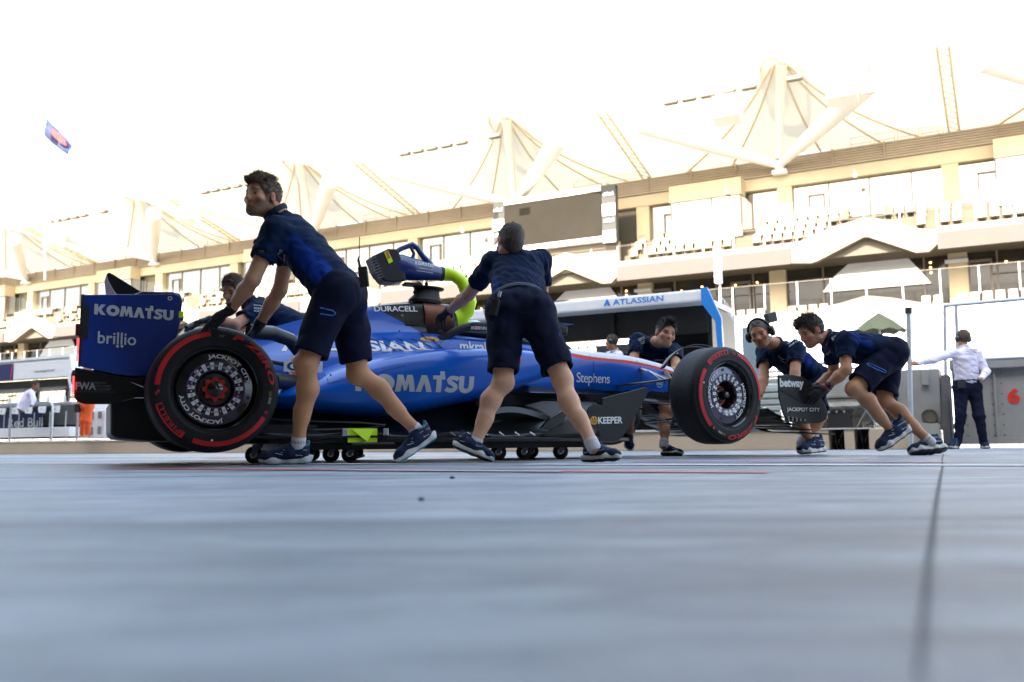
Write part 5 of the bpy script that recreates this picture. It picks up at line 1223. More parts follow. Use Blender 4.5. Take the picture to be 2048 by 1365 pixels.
    lettering('lettering', 'P ZERO', sw(A(74+rot)), .294*A(69), .034, M_RED, ty, bold=.035, cuts=50, spacing=1.05, shear=.2)
    lettering('lettering', 'PIRELLI', sw(A(233+rot)), .294*A(37), .024, M_RED, ty, bold=.022, spacing=1.1, cuts=40)
    lettering('lettering', 'ACC', sw(A(88+rot)), .026, .012, M_TAN, ty, cuts=4)
    lettering('lettering', 'S01', sw(A(-2+rot)), .04, .015, M_TAN, ty, cuts=4)
    b = MB(); arc_band(b, T, -16+rot, -9+rot, .297, .312, .0-.003, 0, 6)
    for k in range(9): arc_band(b, T, -15.6+.72*k+rot, -15.3+.72*k+rot, .298, .311, -.0034, 1, 2)
    cpart(b, 'barcode_label', [mat('barcode_paper', (.45, .45, .40), .7), M_BLK], ty, fix=False)
    b = MB(); c0 = T(.290*math.cos(A(267+rot)), .290*math.sin(A(267+rot)), -.003); b.lathe([(0, 0), (.006, 0)], lambda x, y, h: c0+Rz @ Vector((x, h, y)), n=12); cpart(b, 'white_dot', M_WHT, ty, fix=False)
    # moulding seams of the sidewall
    b = MB()
    for r_, hh in ((.258, .002), (.345, .018)): arc_band(b, T, 0, 360, r_, r_+.0015, side_h(r_)-.002, 0, 96)
    cpart(b, 'moulding_line', M_RIM, ty, fix=False)
    return ty
make_wheel(0, -1.0, .435, .405, 0, 0, False, True, True, 'near rear wheel with red striped slick tyre and black cover')
make_wheel(0, 1.0, .435, .405, 0, 0, False, False, False, 'far rear wheel half hidden behind the near one')
YW = math.radians(9)
make_wheel(3.62, -.985, .458, .305, YW, -103, True, True, True, 'near front wheel steered outward, black cover with painted lilac sky sheen and red stripes')
make_wheel(3.60, .985, .458, .305, YW, 0, True, False, False, 'far front wheel hidden behind the nose')
# front suspension, brake ducts, winglet
b = MB()
def arm3(pts, r, flat=.35): b.tube([(carp(px, py, y)[0], y, carp(px, py, y)[1]) for px, py, y in pts], r, 10, flat=flat)
arm3([(1236, 772, -.21), (1262, 769, -.30), (1300, 765, -.50), (1345, 758, -.70)], [.02, .034, .03, .022]); arm3([(1330, 742, -.14), (1343, 762, -.68)], .018)
arm3([(1272, 802, -.20), (1310, 806, -.45), (1350, 810, -.68)], [.022, .022, .02]); arm3([(1290, 845, -.22), (1350, 838, -.68)], .02); arm3([(1276, 815, -.2), (1345, 850, -.68)], .018)
cpart(b, 'front_suspension', M_CARB, smooth=True)
b = MB(); arm3([(1283, 737, -.19), (1312, 748, -.38), (1338, 760, -.62)], [.028, .03, .02], .25); arm3([(1296, 742, -.3), (1330, 766, -.66)], .008, 1); cpart(b, 'upper_wishbone', mat('blue_grey_gloss_arm', (.10, .13, .20), .22, coat=.5), smooth=True)
for sy in (-1, 1):
    b = MB(); b.lathe([(.0, 0), (.19, 0), (.20, .02), (.20, .12), (.17, .16), (0, .17)], lambda x, y, h: Vector((3.6+x, sy*(.74-h), .46+y)), n=36); b.bbox((3.40, sy*.62-.04, .30), (3.62, sy*.62+.04, .36), .015); cpart(b, 'brake_duct', M_BLK, smooth=True)
    b = MB(); rows = []
    for i in range(17):
        a = math.radians(148-78*i/16); r = .395; rows.append([Vector((3.60+r*math.cos(a)+.0, sy*(.60+.06*j/2), .46+r*math.sin(a)+.004*j)) for j in range(3)])
    b.sheet(rows)
    b.v = [v if True else v for v in b.v]; solid(cpart(b, 'wheel_winglet', M_CARB, smooth=True), .009)
x, z = carp(1320, 768, -.205); b = MB(); b.lathe([(.026, 0), (.030, 0)], lambda u, v, h: Vector((x+u, -.20, z+v)), n=24); cpart(b, 'fia_ring', M_SILV); lettering('lettering', 'FIA', plane_fn((x-.022, -.2, z-.010), (1, 0, 0), (0, 0, 1)), .044, .02, M_SILV, car, bold=.03)
# front wing
b = MB()
for k, (xa_, xb_, z0_, z1_) in enumerate(((4.72, 4.40, .19, .205), (4.50, 4.25, .225, .255), (4.34, 4.14, .265, .315), (4.22, 4.06, .32, .385))):
    rows = []
    for j in range(25):
        y = -.90+1.80*j/24; lift = .07*math.exp(-(y/.22)**2)*(1 if k == 0 else .3)-.02*abs(y); drop = .0
        rows.append([Vector((xa_+(xb_-xa_)*t-.16*abs(y)**2*1.0+.1, y, z0_+(z1_-z0_)*t**1.4+lift)) for t in [i/6 for i in range(7)]])
    b.sheet(rows)
solid(cpart(b, 'front_wing_plane', M_SATIN, smooth=True), .008)
EP = [(1556, 750), (1585, 750), (1606, 754), (1621, 763), (1636, 786), (1650, 809), (1656, 828), (1653, 840), (1640, 846), (1612, 848), (1574, 844), (1566, 825), (1562, 810), (1558, 795)]
ep = plate('front_wing_endplate', EP, -.95, .012, M_SATIN, .004)
plate('front_wing_endplate', EP, .95, .012, M_SATIN, .004)
b = MB(); gro = [(1561, 779), (1575, 780), (1590, 786), (1605, 797), (1625, 805), (1637, 806), (1641, 803), (1630, 809), (1612, 808), (1596, 801), (1582, 792), (1566, 785)]
b.prism(pxpoly(gro, -.955), lambda x, z: Vector((x, -.955, z)), lambda x, z: Vector((x, -.9515, z))); cpart(b, 'swoosh_groove', M_BLK)
x, z = carp(1560, 776, -.954); x2, _ = carp(1608, 776, -.954)
lettering('lettering', 'betway', plane_fn((x, -.954, z-.012), (1, 0, 0), (0, 0, 1)), x2-x, .085, M_WHT, car, bold=.045)
x, z = carp(1574, 825, -.954); x2, _ = carp(1640, 825, -.954)
lettering('lettering', 'JACKPOT CITY', plane_fn((x, -.954, z), (1, 0, 0), (0, 0, 1)), x2-x, .037, M_WHT, car, bold=.02)
b = MB()
for k in range(5): x, z = carp(1572+8*k, 841, -.97); b.bbox((x, -.985, z-.012), (x+.03, -.953, z+.03-.004*k), .006)
cpart(b, 'dive_plane', M_RIM)
b = MB(); x, z = carp(1556, 835, -.8); b.tube([(carp(1530, 815, -.6)[0], -.6, carp(1530, 815, -.6)[1]), (carp(1570, 845, -.93)[0], -.93, carp(1570, 845, -.93)[1])], .012, 8, flat=.4); cpart(b, 'flap_edge', M_CHROME)

# ---- dollies
def cast(c, d, root):
    b = MB(); b.lathe([(.0, -.014), (.046, -.014), (.055, -.010), (.056, 0), (.055, .010), (.046, .014), (0, .014)], lambda x, y, h: c+Vector((x, h, y)), n=24); w = b.build('caster_wheel', mat('brown_black_caster_tyre', (.03, .018, .012), .5), root, smooth=True, sharp=40)
    b = MB(); b.lathe([(0, -.017), (.020, -.017), (.024, -.0145)], lambda x, y, h: c+Vector((x, h, y)), n=14); b.build('caster_hub', M_CHROME, w)
    b = MB()
    for s in (-.020, .020): b.prism([(-.012, -.008), (.008, -.012), (.052, .052), (.052, .066), (-.004, .066)], lambda x, z: c+Vector((x, s-.002, z)), lambda x, z: c+Vector((x, s+.002, z)))
    b.tube([c+Vector((.03, 0, .060)), c+Vector((.03, 0, .082))], .022, 10); b.build('caster_fork', mat('cast_grey_metal', (.20, .20, .20), .4, metal=.7), root)
def dolly(x0, x1, label, casts, lime):
    root = empty('transport_dolly', carw((x0+x1)/2, -.1, 0), label, 'dolly', group='dollies carrying the racing car')
    T = lambda v: carw(v.x, v.y, v.z)
    b = MB(); b.bbox((x0, -.62, .128), (x1, -.54, .150), .004, T=T); b.bbox((x0, .50, .128), (x1, .58, .150), .004, T=T)
    b.bbox((x0, -.56, .126), (x0+.1, .56, .148), .004, T=T); b.bbox((x1-.1, -.56, .126), (x1, .56, .148), .004, T=T)
    b.bbox((x0+.1, -.50, .127), (x1-.1, .4, .1475), .004, T=T)
    for e in (x0+.02, x1-.12): b.bbox((e, -.64, .08), (e+.10, -.5, .14), .005, T=T) if False else None
    b.build('frame', M_BLK, root)
    for (x, y) in casts: cast(carw(x, y, .0565), 0, root)
    b = MB(); x, y = lime
    b.prism([(x-.10, .128), (x+.085, .128), (x+.085, .215), (x-.10, .215)], lambda a, z: carw(a, y, z), lambda a, z: carw(a, y+.02, z))
    b.prism([(x-.08, .210), (x+.01, .135), (x+.07, .210)], lambda a, z: carw(a, y-.001, z), lambda a, z: carw(a+.0, y-.03 if z < .15 else y-.004, z)); b.build('lime_bracket', M_LIME, root)
    b = MB(); b.tube([carw(x-.09, y-.05, .118), carw(x+.18, y-.05, .118)], .011, 8); b.build('lock_bar', M_BLK, root)
    b = MB()
    for e in (-.14, .12): b.bbox((x+e, y-.01, .170), (x+e+.035, y+.02, .215), .004, T=T)
    pieces(b, 'clamp', M_CHROME, root)
    return root
def cx_at(px, y): return carp(px, 905, y)[0]
dolly(.12, 1.14, 'black caster dolly with lime bracket beneath the rear of the car', [(cx_at(508, -.35), -.35), (cx_at(662, -.35), -.35), (cx_at(700, -.5), -.5), (cx_at(625, .45), .45)], (carp(728, 870, -.82)[0], -.82))
dolly(1.72, 2.78, 'black caster dolly beneath the front of the car, behind the middle man', [(cx_at(997, -.5), -.5), (cx_at(1048, -.5), -.5), (cx_at(1063, .1), .1), (cx_at(1121, -.5), -.5)], (carp(1187, 862, -.74)[0]-.02, -.74))

# ---- cooling blower clamped on the roll structure
bl = empty('cooling_blower', carw(1.45, 0, 1.28), 'navy and black cordless blower with lime elbow duct clamped above the car airbox', 'blower')
def BP(px, py, y=0.): x, z = carp(px, py, y); return Vector((x, y, z))
def bw(p): return carw(p.x, p.y, p.z)
def btube(pts, r, name, m, flat=1., n=18, par=None, **k):
    b = MB(); b.tube([bw(p) for p in pts], r, n, flat=flat); return b.build(name, m, par or bl, smooth=True, **k)
btube([BP(786, 534), BP(800, 535), BP(830, 540), BP(860, 545), BP(882, 549)], [.085, .098, .085, .066, .052], 'motor_housing', M_NAVYB, n=24)
b = MB(); out = [(736, 518), (770, 502), (790, 503), (798, 530), (806, 565), (785, 569), (763, 567), (748, 548)]
o_ = pxpoly(out, 0); b.prism(o_, lambda x, z: bw(Vector((x, -.085, z))), lambda x, z: bw(Vector((x, .085, z)))); o = b.build('battery_pack', M_BLK, bl); bevel(o, .012, 3)
b = MB()
for k in range(8):
    p0, p1 = BP(738+2.6*k, 521+5.2*k, -.088), BP(752+2.2*k, 515+5.4*k, -.088); b.tube([bw(p0), bw(p1)], .005, 6)
b.build('rear_grille', M_GREYD, bl)
b = MB(); q = pxpoly([(768, 505), (776, 501), (786, 523), (778, 528)], -.09); b.prism(q, lambda x, z: bw(Vector((x, -.091, z))), lambda x, z: bw(Vector((x, -.086, z)))); b.build('hazard_sticker', M_LIME, bl)
b = MB(); q = pxpoly([(772, 504), (776, 502), (781, 516), (776, 519)], -.093); b.prism(q, lambda x, z: bw(Vector((x, -.093, z))), lambda x, z: bw(Vector((x, -.0915, z)))); b.build('hazard_patch', M_ORANGE, bl)
btube([BP(787, 508), BP(800, 499), BP(815, 493), BP(824, 490), BP(834, 496), BP(845, 512), BP(862, 532)], [.020, .019, .020, .024, .022, .022, .03], 'handle', M_NAVYB)
btube([BP(822, 495), BP(828, 508), BP(822, 525)], [.014, .013, .02], 'trigger_guard', M_NAVYB)
btube([BP(880, 548), BP(886, 549)], [.056, .054], 'collar', M_BLK)
P_ = [BP(883, 549), BP(895, 549, -.01), BP(908, 552, -.03), BP(923, 563, -.06), BP(934, 582, -.07), BP(936, 602, -.06), BP(930, 620, -.02), BP(918, 632, .0), BP(905, 636, 0)]
btube(P_, [.050, .052, .046, .046, .056, .066, .075, .082, .085], 'elbow_duct', M_LIME, n=24)
b = MB()
for k in range(6): p = BP(922+4*k, 612-4.5*k, -.135); b.box((-.006, -.004, -.008+.001*k), (.006, 0.002, .008-.001*k), T=lambda v: bw(p+v))
b.build('duct_label', M_BLK, bl)
heavy_word('lettering', 'KOMATSU', lambda u, v: bw(Vector((BP(822, 534).x+u, -.091+.06*u, BP(822, 534).z+v-.06*u))), .155, .026, M_WHT, bl, local=False)
b = MB()
for k in range(2): b.box((0, -.001, 0), (.13, .0, .004), T=lambda v: bw(BP(826, 540+6*k)+Vector((0, -.084+.07*v.x, -.06*v.x))+v))
b.build('small_print', M_SILV, bl)
b = MB(); T = lambda v: bw(v); p = BP(835, 571); b.bbox((p.x-.11, -.04, p.z-.012), (p.x+.03, .04, p.z+.012), .006, T=T); b.tube([bw(BP(838, 570)), bw(BP(830, 585)), bw(BP(845, 604))], .018, 8); b.tube([bw(BP(842, 574, .03)), bw(BP(850, 588, .03))], .010, 8); b.build('bracket', M_BLK, bl)
# ------------------------------------------------------------------ people
def attr_mat(name, rough, bump=.2, bscale=200., sheen=0., spec=.4):
    m = mat(name, (.5, .5, .5), rough, bump=bump, bscale=bscale, sheen=sheen, spec=spec); nt = m.node_tree
    a = nt.nodes.new('ShaderNodeAttribute'); a.attribute_name = 'col'; nt.links.new(a.outputs['Color'], nt.nodes['Principled BSDF'].inputs['Base Color']); return m
M_SKIN = attr_mat('skin', .52, .25, 260, 0, .35); M_SHIRT = attr_mat('team_shirt_fabric', .8, .25, 420, 0, .12); M_SHORT = mat('navy_shorts_fabric', (.006, .0085, .026), .8, var=.25, vscale=10, bump=.25, bscale=350, spec=.1)
M_HAIR = attr_mat('hair', .55, .6, 160)
M_GLOVE = mat('black_glove', (.008, .008, .009), .6, bump=.5, bscale=150)
M_SOCK = mat('pale_sock', (.55, .56, .62), .8, bump=.4, bscale=220)
M_SHOE = mat('navy_running_shoe', (.004, .012, .045), .7, spec=.25, var=.35, vscale=25, bump=.3, bscale=200)
M_SHOET = mat('teal_shoe_trim', (.01, .13, .17), .5); M_SOLE = mat('off_white_sole', (.50, .50, .48), .5, var=.15, vscale=14); M_SOLET = mat('teal_outsole', (.01, .22, .34), .4); M_SOLED = mat('dark_outsole', (.02, .02, .022), .6)
M_LACE = mat('blue_lace', (.01, .09, .30), .6); M_ZIP = mat('blue_zip_piping', (.02, .13, .50), .45)
M_EYE = mat('eye_white', (.20, .16, .14), .3); M_IRIS = mat('dark_iris', (.02, .012, .008), .1)
M_HEADSET = mat('headset_plastic', (.010, .011, .013), .3, coat=.4)
M_PINK = mat('pink_trim', (.55, .04, .08), .5)
def nrm(v): v = np.array(v, float); return v/np.linalg.norm(v)
def waves(seed, freq, n=5, aniso=None):
    r = np.random.RandomState(seed); K = r.normal(size=(n, 3)); K /= np.linalg.norm(K, axis=1)[:, None]; K *= freq*r.uniform(.6, 1.5, (n, 1)); ph = r.uniform(0, 6.3, n); W = r.normal(size=(n, 3))*freq*.35; wp = r.uniform(0, 6.3, n)
    if aniso is not None: a = nrm(aniso); K = K+a*(K@a)[:, None]*1.4
    def f(x, y, z):
        s = 0
        for k, p, w, q in zip(K, ph, W, wp): s = s+np.sin(k[0]*x+k[1]*y+k[2]*z+p+1.3*np.sin(w[0]*x+w[1]*y+w[2]*z+q))
        return s/n
    return f
def noise_at(V, seed, freq): return waves(seed, freq, 6)(V[:, 0], V[:, 1], V[:, 2])
def J(j): return {k: vec(P(*v)) for k, v in j.items()}
def bounds(pts, m): a = np.array(pts); return a.min(0)-m, a.max(0)+m
def hframe(head, fwd, up):
    f = nrm(fwd); u = nrm(np.array(up)-f*(np.array(up)@f)); r = np.cross(f, u); return head, f, u, r
def head_prims(F, H, fem=False, smile=0):
    c, f, u, r = H; R = np.stack([r, f, u], 1)
    def p(x, y, z): return c+r*x+f*y+u*z
    F.ell(p(0, -.012, .028), (.077, .098, .092), R, .02); F.ell(p(0, .028, -.035), (.060, .068, .078), R, .03); F.ell(p(0, .062, -.088), (.028, .024, .022), R, .03)
    F.cone(p(-.05, .0, -.07), p(-.02, .055, -.09), .022, .02, .025); F.cone(p(.05, .0, -.07), p(.02, .055, -.09), .022, .02, .025)
    F.cone(p(-.036, .070, .022), p(.036, .070, .022), .014, .014, .014); F.cone(p(0, .084, .012), p(0, .103, -.022), .0078, .0105, .011); F.ell(p(0, .101, -.027), (.0175, .013, .0095), R, .008)
    for s in (-1, 1):
        F.ell(p(s*.034, .088, .004), (.018, .013, .012), R, .01, 'cut'); F.ell(p(s*.045, .062, -.024), (.022, .020, .020), R, .02)
        F.ell(p(s*.080, -.008, -.004), (.009, .019, .032), R, .006); F.ell(p(s*.086, -.004, -.002), (.005, .010, .018), R, .004, 'cut')
    F.ell(p(0, .086, -.052), (.024, .014, .007), R, .006); F.ell(p(0, .084, -.064), (.021, .014, .008), R, .006); F.ell(p(0, .099, -.058), (.026, .006, .0025), R, .003, 'cut')
def body_col(H, skin, beard=0., hairc=(.03, .018, .01), seed=1, brow=True, redear=True):
    c, f, u, r = H
    def fn(V):
        C = (np.array(skin)*np.array((1.14, 1., .80)))[None, :]*(1+.10*noise_at(V, seed, 38)[:, None]+.06*noise_at(V, seed+3, 110)[:, None]); d = V-c; x, y, z = d@r, d@f, d@u
        near = np.linalg.norm(d, axis=1) < .16
        ck = np.exp(-(((np.abs(x)-.045)/.022)**2+((y-.07)/.04)**2+((z+.025)/.022)**2))*near; C = C*(1+ck[:, None]*np.array([.12, -.18, -.18]))
        ear = (np.abs(x) > .076) & near & (np.abs(z) < .04) & (y < .03); C[ear] = C[ear]*np.array([1.15, .78, .72])
        lip = near & (y > .078) & (np.abs(x) < .025) & (np.abs(z+.058) < .0095); C[lip] = C[lip]*np.array([.92, .68, .66])
        nz = noise_at(V, seed+9, 300)
        if beard:
            zz = z+.006*nz; m = np.where(near & (y > -.02) & (z > -.125), np.clip((-.042+.022*np.clip((np.abs(x)-.03)/.02, 0, 1)-zz)/.014, 0, 1), 0); m = np.maximum(m, np.where(near & (np.abs(x) > .055) & (z < .01) & (y < .045) & (y > -.008), np.clip((.045-y)/.02, 0, 1), 0))
            m = np.where(lip, 0, m); m = np.maximum(m, .85*(near & (np.abs(x) < .030) & (z > -.049) & (z < -.040) & (y > .08))); w = np.clip(beard+.25*nz, 0, .95)[:, None]*m[:, None]; C = C*(1-w)+np.array(hairc)*w
        if brow:
            m = near & (np.abs(z-.027-.10*(np.abs(x)-.03)*-1) < .0055) & (np.abs(x) > .012) & (np.abs(x) < .052) & (y > .055); C[m] = C[m]*.3+np.array(hairc)*.7
        return np.clip(C, 0, 1)
    return fn
def eyes(H, par):
    c, f, u, r = H
    for s in (-1, 1):
        e = Vector(c+r*s*.034+f*.0725+u*.003); b = MB(); b.sphere(e, .0125, n=6); R = Vector(f); b.sphere(e+R*.0068+Vector(u)*-.001, .0072, m=1, n=5); b.build('eye', [M_EYE, M_IRIS], par, smooth=True)
def hair(H, par, style, col, seed=2, h=.0045):
    c, f, u, r = H; R = np.stack([r, f, u], 1)
    def p(x, y, z): return c+r*x+f*y+u*z
    F = Field(c-.19, c+.19, h); t = style.get('t', .012)
    F.ell(p(0, -.014, .030), (.078+t*.6, .099+t, .092+t), R, .01)
    rs = np.random.RandomState(seed)
    for k in range(style.get('n', 40)):
        a = rs.uniform(0, 6.28); q = rs.uniform(0, 1)**.7; x, y = .062*q*math.cos(a), .012+.078*q*math.sin(a); z = .030+(.092+t*.7)*math.sqrt(max(0, 1-(x/.085)**2-((y+.012)/.11)**2))
        s = style.get('s', .014)*rs.uniform(.7, 1.3); F.ell(p(x, y, z), (s, s, s*.8), R, .006)
    for (x, y, z, s) in style.get('extra', []): F.ell(p(x, y, z), (s, s, s), R, .01)
    F.ell(p(0, .094, -.025), (.078, .084, .102), R, .010, 'cut'); F.ell(p(0, .05, -.10), (.2, .095, .085), R, .008, 'cut')
    F.plane(p(0, -.06, style.get('low', -.055)), -(u*.85+f*.25))
    for s in (-1, 1): F.ell(p(s*.088, -.002, -.012), (.03, .030, .036), R, .006, 'cut')
    w1 = waves(seed, style.get('f', 190), 6); F.ripple(style.get('a', .005), w1)
    o = F.build('hair', M_HAIR, par, colfn=lambda V: np.clip(np.array(col)[None]*(1+.5*noise_at(V, seed, 260)[:, None]+.25*noise_at(V, seed+5, 700)[:, None]), 0.002, 1))
    strands(o, H, style, col, seed)
    return o
def strands(o, H, style, col, seed):
    c, f, u, r = H; me = o.data; n = len(me.vertices); co = np.zeros(n*3); me.vertices.foreach_get('co', co); V = co.reshape(-1, 3); M = np.array(wmat(o)); V = V @ M[:3, :3].T+M[:3, 3]
    rs = np.random.RandomState(seed+11); N = style.get('strands', 900); ln = style.get('len', .016); cu = style.get('curl', .5)
    out = V-(c+u*.02); out /= np.linalg.norm(out, axis=1)[:, None]+1e-9; top = out@u; fr = out@f
    idx = rs.choice(len(V), min(N*2, len(V)), replace=False); b = MB(); vs = []; fs = []; cols = []
    for i in idx[:N]:
        if rs.uniform() > .35+.65*max(0, top[i]): pass
        L_ = ln*(.35+.9*max(0, top[i]))*rs.uniform(.6, 1.3); d = out[i]*.55+f*.35*max(0, top[i])-u*.45*(1-max(0, top[i]))+r*rs.uniform(-.4, .4)+f*rs.uniform(-.35, .3); d = nrm(d); p = V[i]-out[i]*.002
        ax = nrm(rs.normal(size=3)); w = .0021*rs.uniform(.7, 1.3); k = len(vs); s1 = nrm(np.cross(d, out[i])+1e-6)
        for q in range(5):
            s2 = np.cross(s1, d); rr = w*(1-q/4.4); vs += [p+s1*rr, p-s1*rr*.6+s2*rr*.8, p-s1*rr*.6-s2*rr*.8]; p = p+d*L_/4; d = nrm(d+np.cross(ax, d)*cu*.6-out[i]*.12)
        for q in range(4):
            for t in range(3): fs.append((k+q*3+t, k+q*3+(t+1) % 3, k+q*3+3+(t+1) % 3, k+q*3+3+t))
        cols += [np.array(col)*rs.uniform(.45, 1.7)]*15
    h = link_mesh('hair_strands', np.array(vs), fs, M_HAIR, o); ca = h.data.color_attributes.new('col', 'FLOAT_COLOR', 'POINT'); ca.data.foreach_set('color', np.concatenate([np.array(cols), np.ones((len(cols), 1))], 1).astype(np.float32).ravel()); h['kind'] = 'stuff'
def hand(F, W, d, n, side, thumb, curl=.5, k=.006, sc=1., spread=.35, base=True):
    """W wrist, d direction of fingers, n palm normal (curl direction), thumb = +1/-1 along side"""
    d, n, side = nrm(d), nrm(n), nrm(side); 
    if base: F.cone(W, W+d*.02*sc, .026*sc, .027*sc, .01)
    F.cone(W+d*.02*sc, W+d*.075*sc, .0145*sc, .0135*sc, .01, wd=side, sc=2.2)
    L = [(.030, .040, .026, .020), (.010, .044, .029, .021), (-.010, .041, .027, .020), (-.029, .033, .021, .018)]
    for (o, a, b2, c2) in L:
        p = W+d*(.084-.12*abs(o-.005))*sc+side*o*sc*thumb; dd = nrm(d+side*o*thumb*spread*12*.5)
        ang = curl*.55
        for q, (ln, r0, r1) in enumerate(((a, .0098, .0088), (b2, .0088, .0080), (c2, .0080, .0068))):
            v = dd*math.cos(ang)+n*math.sin(ang); e = p+v*ln*sc; F.cone(p, e, r0*sc, r1*sc, k*.5 if q else k); p = e; ang += curl*(.75 if q == 0 else .55)
    p = W+d*.030*sc+side*thumb*.026*sc; t0 = nrm(side*thumb*.75+d*.65+n*.25); e = p+t0*.036*sc; F.cone(p, e, .0135*sc, .0105*sc, k); t1 = nrm(d*.9+side*thumb*.3+n*.45*curl*1.5); e2 = e+t1*.028*sc; F.cone(e, e2, .0103*sc, .0085*sc, k*.5)
def shoe(par, Hl, Tt, uph, teal=True, mirror=1):
    """Hl heel and Tt toe on the sole's underside"""
    Hl, Tt = vec(Hl), vec(Tt); f = nrm(Tt-Hl); Ls = float(np.linalg.norm(Tt-Hl)); s = Ls/.29; u = nrm(np.array(uph)-f*(np.array(uph)@f)); r = np.cross(f, u)
    def p(a, b, c=0): return Hl+f*a*s+u*b*s+r*c*s
    lo, hi = bounds([p(-.03, -.02), p(.31, 0), p(.05, .16), p(.1, .05, .08), p(.1, .05, -.08)], .03)
    F = Field(lo, hi, .0042); F.cone(p(.052, .060), p(.11, .058), .040*s, .042*s, .02); F.cone(p(.11, .058), p(.235, .040), .042*s, .030*s, .03, wd=r, sc=1.22); F.cone(p(.235, .040), p(.262, .036), .030*s, .024*s, .02, wd=r, sc=1.2)
    F.cone(p(.058, .06), p(.066, .108), .041*s, .036*s, .02, clip=[(p(.06, .108), u-f*.25)]); F.cone(p(.02, .085), p(.015, .118), .014*s, .010*s, .02); F.cone(p(.11, .09), p(.20, .062), .018*s, .012*s, .02)
    F.plane(p(0, .026), -u); F.cone(p(.066, .10), p(.068, .14), .030*s, .033*s, .004, 'cut')
    fl = lambda c: ((c-Hl)@u > .100*s) & ((c-Hl)@f < .085*s)
    o = F.build('shoe', [M_SHOE, M_SHOET if teal else M_SHOE], par, midfn=lambda c: fl(c).astype(int))
    F = Field(lo, hi, .0045)
    F.cone(p(.030, .020), p(.10, .019), .034*s, .028*s, .03, wd=r, sc=1.28); F.cone(p(.10, .019), p(.21, .020), .028*s, .034*s, .03, wd=r, sc=1.42); F.cone(p(.21, .020), p(.262, .028), .034*s, .024*s, .02, wd=r, sc=1.3); F.cone(p(.004, .040), p(.03, .03), .016*s, .02*s, .02)
    F.plane(p(0, 0), -u); F.plane(p(0, .043), u-f*.05); F.ripple(.0012, lambda x, y, z: np.sin(((x-Hl[0])*f[0]+(y-Hl[1])*f[1]+(z-Hl[2])*f[2])*95))
    F.build('sole', [M_SOLE, M_SOLET if teal else M_SOLED], o, midfn=lambda c: (((c-Hl)@u) < .009*s+.05*np.maximum(0, np.abs(((c-Hl)@f)-.12*s)-.06*s)).astype(int))
    b = MB()
    for k in range(5):
        q = .10+.022*k; h = .103-.0085*k; w = .020; b.tube([p(q, h-.012, -w*1.2), p(q+.006, h, -w*.4), p(q+.006, h, w*.4), p(q, h-.012, w*1.2)], .0028*s, 5)
    b.tube([p(.105, .108, .0), p(.09, .125, .018), p(.11, .122, .03), p(.12, .10, .03)], .0022*s, 5); b.tube([p(.105, .108, .0), p(.095, .125, -.02), p(.118, .118, -.032), p(.13, .095, -.035)], .0022*s, 5); b.build('lace', M_LACE if not teal else M_BLK, o)
    b = MB()
    for sd in (-1, 1):
        for k in range(3):
            tr = [(.045+.028*k, .050, .046), (.10+.026*k, .058, .049-.002*k), (.13+.030*k, .075-.004*k, .042-.002*k)]
            b.tube([p(a, b2, sd*c*1.02) for a, b2, c in tr], .0015*s, 5)
        b.tube([p(.02, .078, sd*.036), p(.08, .086, sd*.043), p(.15, .083, sd*.036)], .0014*s, 5)
    b.build('shoe_stripe', M_SILV, o)
    return o
def tri_tree(objs):
    vs, fs = [], []
    for o in objs:
        n = len(vs); M = wmat(o); vs += [M @ v.co for v in o.data.vertices]; fs += [tuple(i+n for i in p.vertices) for p in o.data.polygons]
    return BVHTree.FromPolygons(vs, fs)
def patch_fn(tree, px, py, ang=0., off=.003):
    d = Vector(ray(px, py)).normalized(); h = tree.ray_cast(Vector((0, 0, CAMH)), d)
    if not h[0]: return None
    p, n = h[0], h[1]
    if n.dot(d) > 0: n = -n
    n = (n*.6-d*.4).normalized(); x = Vector((math.cos(ang), 0, math.sin(ang))); x = (x-n*x.dot(n)).normalized(); y = n.cross(x); 
    def f(u, v):
        q = p+x*u+y*v; g = tree.ray_cast(q+n*.06, -n)
        if g[0] and (g[0]-q).length < .09: return g[0]+n*off
        return q+n*off
    return f
def cloth_text(tree, par, body, px, py, w, h, ang, m=None, bold=.01, cuts=5):
    f = patch_fn(tree, px, py, ang)
    if f: lettering('lettering', body, f, w, h, m or M_SILV, par, bold=bold, cuts=cuts, local=False)
def poly_tube(tree, par, name, pts, r, m):
    o_ = []
    for px, py in pts:
        d = Vector(ray(px, py)).normalized(); h = tree.ray_cast(Vector((0, 0, CAMH)), d)
        if h[0]: o_.append(h[0]-d*.002)
    if len(o_) > 1: b = MB(); b.tube(o_, r, 6); b.build(name, m, par, smooth=True)
def watch(par, p, ax, out):
    b = MB(); ax = Vector(ax).normalized(); out = Vector(out).normalized(); s = ax.cross(out); p = Vector(p)
    ring = [p+(out*math.cos(a)+s*math.sin(a))*.034 for a in [i*math.pi/10 for i in range(21)]]; b.tube(ring, .009, 8, flat=.5); b.tube([p+out*.030, p+out*.046], .019, 16); b.tube([p+out*.046, p+out*.0475], .013, 16, m=1); b.build('wristwatch', [M_BLK, M_GREYD], par, smooth=True, sharp=30)
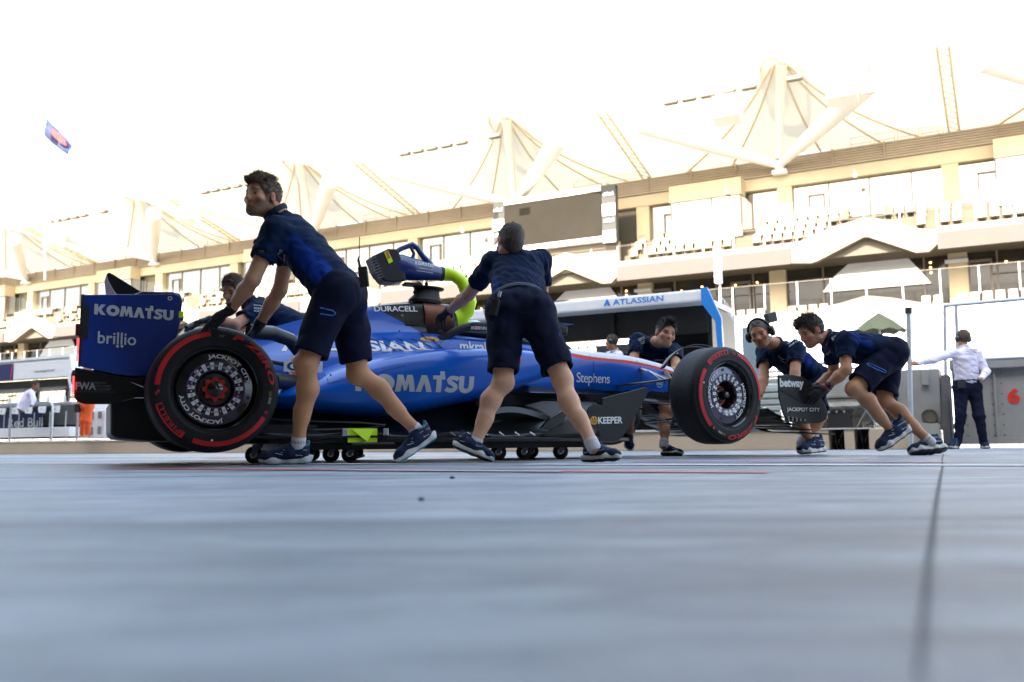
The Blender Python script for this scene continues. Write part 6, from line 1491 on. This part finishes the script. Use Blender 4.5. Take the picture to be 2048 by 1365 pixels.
def headset(par, H, mic=True, k=1.):
    c, f, u, r = [Vector(q) for q in H]; b = MB()
    pts = [c+r*math.cos(a)*.098+u*(math.sin(a)*.125+.005)-f*.005 for a in [i*math.pi/14 for i in range(15)]]; b.tube(pts, .012, 8, flat=.6, up=tuple(f)); b.build('headset_band', M_HEADSET, par, smooth=True)
    for s in (-1, 1):
        b = MB(); q = c+r*s*.082-f*.005+u*-.004; b.lathe([(0, 0), (.036, 0), (.044, .010), (.044, .026), (.036, .040), (.02, .045), (0, .045)], lambda x, y, h: q+f*x*.9+u*y*1.1+r*s*h, n=20); b.build('ear_cup', M_HEADSET, par, smooth=True, sharp=50)
    if mic: b = MB(); q = c-r*.10; b.tube([q, c-r*.09+f*.05-u*.05, c-r*.04+f*.10-u*.075], .004, 6); b.build('microphone_boom', M_HEADSET, par, smooth=True)
NAVY = np.array((.003, .013, .043)); PBLUE = np.array((.006, .045, .32))
def person(key, j, label, fwd, up, face_h=.0065, skin=(.38, .21, .14), legskin=None, hairc=(.035, .02, .012), hstyle={}, beard=0., belly=0., shirt='polo', h=.0085, panels=(), feet=None, gloves=None, legs='shorts', eye=True, sleeve=.62, skip=(), build=1., tuck=False):
    q = J(j); H = hframe(q['head'], fwd, up); c, f, u, r = H
    low = min(q['anL'][2], q['anR'][2]); mid = (q['anL']+q['anR'])/2
    root = empty('person', (mid[0], mid[1], 0), label, 'person')
    sm = (q['shL']+q['shR'])/2; hm_ = (q['hipL']+q['hipR'])/2; wd = nrm(q['shR']-q['shL']); hw = nrm(q['hipR']-q['hipL']); ax = nrm(sm-hm_)
    B = build
    # --- body, one surface
    lo, hi = bounds(list(q.values())+[c+u*.15], .14)
    if legs == 'none': lo[2] = hm_[2]-.3
    F = Field(lo, hi, face_h)
    F.cone(hm_+ax*.02, sm-ax*.10, .105*B, .110*B, .05, wd=wd, sc=1.3); F.cone(q['shL'], q['shR'], .050, .050, .05)
    F.cone(sm-ax*.02, q['neck'], .06, .055, .04); F.cone(q['neck'], c-u*.05-f*.010, .054, .049, .03)
    for s in 'LR':
        a, e, w = q['sh'+s], q['el'+s], q['wr'+s]; F.cone(a, e, .052*B, .041*B, .03); d = w-e
        F.cone(e, e+d*.35, .040*B, .043*B, .02); F.cone(e+d*.35, w, .043*B, .027, .02)
        if legs != 'none':
            hp, kn, an = q['hip'+s], q['kn'+s], q['an'+s]; F.cone(hp, kn, .088*B, .058*B, .04)
            sd = nrm(an-kn); fd = vec(P(*feet[s][1]))-vec(P(*feet[s][0])) if feet else np.array((0., -1, 0))
            fd = nrm(fd); bk = nrm(-(fd-sd*(fd@sd))+1e-6)
            kc = kn-bk*.012; F.ell(kc, (.053*B, .053*B, .055*B), k=.03); F.cone(kn+bk*.004, kn+(an-kn)*.32+bk*.022, .050*B, .057*B, .03); F.cone(kn+(an-kn)*.32+bk*.022, kn+(an-kn)*.68+bk*.008, .057*B, .040*B, .03); F.cone(kn+(an-kn)*.6, an, .042*B, .034, .03); F.cone(an, an-sd*-.03, .036, .034, .02)
    head_prims(F, H)
    if key == 'G': hand(F, q['wrL'], (-1, -.05, .0), (-.2, .9, -.3), (0, -.2, 1), 1, .7)
    col = body_col(H, skin, beard, hairc, seed=ord(key))
    def colfn(V):
        C = col(V)
        if legskin is not None:
            m = V[:, 2] < hm_[2]-.1; C[m] = C[m]*np.array(legskin)/np.array(skin)
            sh = np.clip(noise_at(V, 77, 60)*.5+.5, 0, 1)[:, None]; C[m] = C[m]*(1-.10*sh[m])
        return C
    body = F.build('body', M_SKIN, root, colfn=colfn)
    if eye: eyes(H, root)
    hair(H, root, hstyle, hairc, seed=ord(key))
    # --- shirt
    pts = [q['shL'], q['shR'], q['elL'], q['elR'], hm_, q['neck']]
    if shirt == 'long': pts += [q['wrL'], q['wrR']]
    lo, hi = bounds(pts, .22); F = Field(lo, hi, h)
    F.cone(hm_+ax*(.04 if tuck else -.02), sm-ax*.09, (.118 if tuck else .132)*B, .124*B, .05, wd=wd, sc=1.42); F.cone(q['shL']-ax*.01, q['shR']-ax*.01, .068, .068, .05); F.cone(sm-ax*.02, q['neck']-nrm(q['neck']-sm)*.015, .075, .066, .04)
    for s in 'LR':
        a, e, w = q['sh'+s], q['el'+s], q['wr'+s]; d = nrm(e-a)
        if shirt == 'long': F.cone(a, e, .068, .056, .03); F.cone(e, w, .055, .036, .03, clip=[(w, w-e)])
        else: en = a+(e-a)*sleeve; F.cone(a, a+(e-a)*(sleeve+.15), .071*B, .068*B, .04, clip=[(en, d)])
    F.plane(hm_-ax*(.055 if tuck else .005), -ax); wv = waves(ord(key), 30, 5, aniso=ax); w2 = waves(ord(key)+40, 75, 5, aniso=ax); F.ripple(.0060, wv); F.ripple(.0020, w2); w3 = waves(ord(key)+60, 42, 4, aniso=ax*.7+wd*.7); F.ripple(.0042, lambda x, y, z: 1-2.6*np.abs(w3(x, y, z)))
    for s in 'LR':
        a, e = q['sh'+s], q['el'+s]
        if shirt != 'long': F.cone(a+(e-a)*(sleeve-.12), e, .058*B, .056*B, .004, 'cut')
    F.cone(q['neck'], c-u*.03, .062, .064, .004, 'cut')
    pans = [(vec(P(*a)), vec(P(*b)), rr) for a, b, rr in panels]
    def scol(V):
        if shirt == 'long': return np.tile(np.array((.62, .62, .78)), (len(V), 1))
        C = np.tile(NAVY, (len(V), 1))*(1+.15*noise_at(V, 5, 30)[:, None])
        for a, b, rr in pans:
            d = b-a; t = np.clip(((V-a)@d)/(d@d), 0, 1); D = np.linalg.norm(V-a-t[:, None]*d, axis=1); m = np.clip((rr-D)/(.3*rr), 0, 1); st = .45+.55*(np.sin((V@nrm(d))*420+noise_at(V, 8, 18)*2) > -.2); g = np.clip(.35+.8*t, 0, 1)
            w = (m*st*g)[:, None]; C = C*(1-w)+PBLUE*w
        return np.clip(C, 0, 1)
    sh = F.build('shirt', M_SHIRT, root, colfn=scol)
    # collar
    b = MB(); nk = nrm(c-u*.06-q['neck']); nk = nrm(q['neck']-sm+(c-q['neck'])*.6); s1 = nrm(np.cross(nk, f)); s2 = np.cross(s1, nk)
    ringp = [Vector(q['neck']+nk*.012+(s1*math.cos(a)+s2*math.sin(a))*.068) for a in [i*math.pi/10 for i in range(21)]]; b.tube(ringp, .010, 6, flat=1.8, up=tuple(nk)); b.build('collar', mat('navy_collar', (.006, .012, .035), .8) if shirt != 'long' else mat('white_collar', (.62, .62, .74), .8), root, smooth=True)
    # --- shorts or trousers
    tr = None
    if legs != 'none':
        lo, hi = bounds([q['hipL'], q['hipR'], q['knL'], q['knR']]+([q['anL'], q['anR']] if legs == 'long' else []), .20); F = Field(lo, hi, h)
        F.cone(q['hipL'], q['hipR'], .112*B, .112*B, .06); F.cone(hm_, hm_+ax*(.13 if tuck else .06), .120*B, (.114 if tuck else .105)*B, .05, wd=hw, sc=1.32, clip=[(hm_+ax*(.11 if tuck else .06), ax)])
        for s in 'LR':
            hp, kn, an = q['hip'+s], q['kn'+s], q['an'+s]; d = nrm(kn-hp)
            if legs == 'long': F.cone(hp, kn, .105, .075, .04); F.cone(kn, an, .075, .055, .04, clip=[(an, an-kn)])
            else: F.cone(hp, kn+d*.05, .112*B, .092*B, .05, clip=[(hp+(kn-hp)*.86, d)])
        wv = waves(ord(key)+7, 26, 5, aniso=ax); F.ripple(.0055, wv); F.ripple(.002, waves(ord(key)+8, 80, 4)); w3 = waves(ord(key)+9, 36, 4); F.ripple(.005, lambda x, y, z: 1-2.6*np.abs(w3(x, y, z)))
        if legs != 'long':
            for s in 'LR': hp, kn = q['hip'+s], q['kn'+s]; F.cone(hp+(kn-hp)*.74, kn+(kn-hp)*.1, .078*B, .080*B, .004, 'cut')
        tr = F.build('shorts' if legs != 'long' else 'trousers', M_SHORT, root)
        # socks and shoes
        for s in 'LR':
            if s in skip: continue
            kn, an = q['kn'+s], q['an'+s]; sd = nrm(kn-an); b = MB(); b.tube([Vector(an-sd*.05), Vector(an-sd*.03), Vector(an+sd*.018), Vector(an+sd*.028)], [.033, .0405, .0400, .0385], 16); b.build('sock', M_SOCK if legs != 'long' else M_SHORT, root, smooth=True)
            Hh, Tt = vec(P(*feet[s][0])), vec(P(*feet[s][1])); shoe(root, Hh, Tt, sd, teal=(key == 'A'))
    if gloves:
        for (s, d, n, sd, th, cu) in gloves:
            w = q['wr'+s]; F = Field(w-.22, w+.22, .0042); e = q['el'+s]; F.cone(w-nrm(w-e)*.035, w, .033, .031, .006, clip=[(w-nrm(w-e)*.03, -(w-e))]); hand(F, w, d, n, sd, th, cu, sc=1.08); F.build('glove', M_GLOVE, root)
    return root, q, H, sh, tr, body
PPL = {'A': {'head': (524, 396, 5.08), 'neck': (553, 428, 5.1), 'shL': (550, 458, 4.96), 'shR': (584, 452, 5.28), 'elL': (505, 560, 4.93), 'wrL': (462, 619, 5.12), 'elR': (560, 580, 5.4), 'wrR': (515, 655, 5.5), 'hipL': (672, 585, 5.02), 'hipR': (692, 590, 5.2), 'knL': (612, 728, 4.95), 'knR': (716, 748, 5.22), 'anL': (597, 884, 5.02), 'anR': (832, 860, 5.38)},
 'B': {'head': (468, 582, 7.25), 'neck': (500, 608, 7.25), 'shL': (512, 622, 7.05), 'shR': (520, 612, 7.4), 'elL': (470, 650, 6.85), 'wrL': (420, 640, 6.8), 'elR': (480, 660, 7.3), 'wrR': (450, 680, 7.0), 'hipL': (615, 668, 7.1), 'hipR': (622, 672, 7.3), 'knL': (560, 760, 7.0), 'knR': (655, 790, 7.2), 'anL': (540, 885, 7.05), 'anR': (712, 888, 7.3)},
 'C': {'head': (1020, 487, 5.8), 'neck': (1022, 512, 5.82), 'shL': (985, 526, 5.84), 'shR': (1080, 520, 5.9), 'elL': (937, 590, 6.12), 'wrL': (898, 622, 6.42), 'elR': (1085, 600, 6.08), 'wrR': (1075, 650, 6.3), 'hipL': (1010, 622, 5.46), 'hipR': (1070, 620, 5.46), 'knL': (1006, 765, 5.35), 'knR': (1124, 760, 5.32), 'anL': (950, 886, 5.3), 'anR': (1184, 888, 5.12)},
 'D': {'head': (1331, 668, 7.80), 'neck': (1312, 686, 7.96), 'shL': (1275, 682, 8.0), 'shR': (1350, 704, 8.02), 'elL': (1265, 730, 7.8), 'wrL': (1285, 765, 7.6), 'elR': (1352, 735, 7.75), 'wrR': (1335, 770, 7.6), 'hipL': (1262, 752, 8.3), 'hipR': (1290, 755, 8.35), 'knL': (1258, 820, 8.1), 'knR': (1335, 822, 8.15), 'anL': (1258, 876, 8.35), 'anR': (1328, 886, 8.0)},
 'E': {'head': (1520, 668, 7.75), 'neck': (1552, 690, 7.85), 'shL': (1592, 698, 7.75), 'shR': (1528, 702, 8.05), 'elL': (1590, 748, 7.62), 'wrL': (1588, 800, 7.5), 'elR': (1528, 752, 7.9), 'wrR': (1520, 790, 7.75), 'hipL': (1640, 760, 7.95), 'hipR': (1620, 765, 8.15), 'knL': (1590, 825, 7.8), 'knR': (1640, 832, 8.0), 'anL': (1622, 886, 7.9), 'anR': (1604, 880, 8.05)},
 'F': {'head': (1622, 664, 7.15), 'neck': (1655, 676, 7.18), 'shL': (1690, 682, 7.0), 'shR': (1664, 695, 7.3), 'elL': (1692, 740, 6.93), 'wrL': (1652, 775, 7.0), 'elR': (1668, 748, 7.35), 'wrR': (1630, 775, 7.2), 'hipL': (1785, 706, 7.05), 'hipR': (1778, 710, 7.22), 'knL': (1708, 778, 6.92), 'knR': (1768, 802, 7.15), 'anL': (1786, 864, 7.0), 'anR': (1856, 880, 7.05)},
 'G': {'head': (1926, 678, 13.2), 'neck': (1929, 697, 13.2), 'shL': (1907, 706, 13.15), 'shR': (1953, 706, 13.15), 'elL': (1868, 720, 13.0), 'wrL': (1834, 728, 12.98), 'elR': (1972, 744, 13.1), 'wrR': (1962, 758, 12.85), 'hipL': (1922, 775, 13.2), 'hipR': (1948, 775, 13.2), 'knL': (1921, 833, 13.15), 'knR': (1958, 832, 13.1), 'anL': (1916, 886, 13.2), 'anR': (1968, 886, 13.1)}}
ft = dict(
 A=dict(L=((622, 926, 5.06), (514, 929, 5.0)), R=((873, 876, 5.42), (793, 930, 5.30))),
 B=dict(L=((556, 919, 7.1), (500, 921, 6.95)), R=((728, 915, 7.3), (688, 921, 7.25))),
 C=dict(L=((905, 895, 5.32), (986, 928, 5.24)), R=((1166, 925, 5.20), (1242, 921, 5.02))),
 D=dict(L=((1251, 868, 8.42), (1262, 905, 8.22)), R=((1322, 911, 8.05), (1366, 911, 7.9))),
 E=dict(L=((1648, 904, 7.95), (1597, 910, 7.75)), R=((1622, 894, 8.1), (1592, 905, 7.95))),
 F=dict(L=((1821, 862, 7.05), (1757, 908, 6.95)), R=((1894, 902, 7.1), (1820, 911, 7.0))),
 G=dict(L=((1912, 897, 13.28), (1898, 898, 13.0)), R=((1966, 896, 13.25), (1976, 898, 12.95))))
# A - man at the rear wheel
rA, q, H, sh, tr, bd = person('A', PPL['A'], 'bearded young man in navy kit striding left with both hands pushing the rear tyre', (-.52, -.84, .04), (.06, .0, 1),
  face_h=.0062, skin=(.46, .27, .19), legskin=(.47, .26, .16), hairc=(.085, .050, .028), beard=.72, h=.0075, build=1.0,
  hstyle=dict(t=.010, n=70, s=.015, a=.006, f=150, strands=2200, len=.026, curl=1.5, extra=[(0, .07, .095, .028), (-.03, .06, .10, .028), (.03, .075, .09, .026), (0, .03, .11, .033), (.02, .09, .085, .02), (-.03, .088, .085, .02)]),
  panels=[((580, 480, 5.0), (655, 560, 4.95), .075), ((650, 560, 4.92), (690, 545, 4.9), .035)], feet=ft['A'],
  gloves=[('L', (-.75, .25, -.50), (-.35, .1, -.9), (-.35, -.9, .1), 1, .35), ('R', (-.6, .3, -.6), (0, .3, -.9), (0, -1, 0), 1, .4)])
watch(rA, q['wrL']-nrm(q['wrL']-q['elL'])*.03, q['wrL']-q['elL'], (-.3, -.9, .4))
T_ = tri_tree([tr]); poly_tube(T_, rA, 'pocket_zip', [(609, 611), (640, 616), (666, 622), (671, 627), (666, 632), (640, 628), (610, 621), (606, 616), (609, 611)], .0038, M_ZIP)
b = MB(); e = Vector(q['wrR']); d = Vector(q['wrR']-q['elR']).normalized(); b.tube([e-d*.055, e-d*.02], .036, 16); b.build('wristband', M_BLK, rA, smooth=True)
T_ = tri_tree([sh]); cloth_text(T_, rA, 'DURACELL', 530, 440, .055, .012, 1.2); cloth_text(T_, rA, 'VAST', 563, 508, .05, .016, 1.0); cloth_text(T_, rA, 'betway', 572, 524, .06, .018, 1.0)
ra = empty('handheld_radio', P(734, 560, 4.98), 'black handheld radio with a long aerial clipped at the back of the bearded man', 'radio')
b = MB(); c0 = P(728, 552, 5.0); Rr = Matrix.Rotation(-.12, 3, 'Y'); T = lambda v: c0+Rr @ v; b.bbox((-.028, -.018, -.062), (.022, .02, .050), .006, T=T); b.build('radio_body', M_BLK, ra)
b = MB(); b.tube([T(Vector((-.018, 0, .05))), T(Vector((-.020, 0, .10))), T(Vector((-.012, 0, .115)))], [.007, .006, .003], 8); b.tube([T(Vector((-.016, 0, .10))), P(719, 474, 5.0)], .0025, 6); b.build('aerial', M_BLK, ra)
b = MB(); b.tube([T(Vector((-.005, 0, .05))), T(Vector((-.03, -.02, .09))), P(717, 520, 5.0), P(722, 540, 5.0)], .0018, 5); b.build('coiled_lead', M_CABLE, ra)
# B
rB, q, H, sh, tr, bd = person('B', PPL['B'], 'short-haired man in navy leaning down beyond the rear tyre, face half hidden by an arm', (-.30, -.82, -.42), (-.05, -.2, 1), skin=(.42, .23, .17), hairc=(.075, .045, .022),
  hstyle=dict(t=.008, n=60, s=.011, a=.004, f=220, strands=1500, len=.022, curl=.7), feet=ft['B'], face_h=.008, h=.009, build=.95, gloves=[('L', (-.9, -.3, -.3), (0, -.3, -.9), (0, -1, .2), 1, .5)])
T_ = tri_tree([sh])
for k, t in enumerate(('komatsu', 'DURACELL', 'Gulf')): cloth_text(T_, rB, t, 508, 612+6*k, .11, .016, .12)
# C
rC, q, H, sh, tr, bd = person('C', PPL['C'], 'dark-haired man in navy seen from behind, legs apart, gripping the copper band', (-.45, .85, -.25), (.03, .3, 1), skin=(.46, .28, .21), legskin=(.58, .36, .28), hairc=(.042, .028, .019),
  hstyle=dict(t=.005, n=50, s=.007, a=.002, f=260, low=-.13, strands=2200, len=.013, curl=.4, extra=[(0, -.036, -.008, .074), (0, -.026, -.045, .064)]), feet=ft['C'], face_h=.007, h=.0078, panels=[((985, 560, 5.6), (990, 600, 5.45), .05)], gloves=[('L', (-.55, .75, -.2), (.2, .2, -.9), (-.6, -.4, -.1), -1, .9)], build=1.0, tuck=True)
T_ = tri_tree([tr]); poly_tube(T_, rC, 'pocket_zip', [(1118, 668), (1128, 668), (1130, 674), (1120, 675), (1118, 668)], .004, M_ZIP)
b = MB(); hm_ = (q['hipL']+q['hipR'])/2; sm_ = (q['shL']+q['shR'])/2; ax = nrm(sm_-hm_); hw = nrm(q['hipR']-q['hipL']); dp = np.cross(hw, ax)
N = 36; ring = [Vector(hm_+ax*.095+hw*math.cos(a)*.168+dp*math.sin(a)*.130) for a in [2*math.pi*i/N for i in range(N+1)]]; b.tube(ring, .006, 4, flat=2.6, up=tuple(ax)); b.build('belt', mat('grey_webbing_belt', (.055, .075, .115), .7, bump=.4, bscale=300), rC)
rb_ = empty('beltpack_radio', P(990, 605, 5.28), 'small black belt pack with aerial at the left hip of the man seen from behind', 'radio')
b = MB(); c0 = P(990, 612, 5.30); Rr = Matrix.Rotation(.25, 3, 'Y') @ Matrix.Rotation(-.4, 3, 'Z'); T = lambda v: c0+Rr @ v; b.bbox((-.022, -.015, -.058), (.022, .022, .040), .005, T=T); b.build('radio_body', M_BLK, rb_)
b = MB(); b.tube([T(Vector((.012, 0, .04))), T(Vector((.014, 0, .10)))], .006, 8); b.bbox((.004, -.012, .055), (.022, .0, .09), .002, m=1, T=T); b.build('aerial', [M_BLK, M_SILV], rb_)
b = MB(); b.tube([T(Vector((-.01, -.01, .04))), P(975, 590, 5.32), P(964, 612, 5.3), P(972, 640, 5.3), P(986, 648, 5.3)], .0018, 5); b.build('cable', M_CABLE, rb_)
# sunglasses arm of C
b = MB(); c_, f_2, u_, r_2 = [Vector(v) for v in H]; b.tube([c_-r_2*.082-f_2*.01+u_*.008, c_-r_2*.078+f_2*.09+u_*.004], .003, 6); b.build('spectacle_arm', M_BLK, rC)
# D
rD, q, H, sh, tr, bd = person('D', PPL['D'], 'smiling young dark-haired man in navy leaning over the nose beyond the car', (.22, -.95, -.16), (.25, 0, 1), skin=(.50, .29, .20), legskin=(.40, .21, .13), hairc=(.020, .013, .010),
  hstyle=dict(t=.009, n=70, s=.012, a=.003, f=240, strands=1600, len=.024, curl=.5, extra=[(0, .06, .115, .03), (.03, .05, .115, .028)]), feet=ft['D'], face_h=.0075, h=.009, panels=[((1262, 690, 8.15), (1250, 735, 8.25), .06)], beard=.12, build=.95)
b = MB(); c_, f_2, u_, r_2 = [Vector(v) for v in H]; b.tube([c_+f_2*.0925-u_*.053-r_2*.017, c_+f_2*.0985-u_*.059, c_+f_2*.0925-u_*.053+r_2*.017], .0035, 6); b.build('teeth', M_SOCK, rD)
T_ = tri_tree([sh]); cloth_text(T_, rD, 'GTECH\nVAST', 1283, 690, .07, .06, .5); 
for k in range(3): cloth_text(T_, rD, 'myp', 1342, 712+6*k, .07, .012, .25)
for t, px, py in (('VAST', 1307, 722), ('kraken', 1318, 735), ('KOMATSU', 1330, 718)): cloth_text(T_, rD, t, px, py, .09, .02, -.2)
# E
rE, q, H, sh, tr, bd = person('E', PPL['E'], 'older man in navy with black ear defenders bending behind the front wing', (-.42, -.85, -.28), (-.22, .1, 1), skin=(.44, .245, .18), legskin=(.42, .22, .14), hairc=(.09, .075, .065),
  hstyle=dict(t=.002, n=30, s=.005, a=.001, f=300, strands=900, len=.006, curl=.2), feet=ft['E'], face_h=.0075, h=.009, panels=[((1612, 700, 7.75), (1632, 730, 7.75), .085)], beard=.15, gloves=[('L', (-.3, -.5, -.8), (-.3, .3, -.8), (-.9, .2, 0), 1, .4)])
headset(rE, H)
T_ = tri_tree([sh])
for k, t in enumerate(('komatsu', 'DURACELL', 'Gulf Oil')): cloth_text(T_, rE, t, 1576+1.5*k, 683+6*k, .10, .018, .45, M_WHT)
for t, px, py in (('kraken', 1556, 714), ('VAST', 1560, 722)): cloth_text(T_, rE, t, px, py, .06, .016, -.3)
# F
rF, q, H, sh, tr, bd = person('F', PPL['F'], 'dark-haired man in navy bent low and pushing the front wing endplate from the right', (-.86, -.28, -.42), (-.30, .0, 1), skin=(.47, .26, .20), legskin=(.45, .25, .17), hairc=(.050, .033, .022), beard=.25,
  hstyle=dict(t=.010, n=80, s=.014, a=.006, f=170, low=-.085, strands=2000, len=.036, curl=.6, extra=[(0, .07, .11, .028), (0, .09, .095, .022), (0, -.08, .09, .03)]), feet=ft['F'], face_h=.0068, h=.008,
  panels=[((1715, 672, 6.95), (1755, 690, 6.9), .07), ((1768, 692, 6.9), (1778, 690, 6.9), .035)], gloves=[('L', (-.72, -.05, -.55), (-.2, .85, -.4), (-.6, -.2, .75), 1, .95), ('R', (-.6, -.1, -.7), (-.3, -.6, -.5), (-.5, .3, .8), 1, .8)])
watch(rF, q['wrL']-nrm(q['wrL']-q['elL'])*.025, q['wrL']-q['elL'], (.2, -.95, .2))
b = MB(); e = Vector(q['wrL']); d = Vector(q['wrL']-q['elL']).normalized(); b.tube([e-d*.008, e+d*.004], .034, 16); b.build('glove_cuff', M_PINK, rF, smooth=True)
T_ = tri_tree([tr]); poly_tube(T_, rF, 'pocket_zip', [(1736, 727), (1750, 732), (1770, 741), (1773, 744), (1770, 746), (1750, 738), (1736, 731), (1734, 729), (1736, 727)], .0045, M_ZIP)
T_ = tri_tree([sh]); cloth_text(T_, rF, 'komatsu\nDURACELL\nGulf', 1662, 676, .10, .07, -1.1, M_WHT); cloth_text(T_, rF, 'betway', 1702, 712, .10, .022, 1.1); cloth_text(T_, rF, 'VAST', 1655, 712, .06, .018, .8)
# G
rG, q, H, sh, tr, bd = person('G', PPL['G'], 'man in a white long-sleeved shirt and dark trousers seen from behind, holding the grey pole', (-.25, .95, 0), (0, 0, 1), skin=(.42, .25, .19), hairc=(.05, .034, .022),
  hstyle=dict(t=.010, n=40, s=.010, a=.003), feet=ft['G'], face_h=.008, h=.010, shirt='long', legs='long', eye=False, tuck=True)
headset(rG, H, mic=False)
b = MB(); hm_ = (q['hipL']+q['hipR'])/2; b.bbox((hm_[0]-.19, hm_[1]-.16, hm_[2]-.02), (hm_[0]-.10, hm_[1]-.11, hm_[2]+.075), .008); b.build('belt_pack', M_BLK, rG)
N = 30; ring = [Vector(hm_)+Vector((math.cos(a)*.168, math.sin(a)*.13, .10)) for a in [2*math.pi*i/N for i in range(N+1)]]; b = MB(); b.tube(ring, .005, 4, flat=3.2, up=(0, 0, 1)); b.build('belt', M_BLK, rG)
T_ = tri_tree([sh]); cloth_text(T_, rG, 'ATLASSIAN\nWILLIAMS\nRACING', 1931, 710, .17, .11, -.1, M_GREYM)
# people at the pit stands
def simple_person(key, j, label, fwd, **k): return person(key, j, label, fwd, (0, 0, 1), face_h=.010, h=.012, **k)
H_ = dict(head=(1223, 684, 15.3), neck=(1228, 701, 15.35), shL=(1238, 710, 15.2), shR=(1218, 711, 15.6), elL=(1236, 742, 15.1), wrL=(1214, 750, 15.1), elR=(1206, 742, 15.5), wrR=(1200, 750, 15.3), hipL=(1236, 775, 15.4), hipR=(1222, 775, 15.6), knL=(1215, 790, 15.2), knR=(1208, 790, 15.4), anL=(1216, 850, 15.3), anR=(1208, 850, 15.4))
r_, q, H, *_x = simple_person('H', H_, 'seated man in a white shirt and headset inside the blue framed pit stand', (-.9, .3, 0), skin=(.28, .15, .10), hairc=(.03, .02, .015), hstyle=dict(t=.008, n=20, s=.008), shirt='long', legs='none', eye=False); headset(r_, H, False)
I_ = dict(head=(70, 771, 22.6), neck=(66, 782, 22.6), shL=(62, 785, 22.5), shR=(58, 786, 22.9), elL=(68, 800, 22.4), wrL=(64, 812, 22.3), elR=(56, 800, 23), wrR=(52, 812, 23), hipL=(42, 818, 22.6), hipR=(44, 818, 22.8), knL=(42, 835, 22.5), knR=(60, 836, 22.7), anL=(42, 860, 22.5), anR=(76, 850, 22.6))
r_, q, H, *_x = simple_person('I', I_, 'man in a white and blue shirt leaning over the desk of the left pit stand', (.95, .1, -.1), skin=(.16, .09, .06), hairc=(.02, .015, .01), hstyle=dict(t=.006, n=10, s=.006), shirt='long', legs='none', eye=False)
# orange overalls: mostly hidden by the rear wing
K_ = dict(head=(176, 735, 21.2), neck=(174, 752, 21.2), shL=(182, 760, 21.0), shR=(163, 760, 21.4), elL=(184, 785, 21.0), wrL=(166, 800, 20.8), elR=(158, 785, 21.4), wrR=(158, 815, 21.2), hipL=(178, 812, 21.1), hipR=(168, 812, 21.3), knL=(176, 842, 21.1), knR=(166, 842, 21.25), anL=(175, 871, 21.2), anR=(164, 871, 21.35))
ft['K'] = dict(L=((178, 877, 21.2), (167, 877, 21.0)), R=((166, 876, 21.4), (156, 877, 21.2)))
M_OR = mat('orange_overalls', (.72, .10, .01), .7, var=.1, vscale=12)
rK, q, H, sK, tK, bK = simple_person('K', K_, 'marshal in bright orange overalls standing behind the rear wing beside the air conditioner', (-.9, -.3, 0), skin=(.3, .17, .12), hairc=(.03, .02, .01), hstyle=dict(t=.006, n=10, s=.006), shirt='long', legs='long', feet=ft['K'], eye=False)
sK.data.materials[0] = M_OR; tK.data.materials[0] = M_OR
for ch in rK.children:
    if ch.name.startswith('shoe'): ch.data.materials[0] = mat('tan_boot', (.30, .16, .08), .7)
bmh = MB(); p = Vector(q['wrR']); bmh.bbox((p.x-.09, p.y-.05, p.z-.12), (p.x+.03, p.y+.05, p.z+.08), .02); o = bmh.build('belt_pouch', M_BLK, rK)
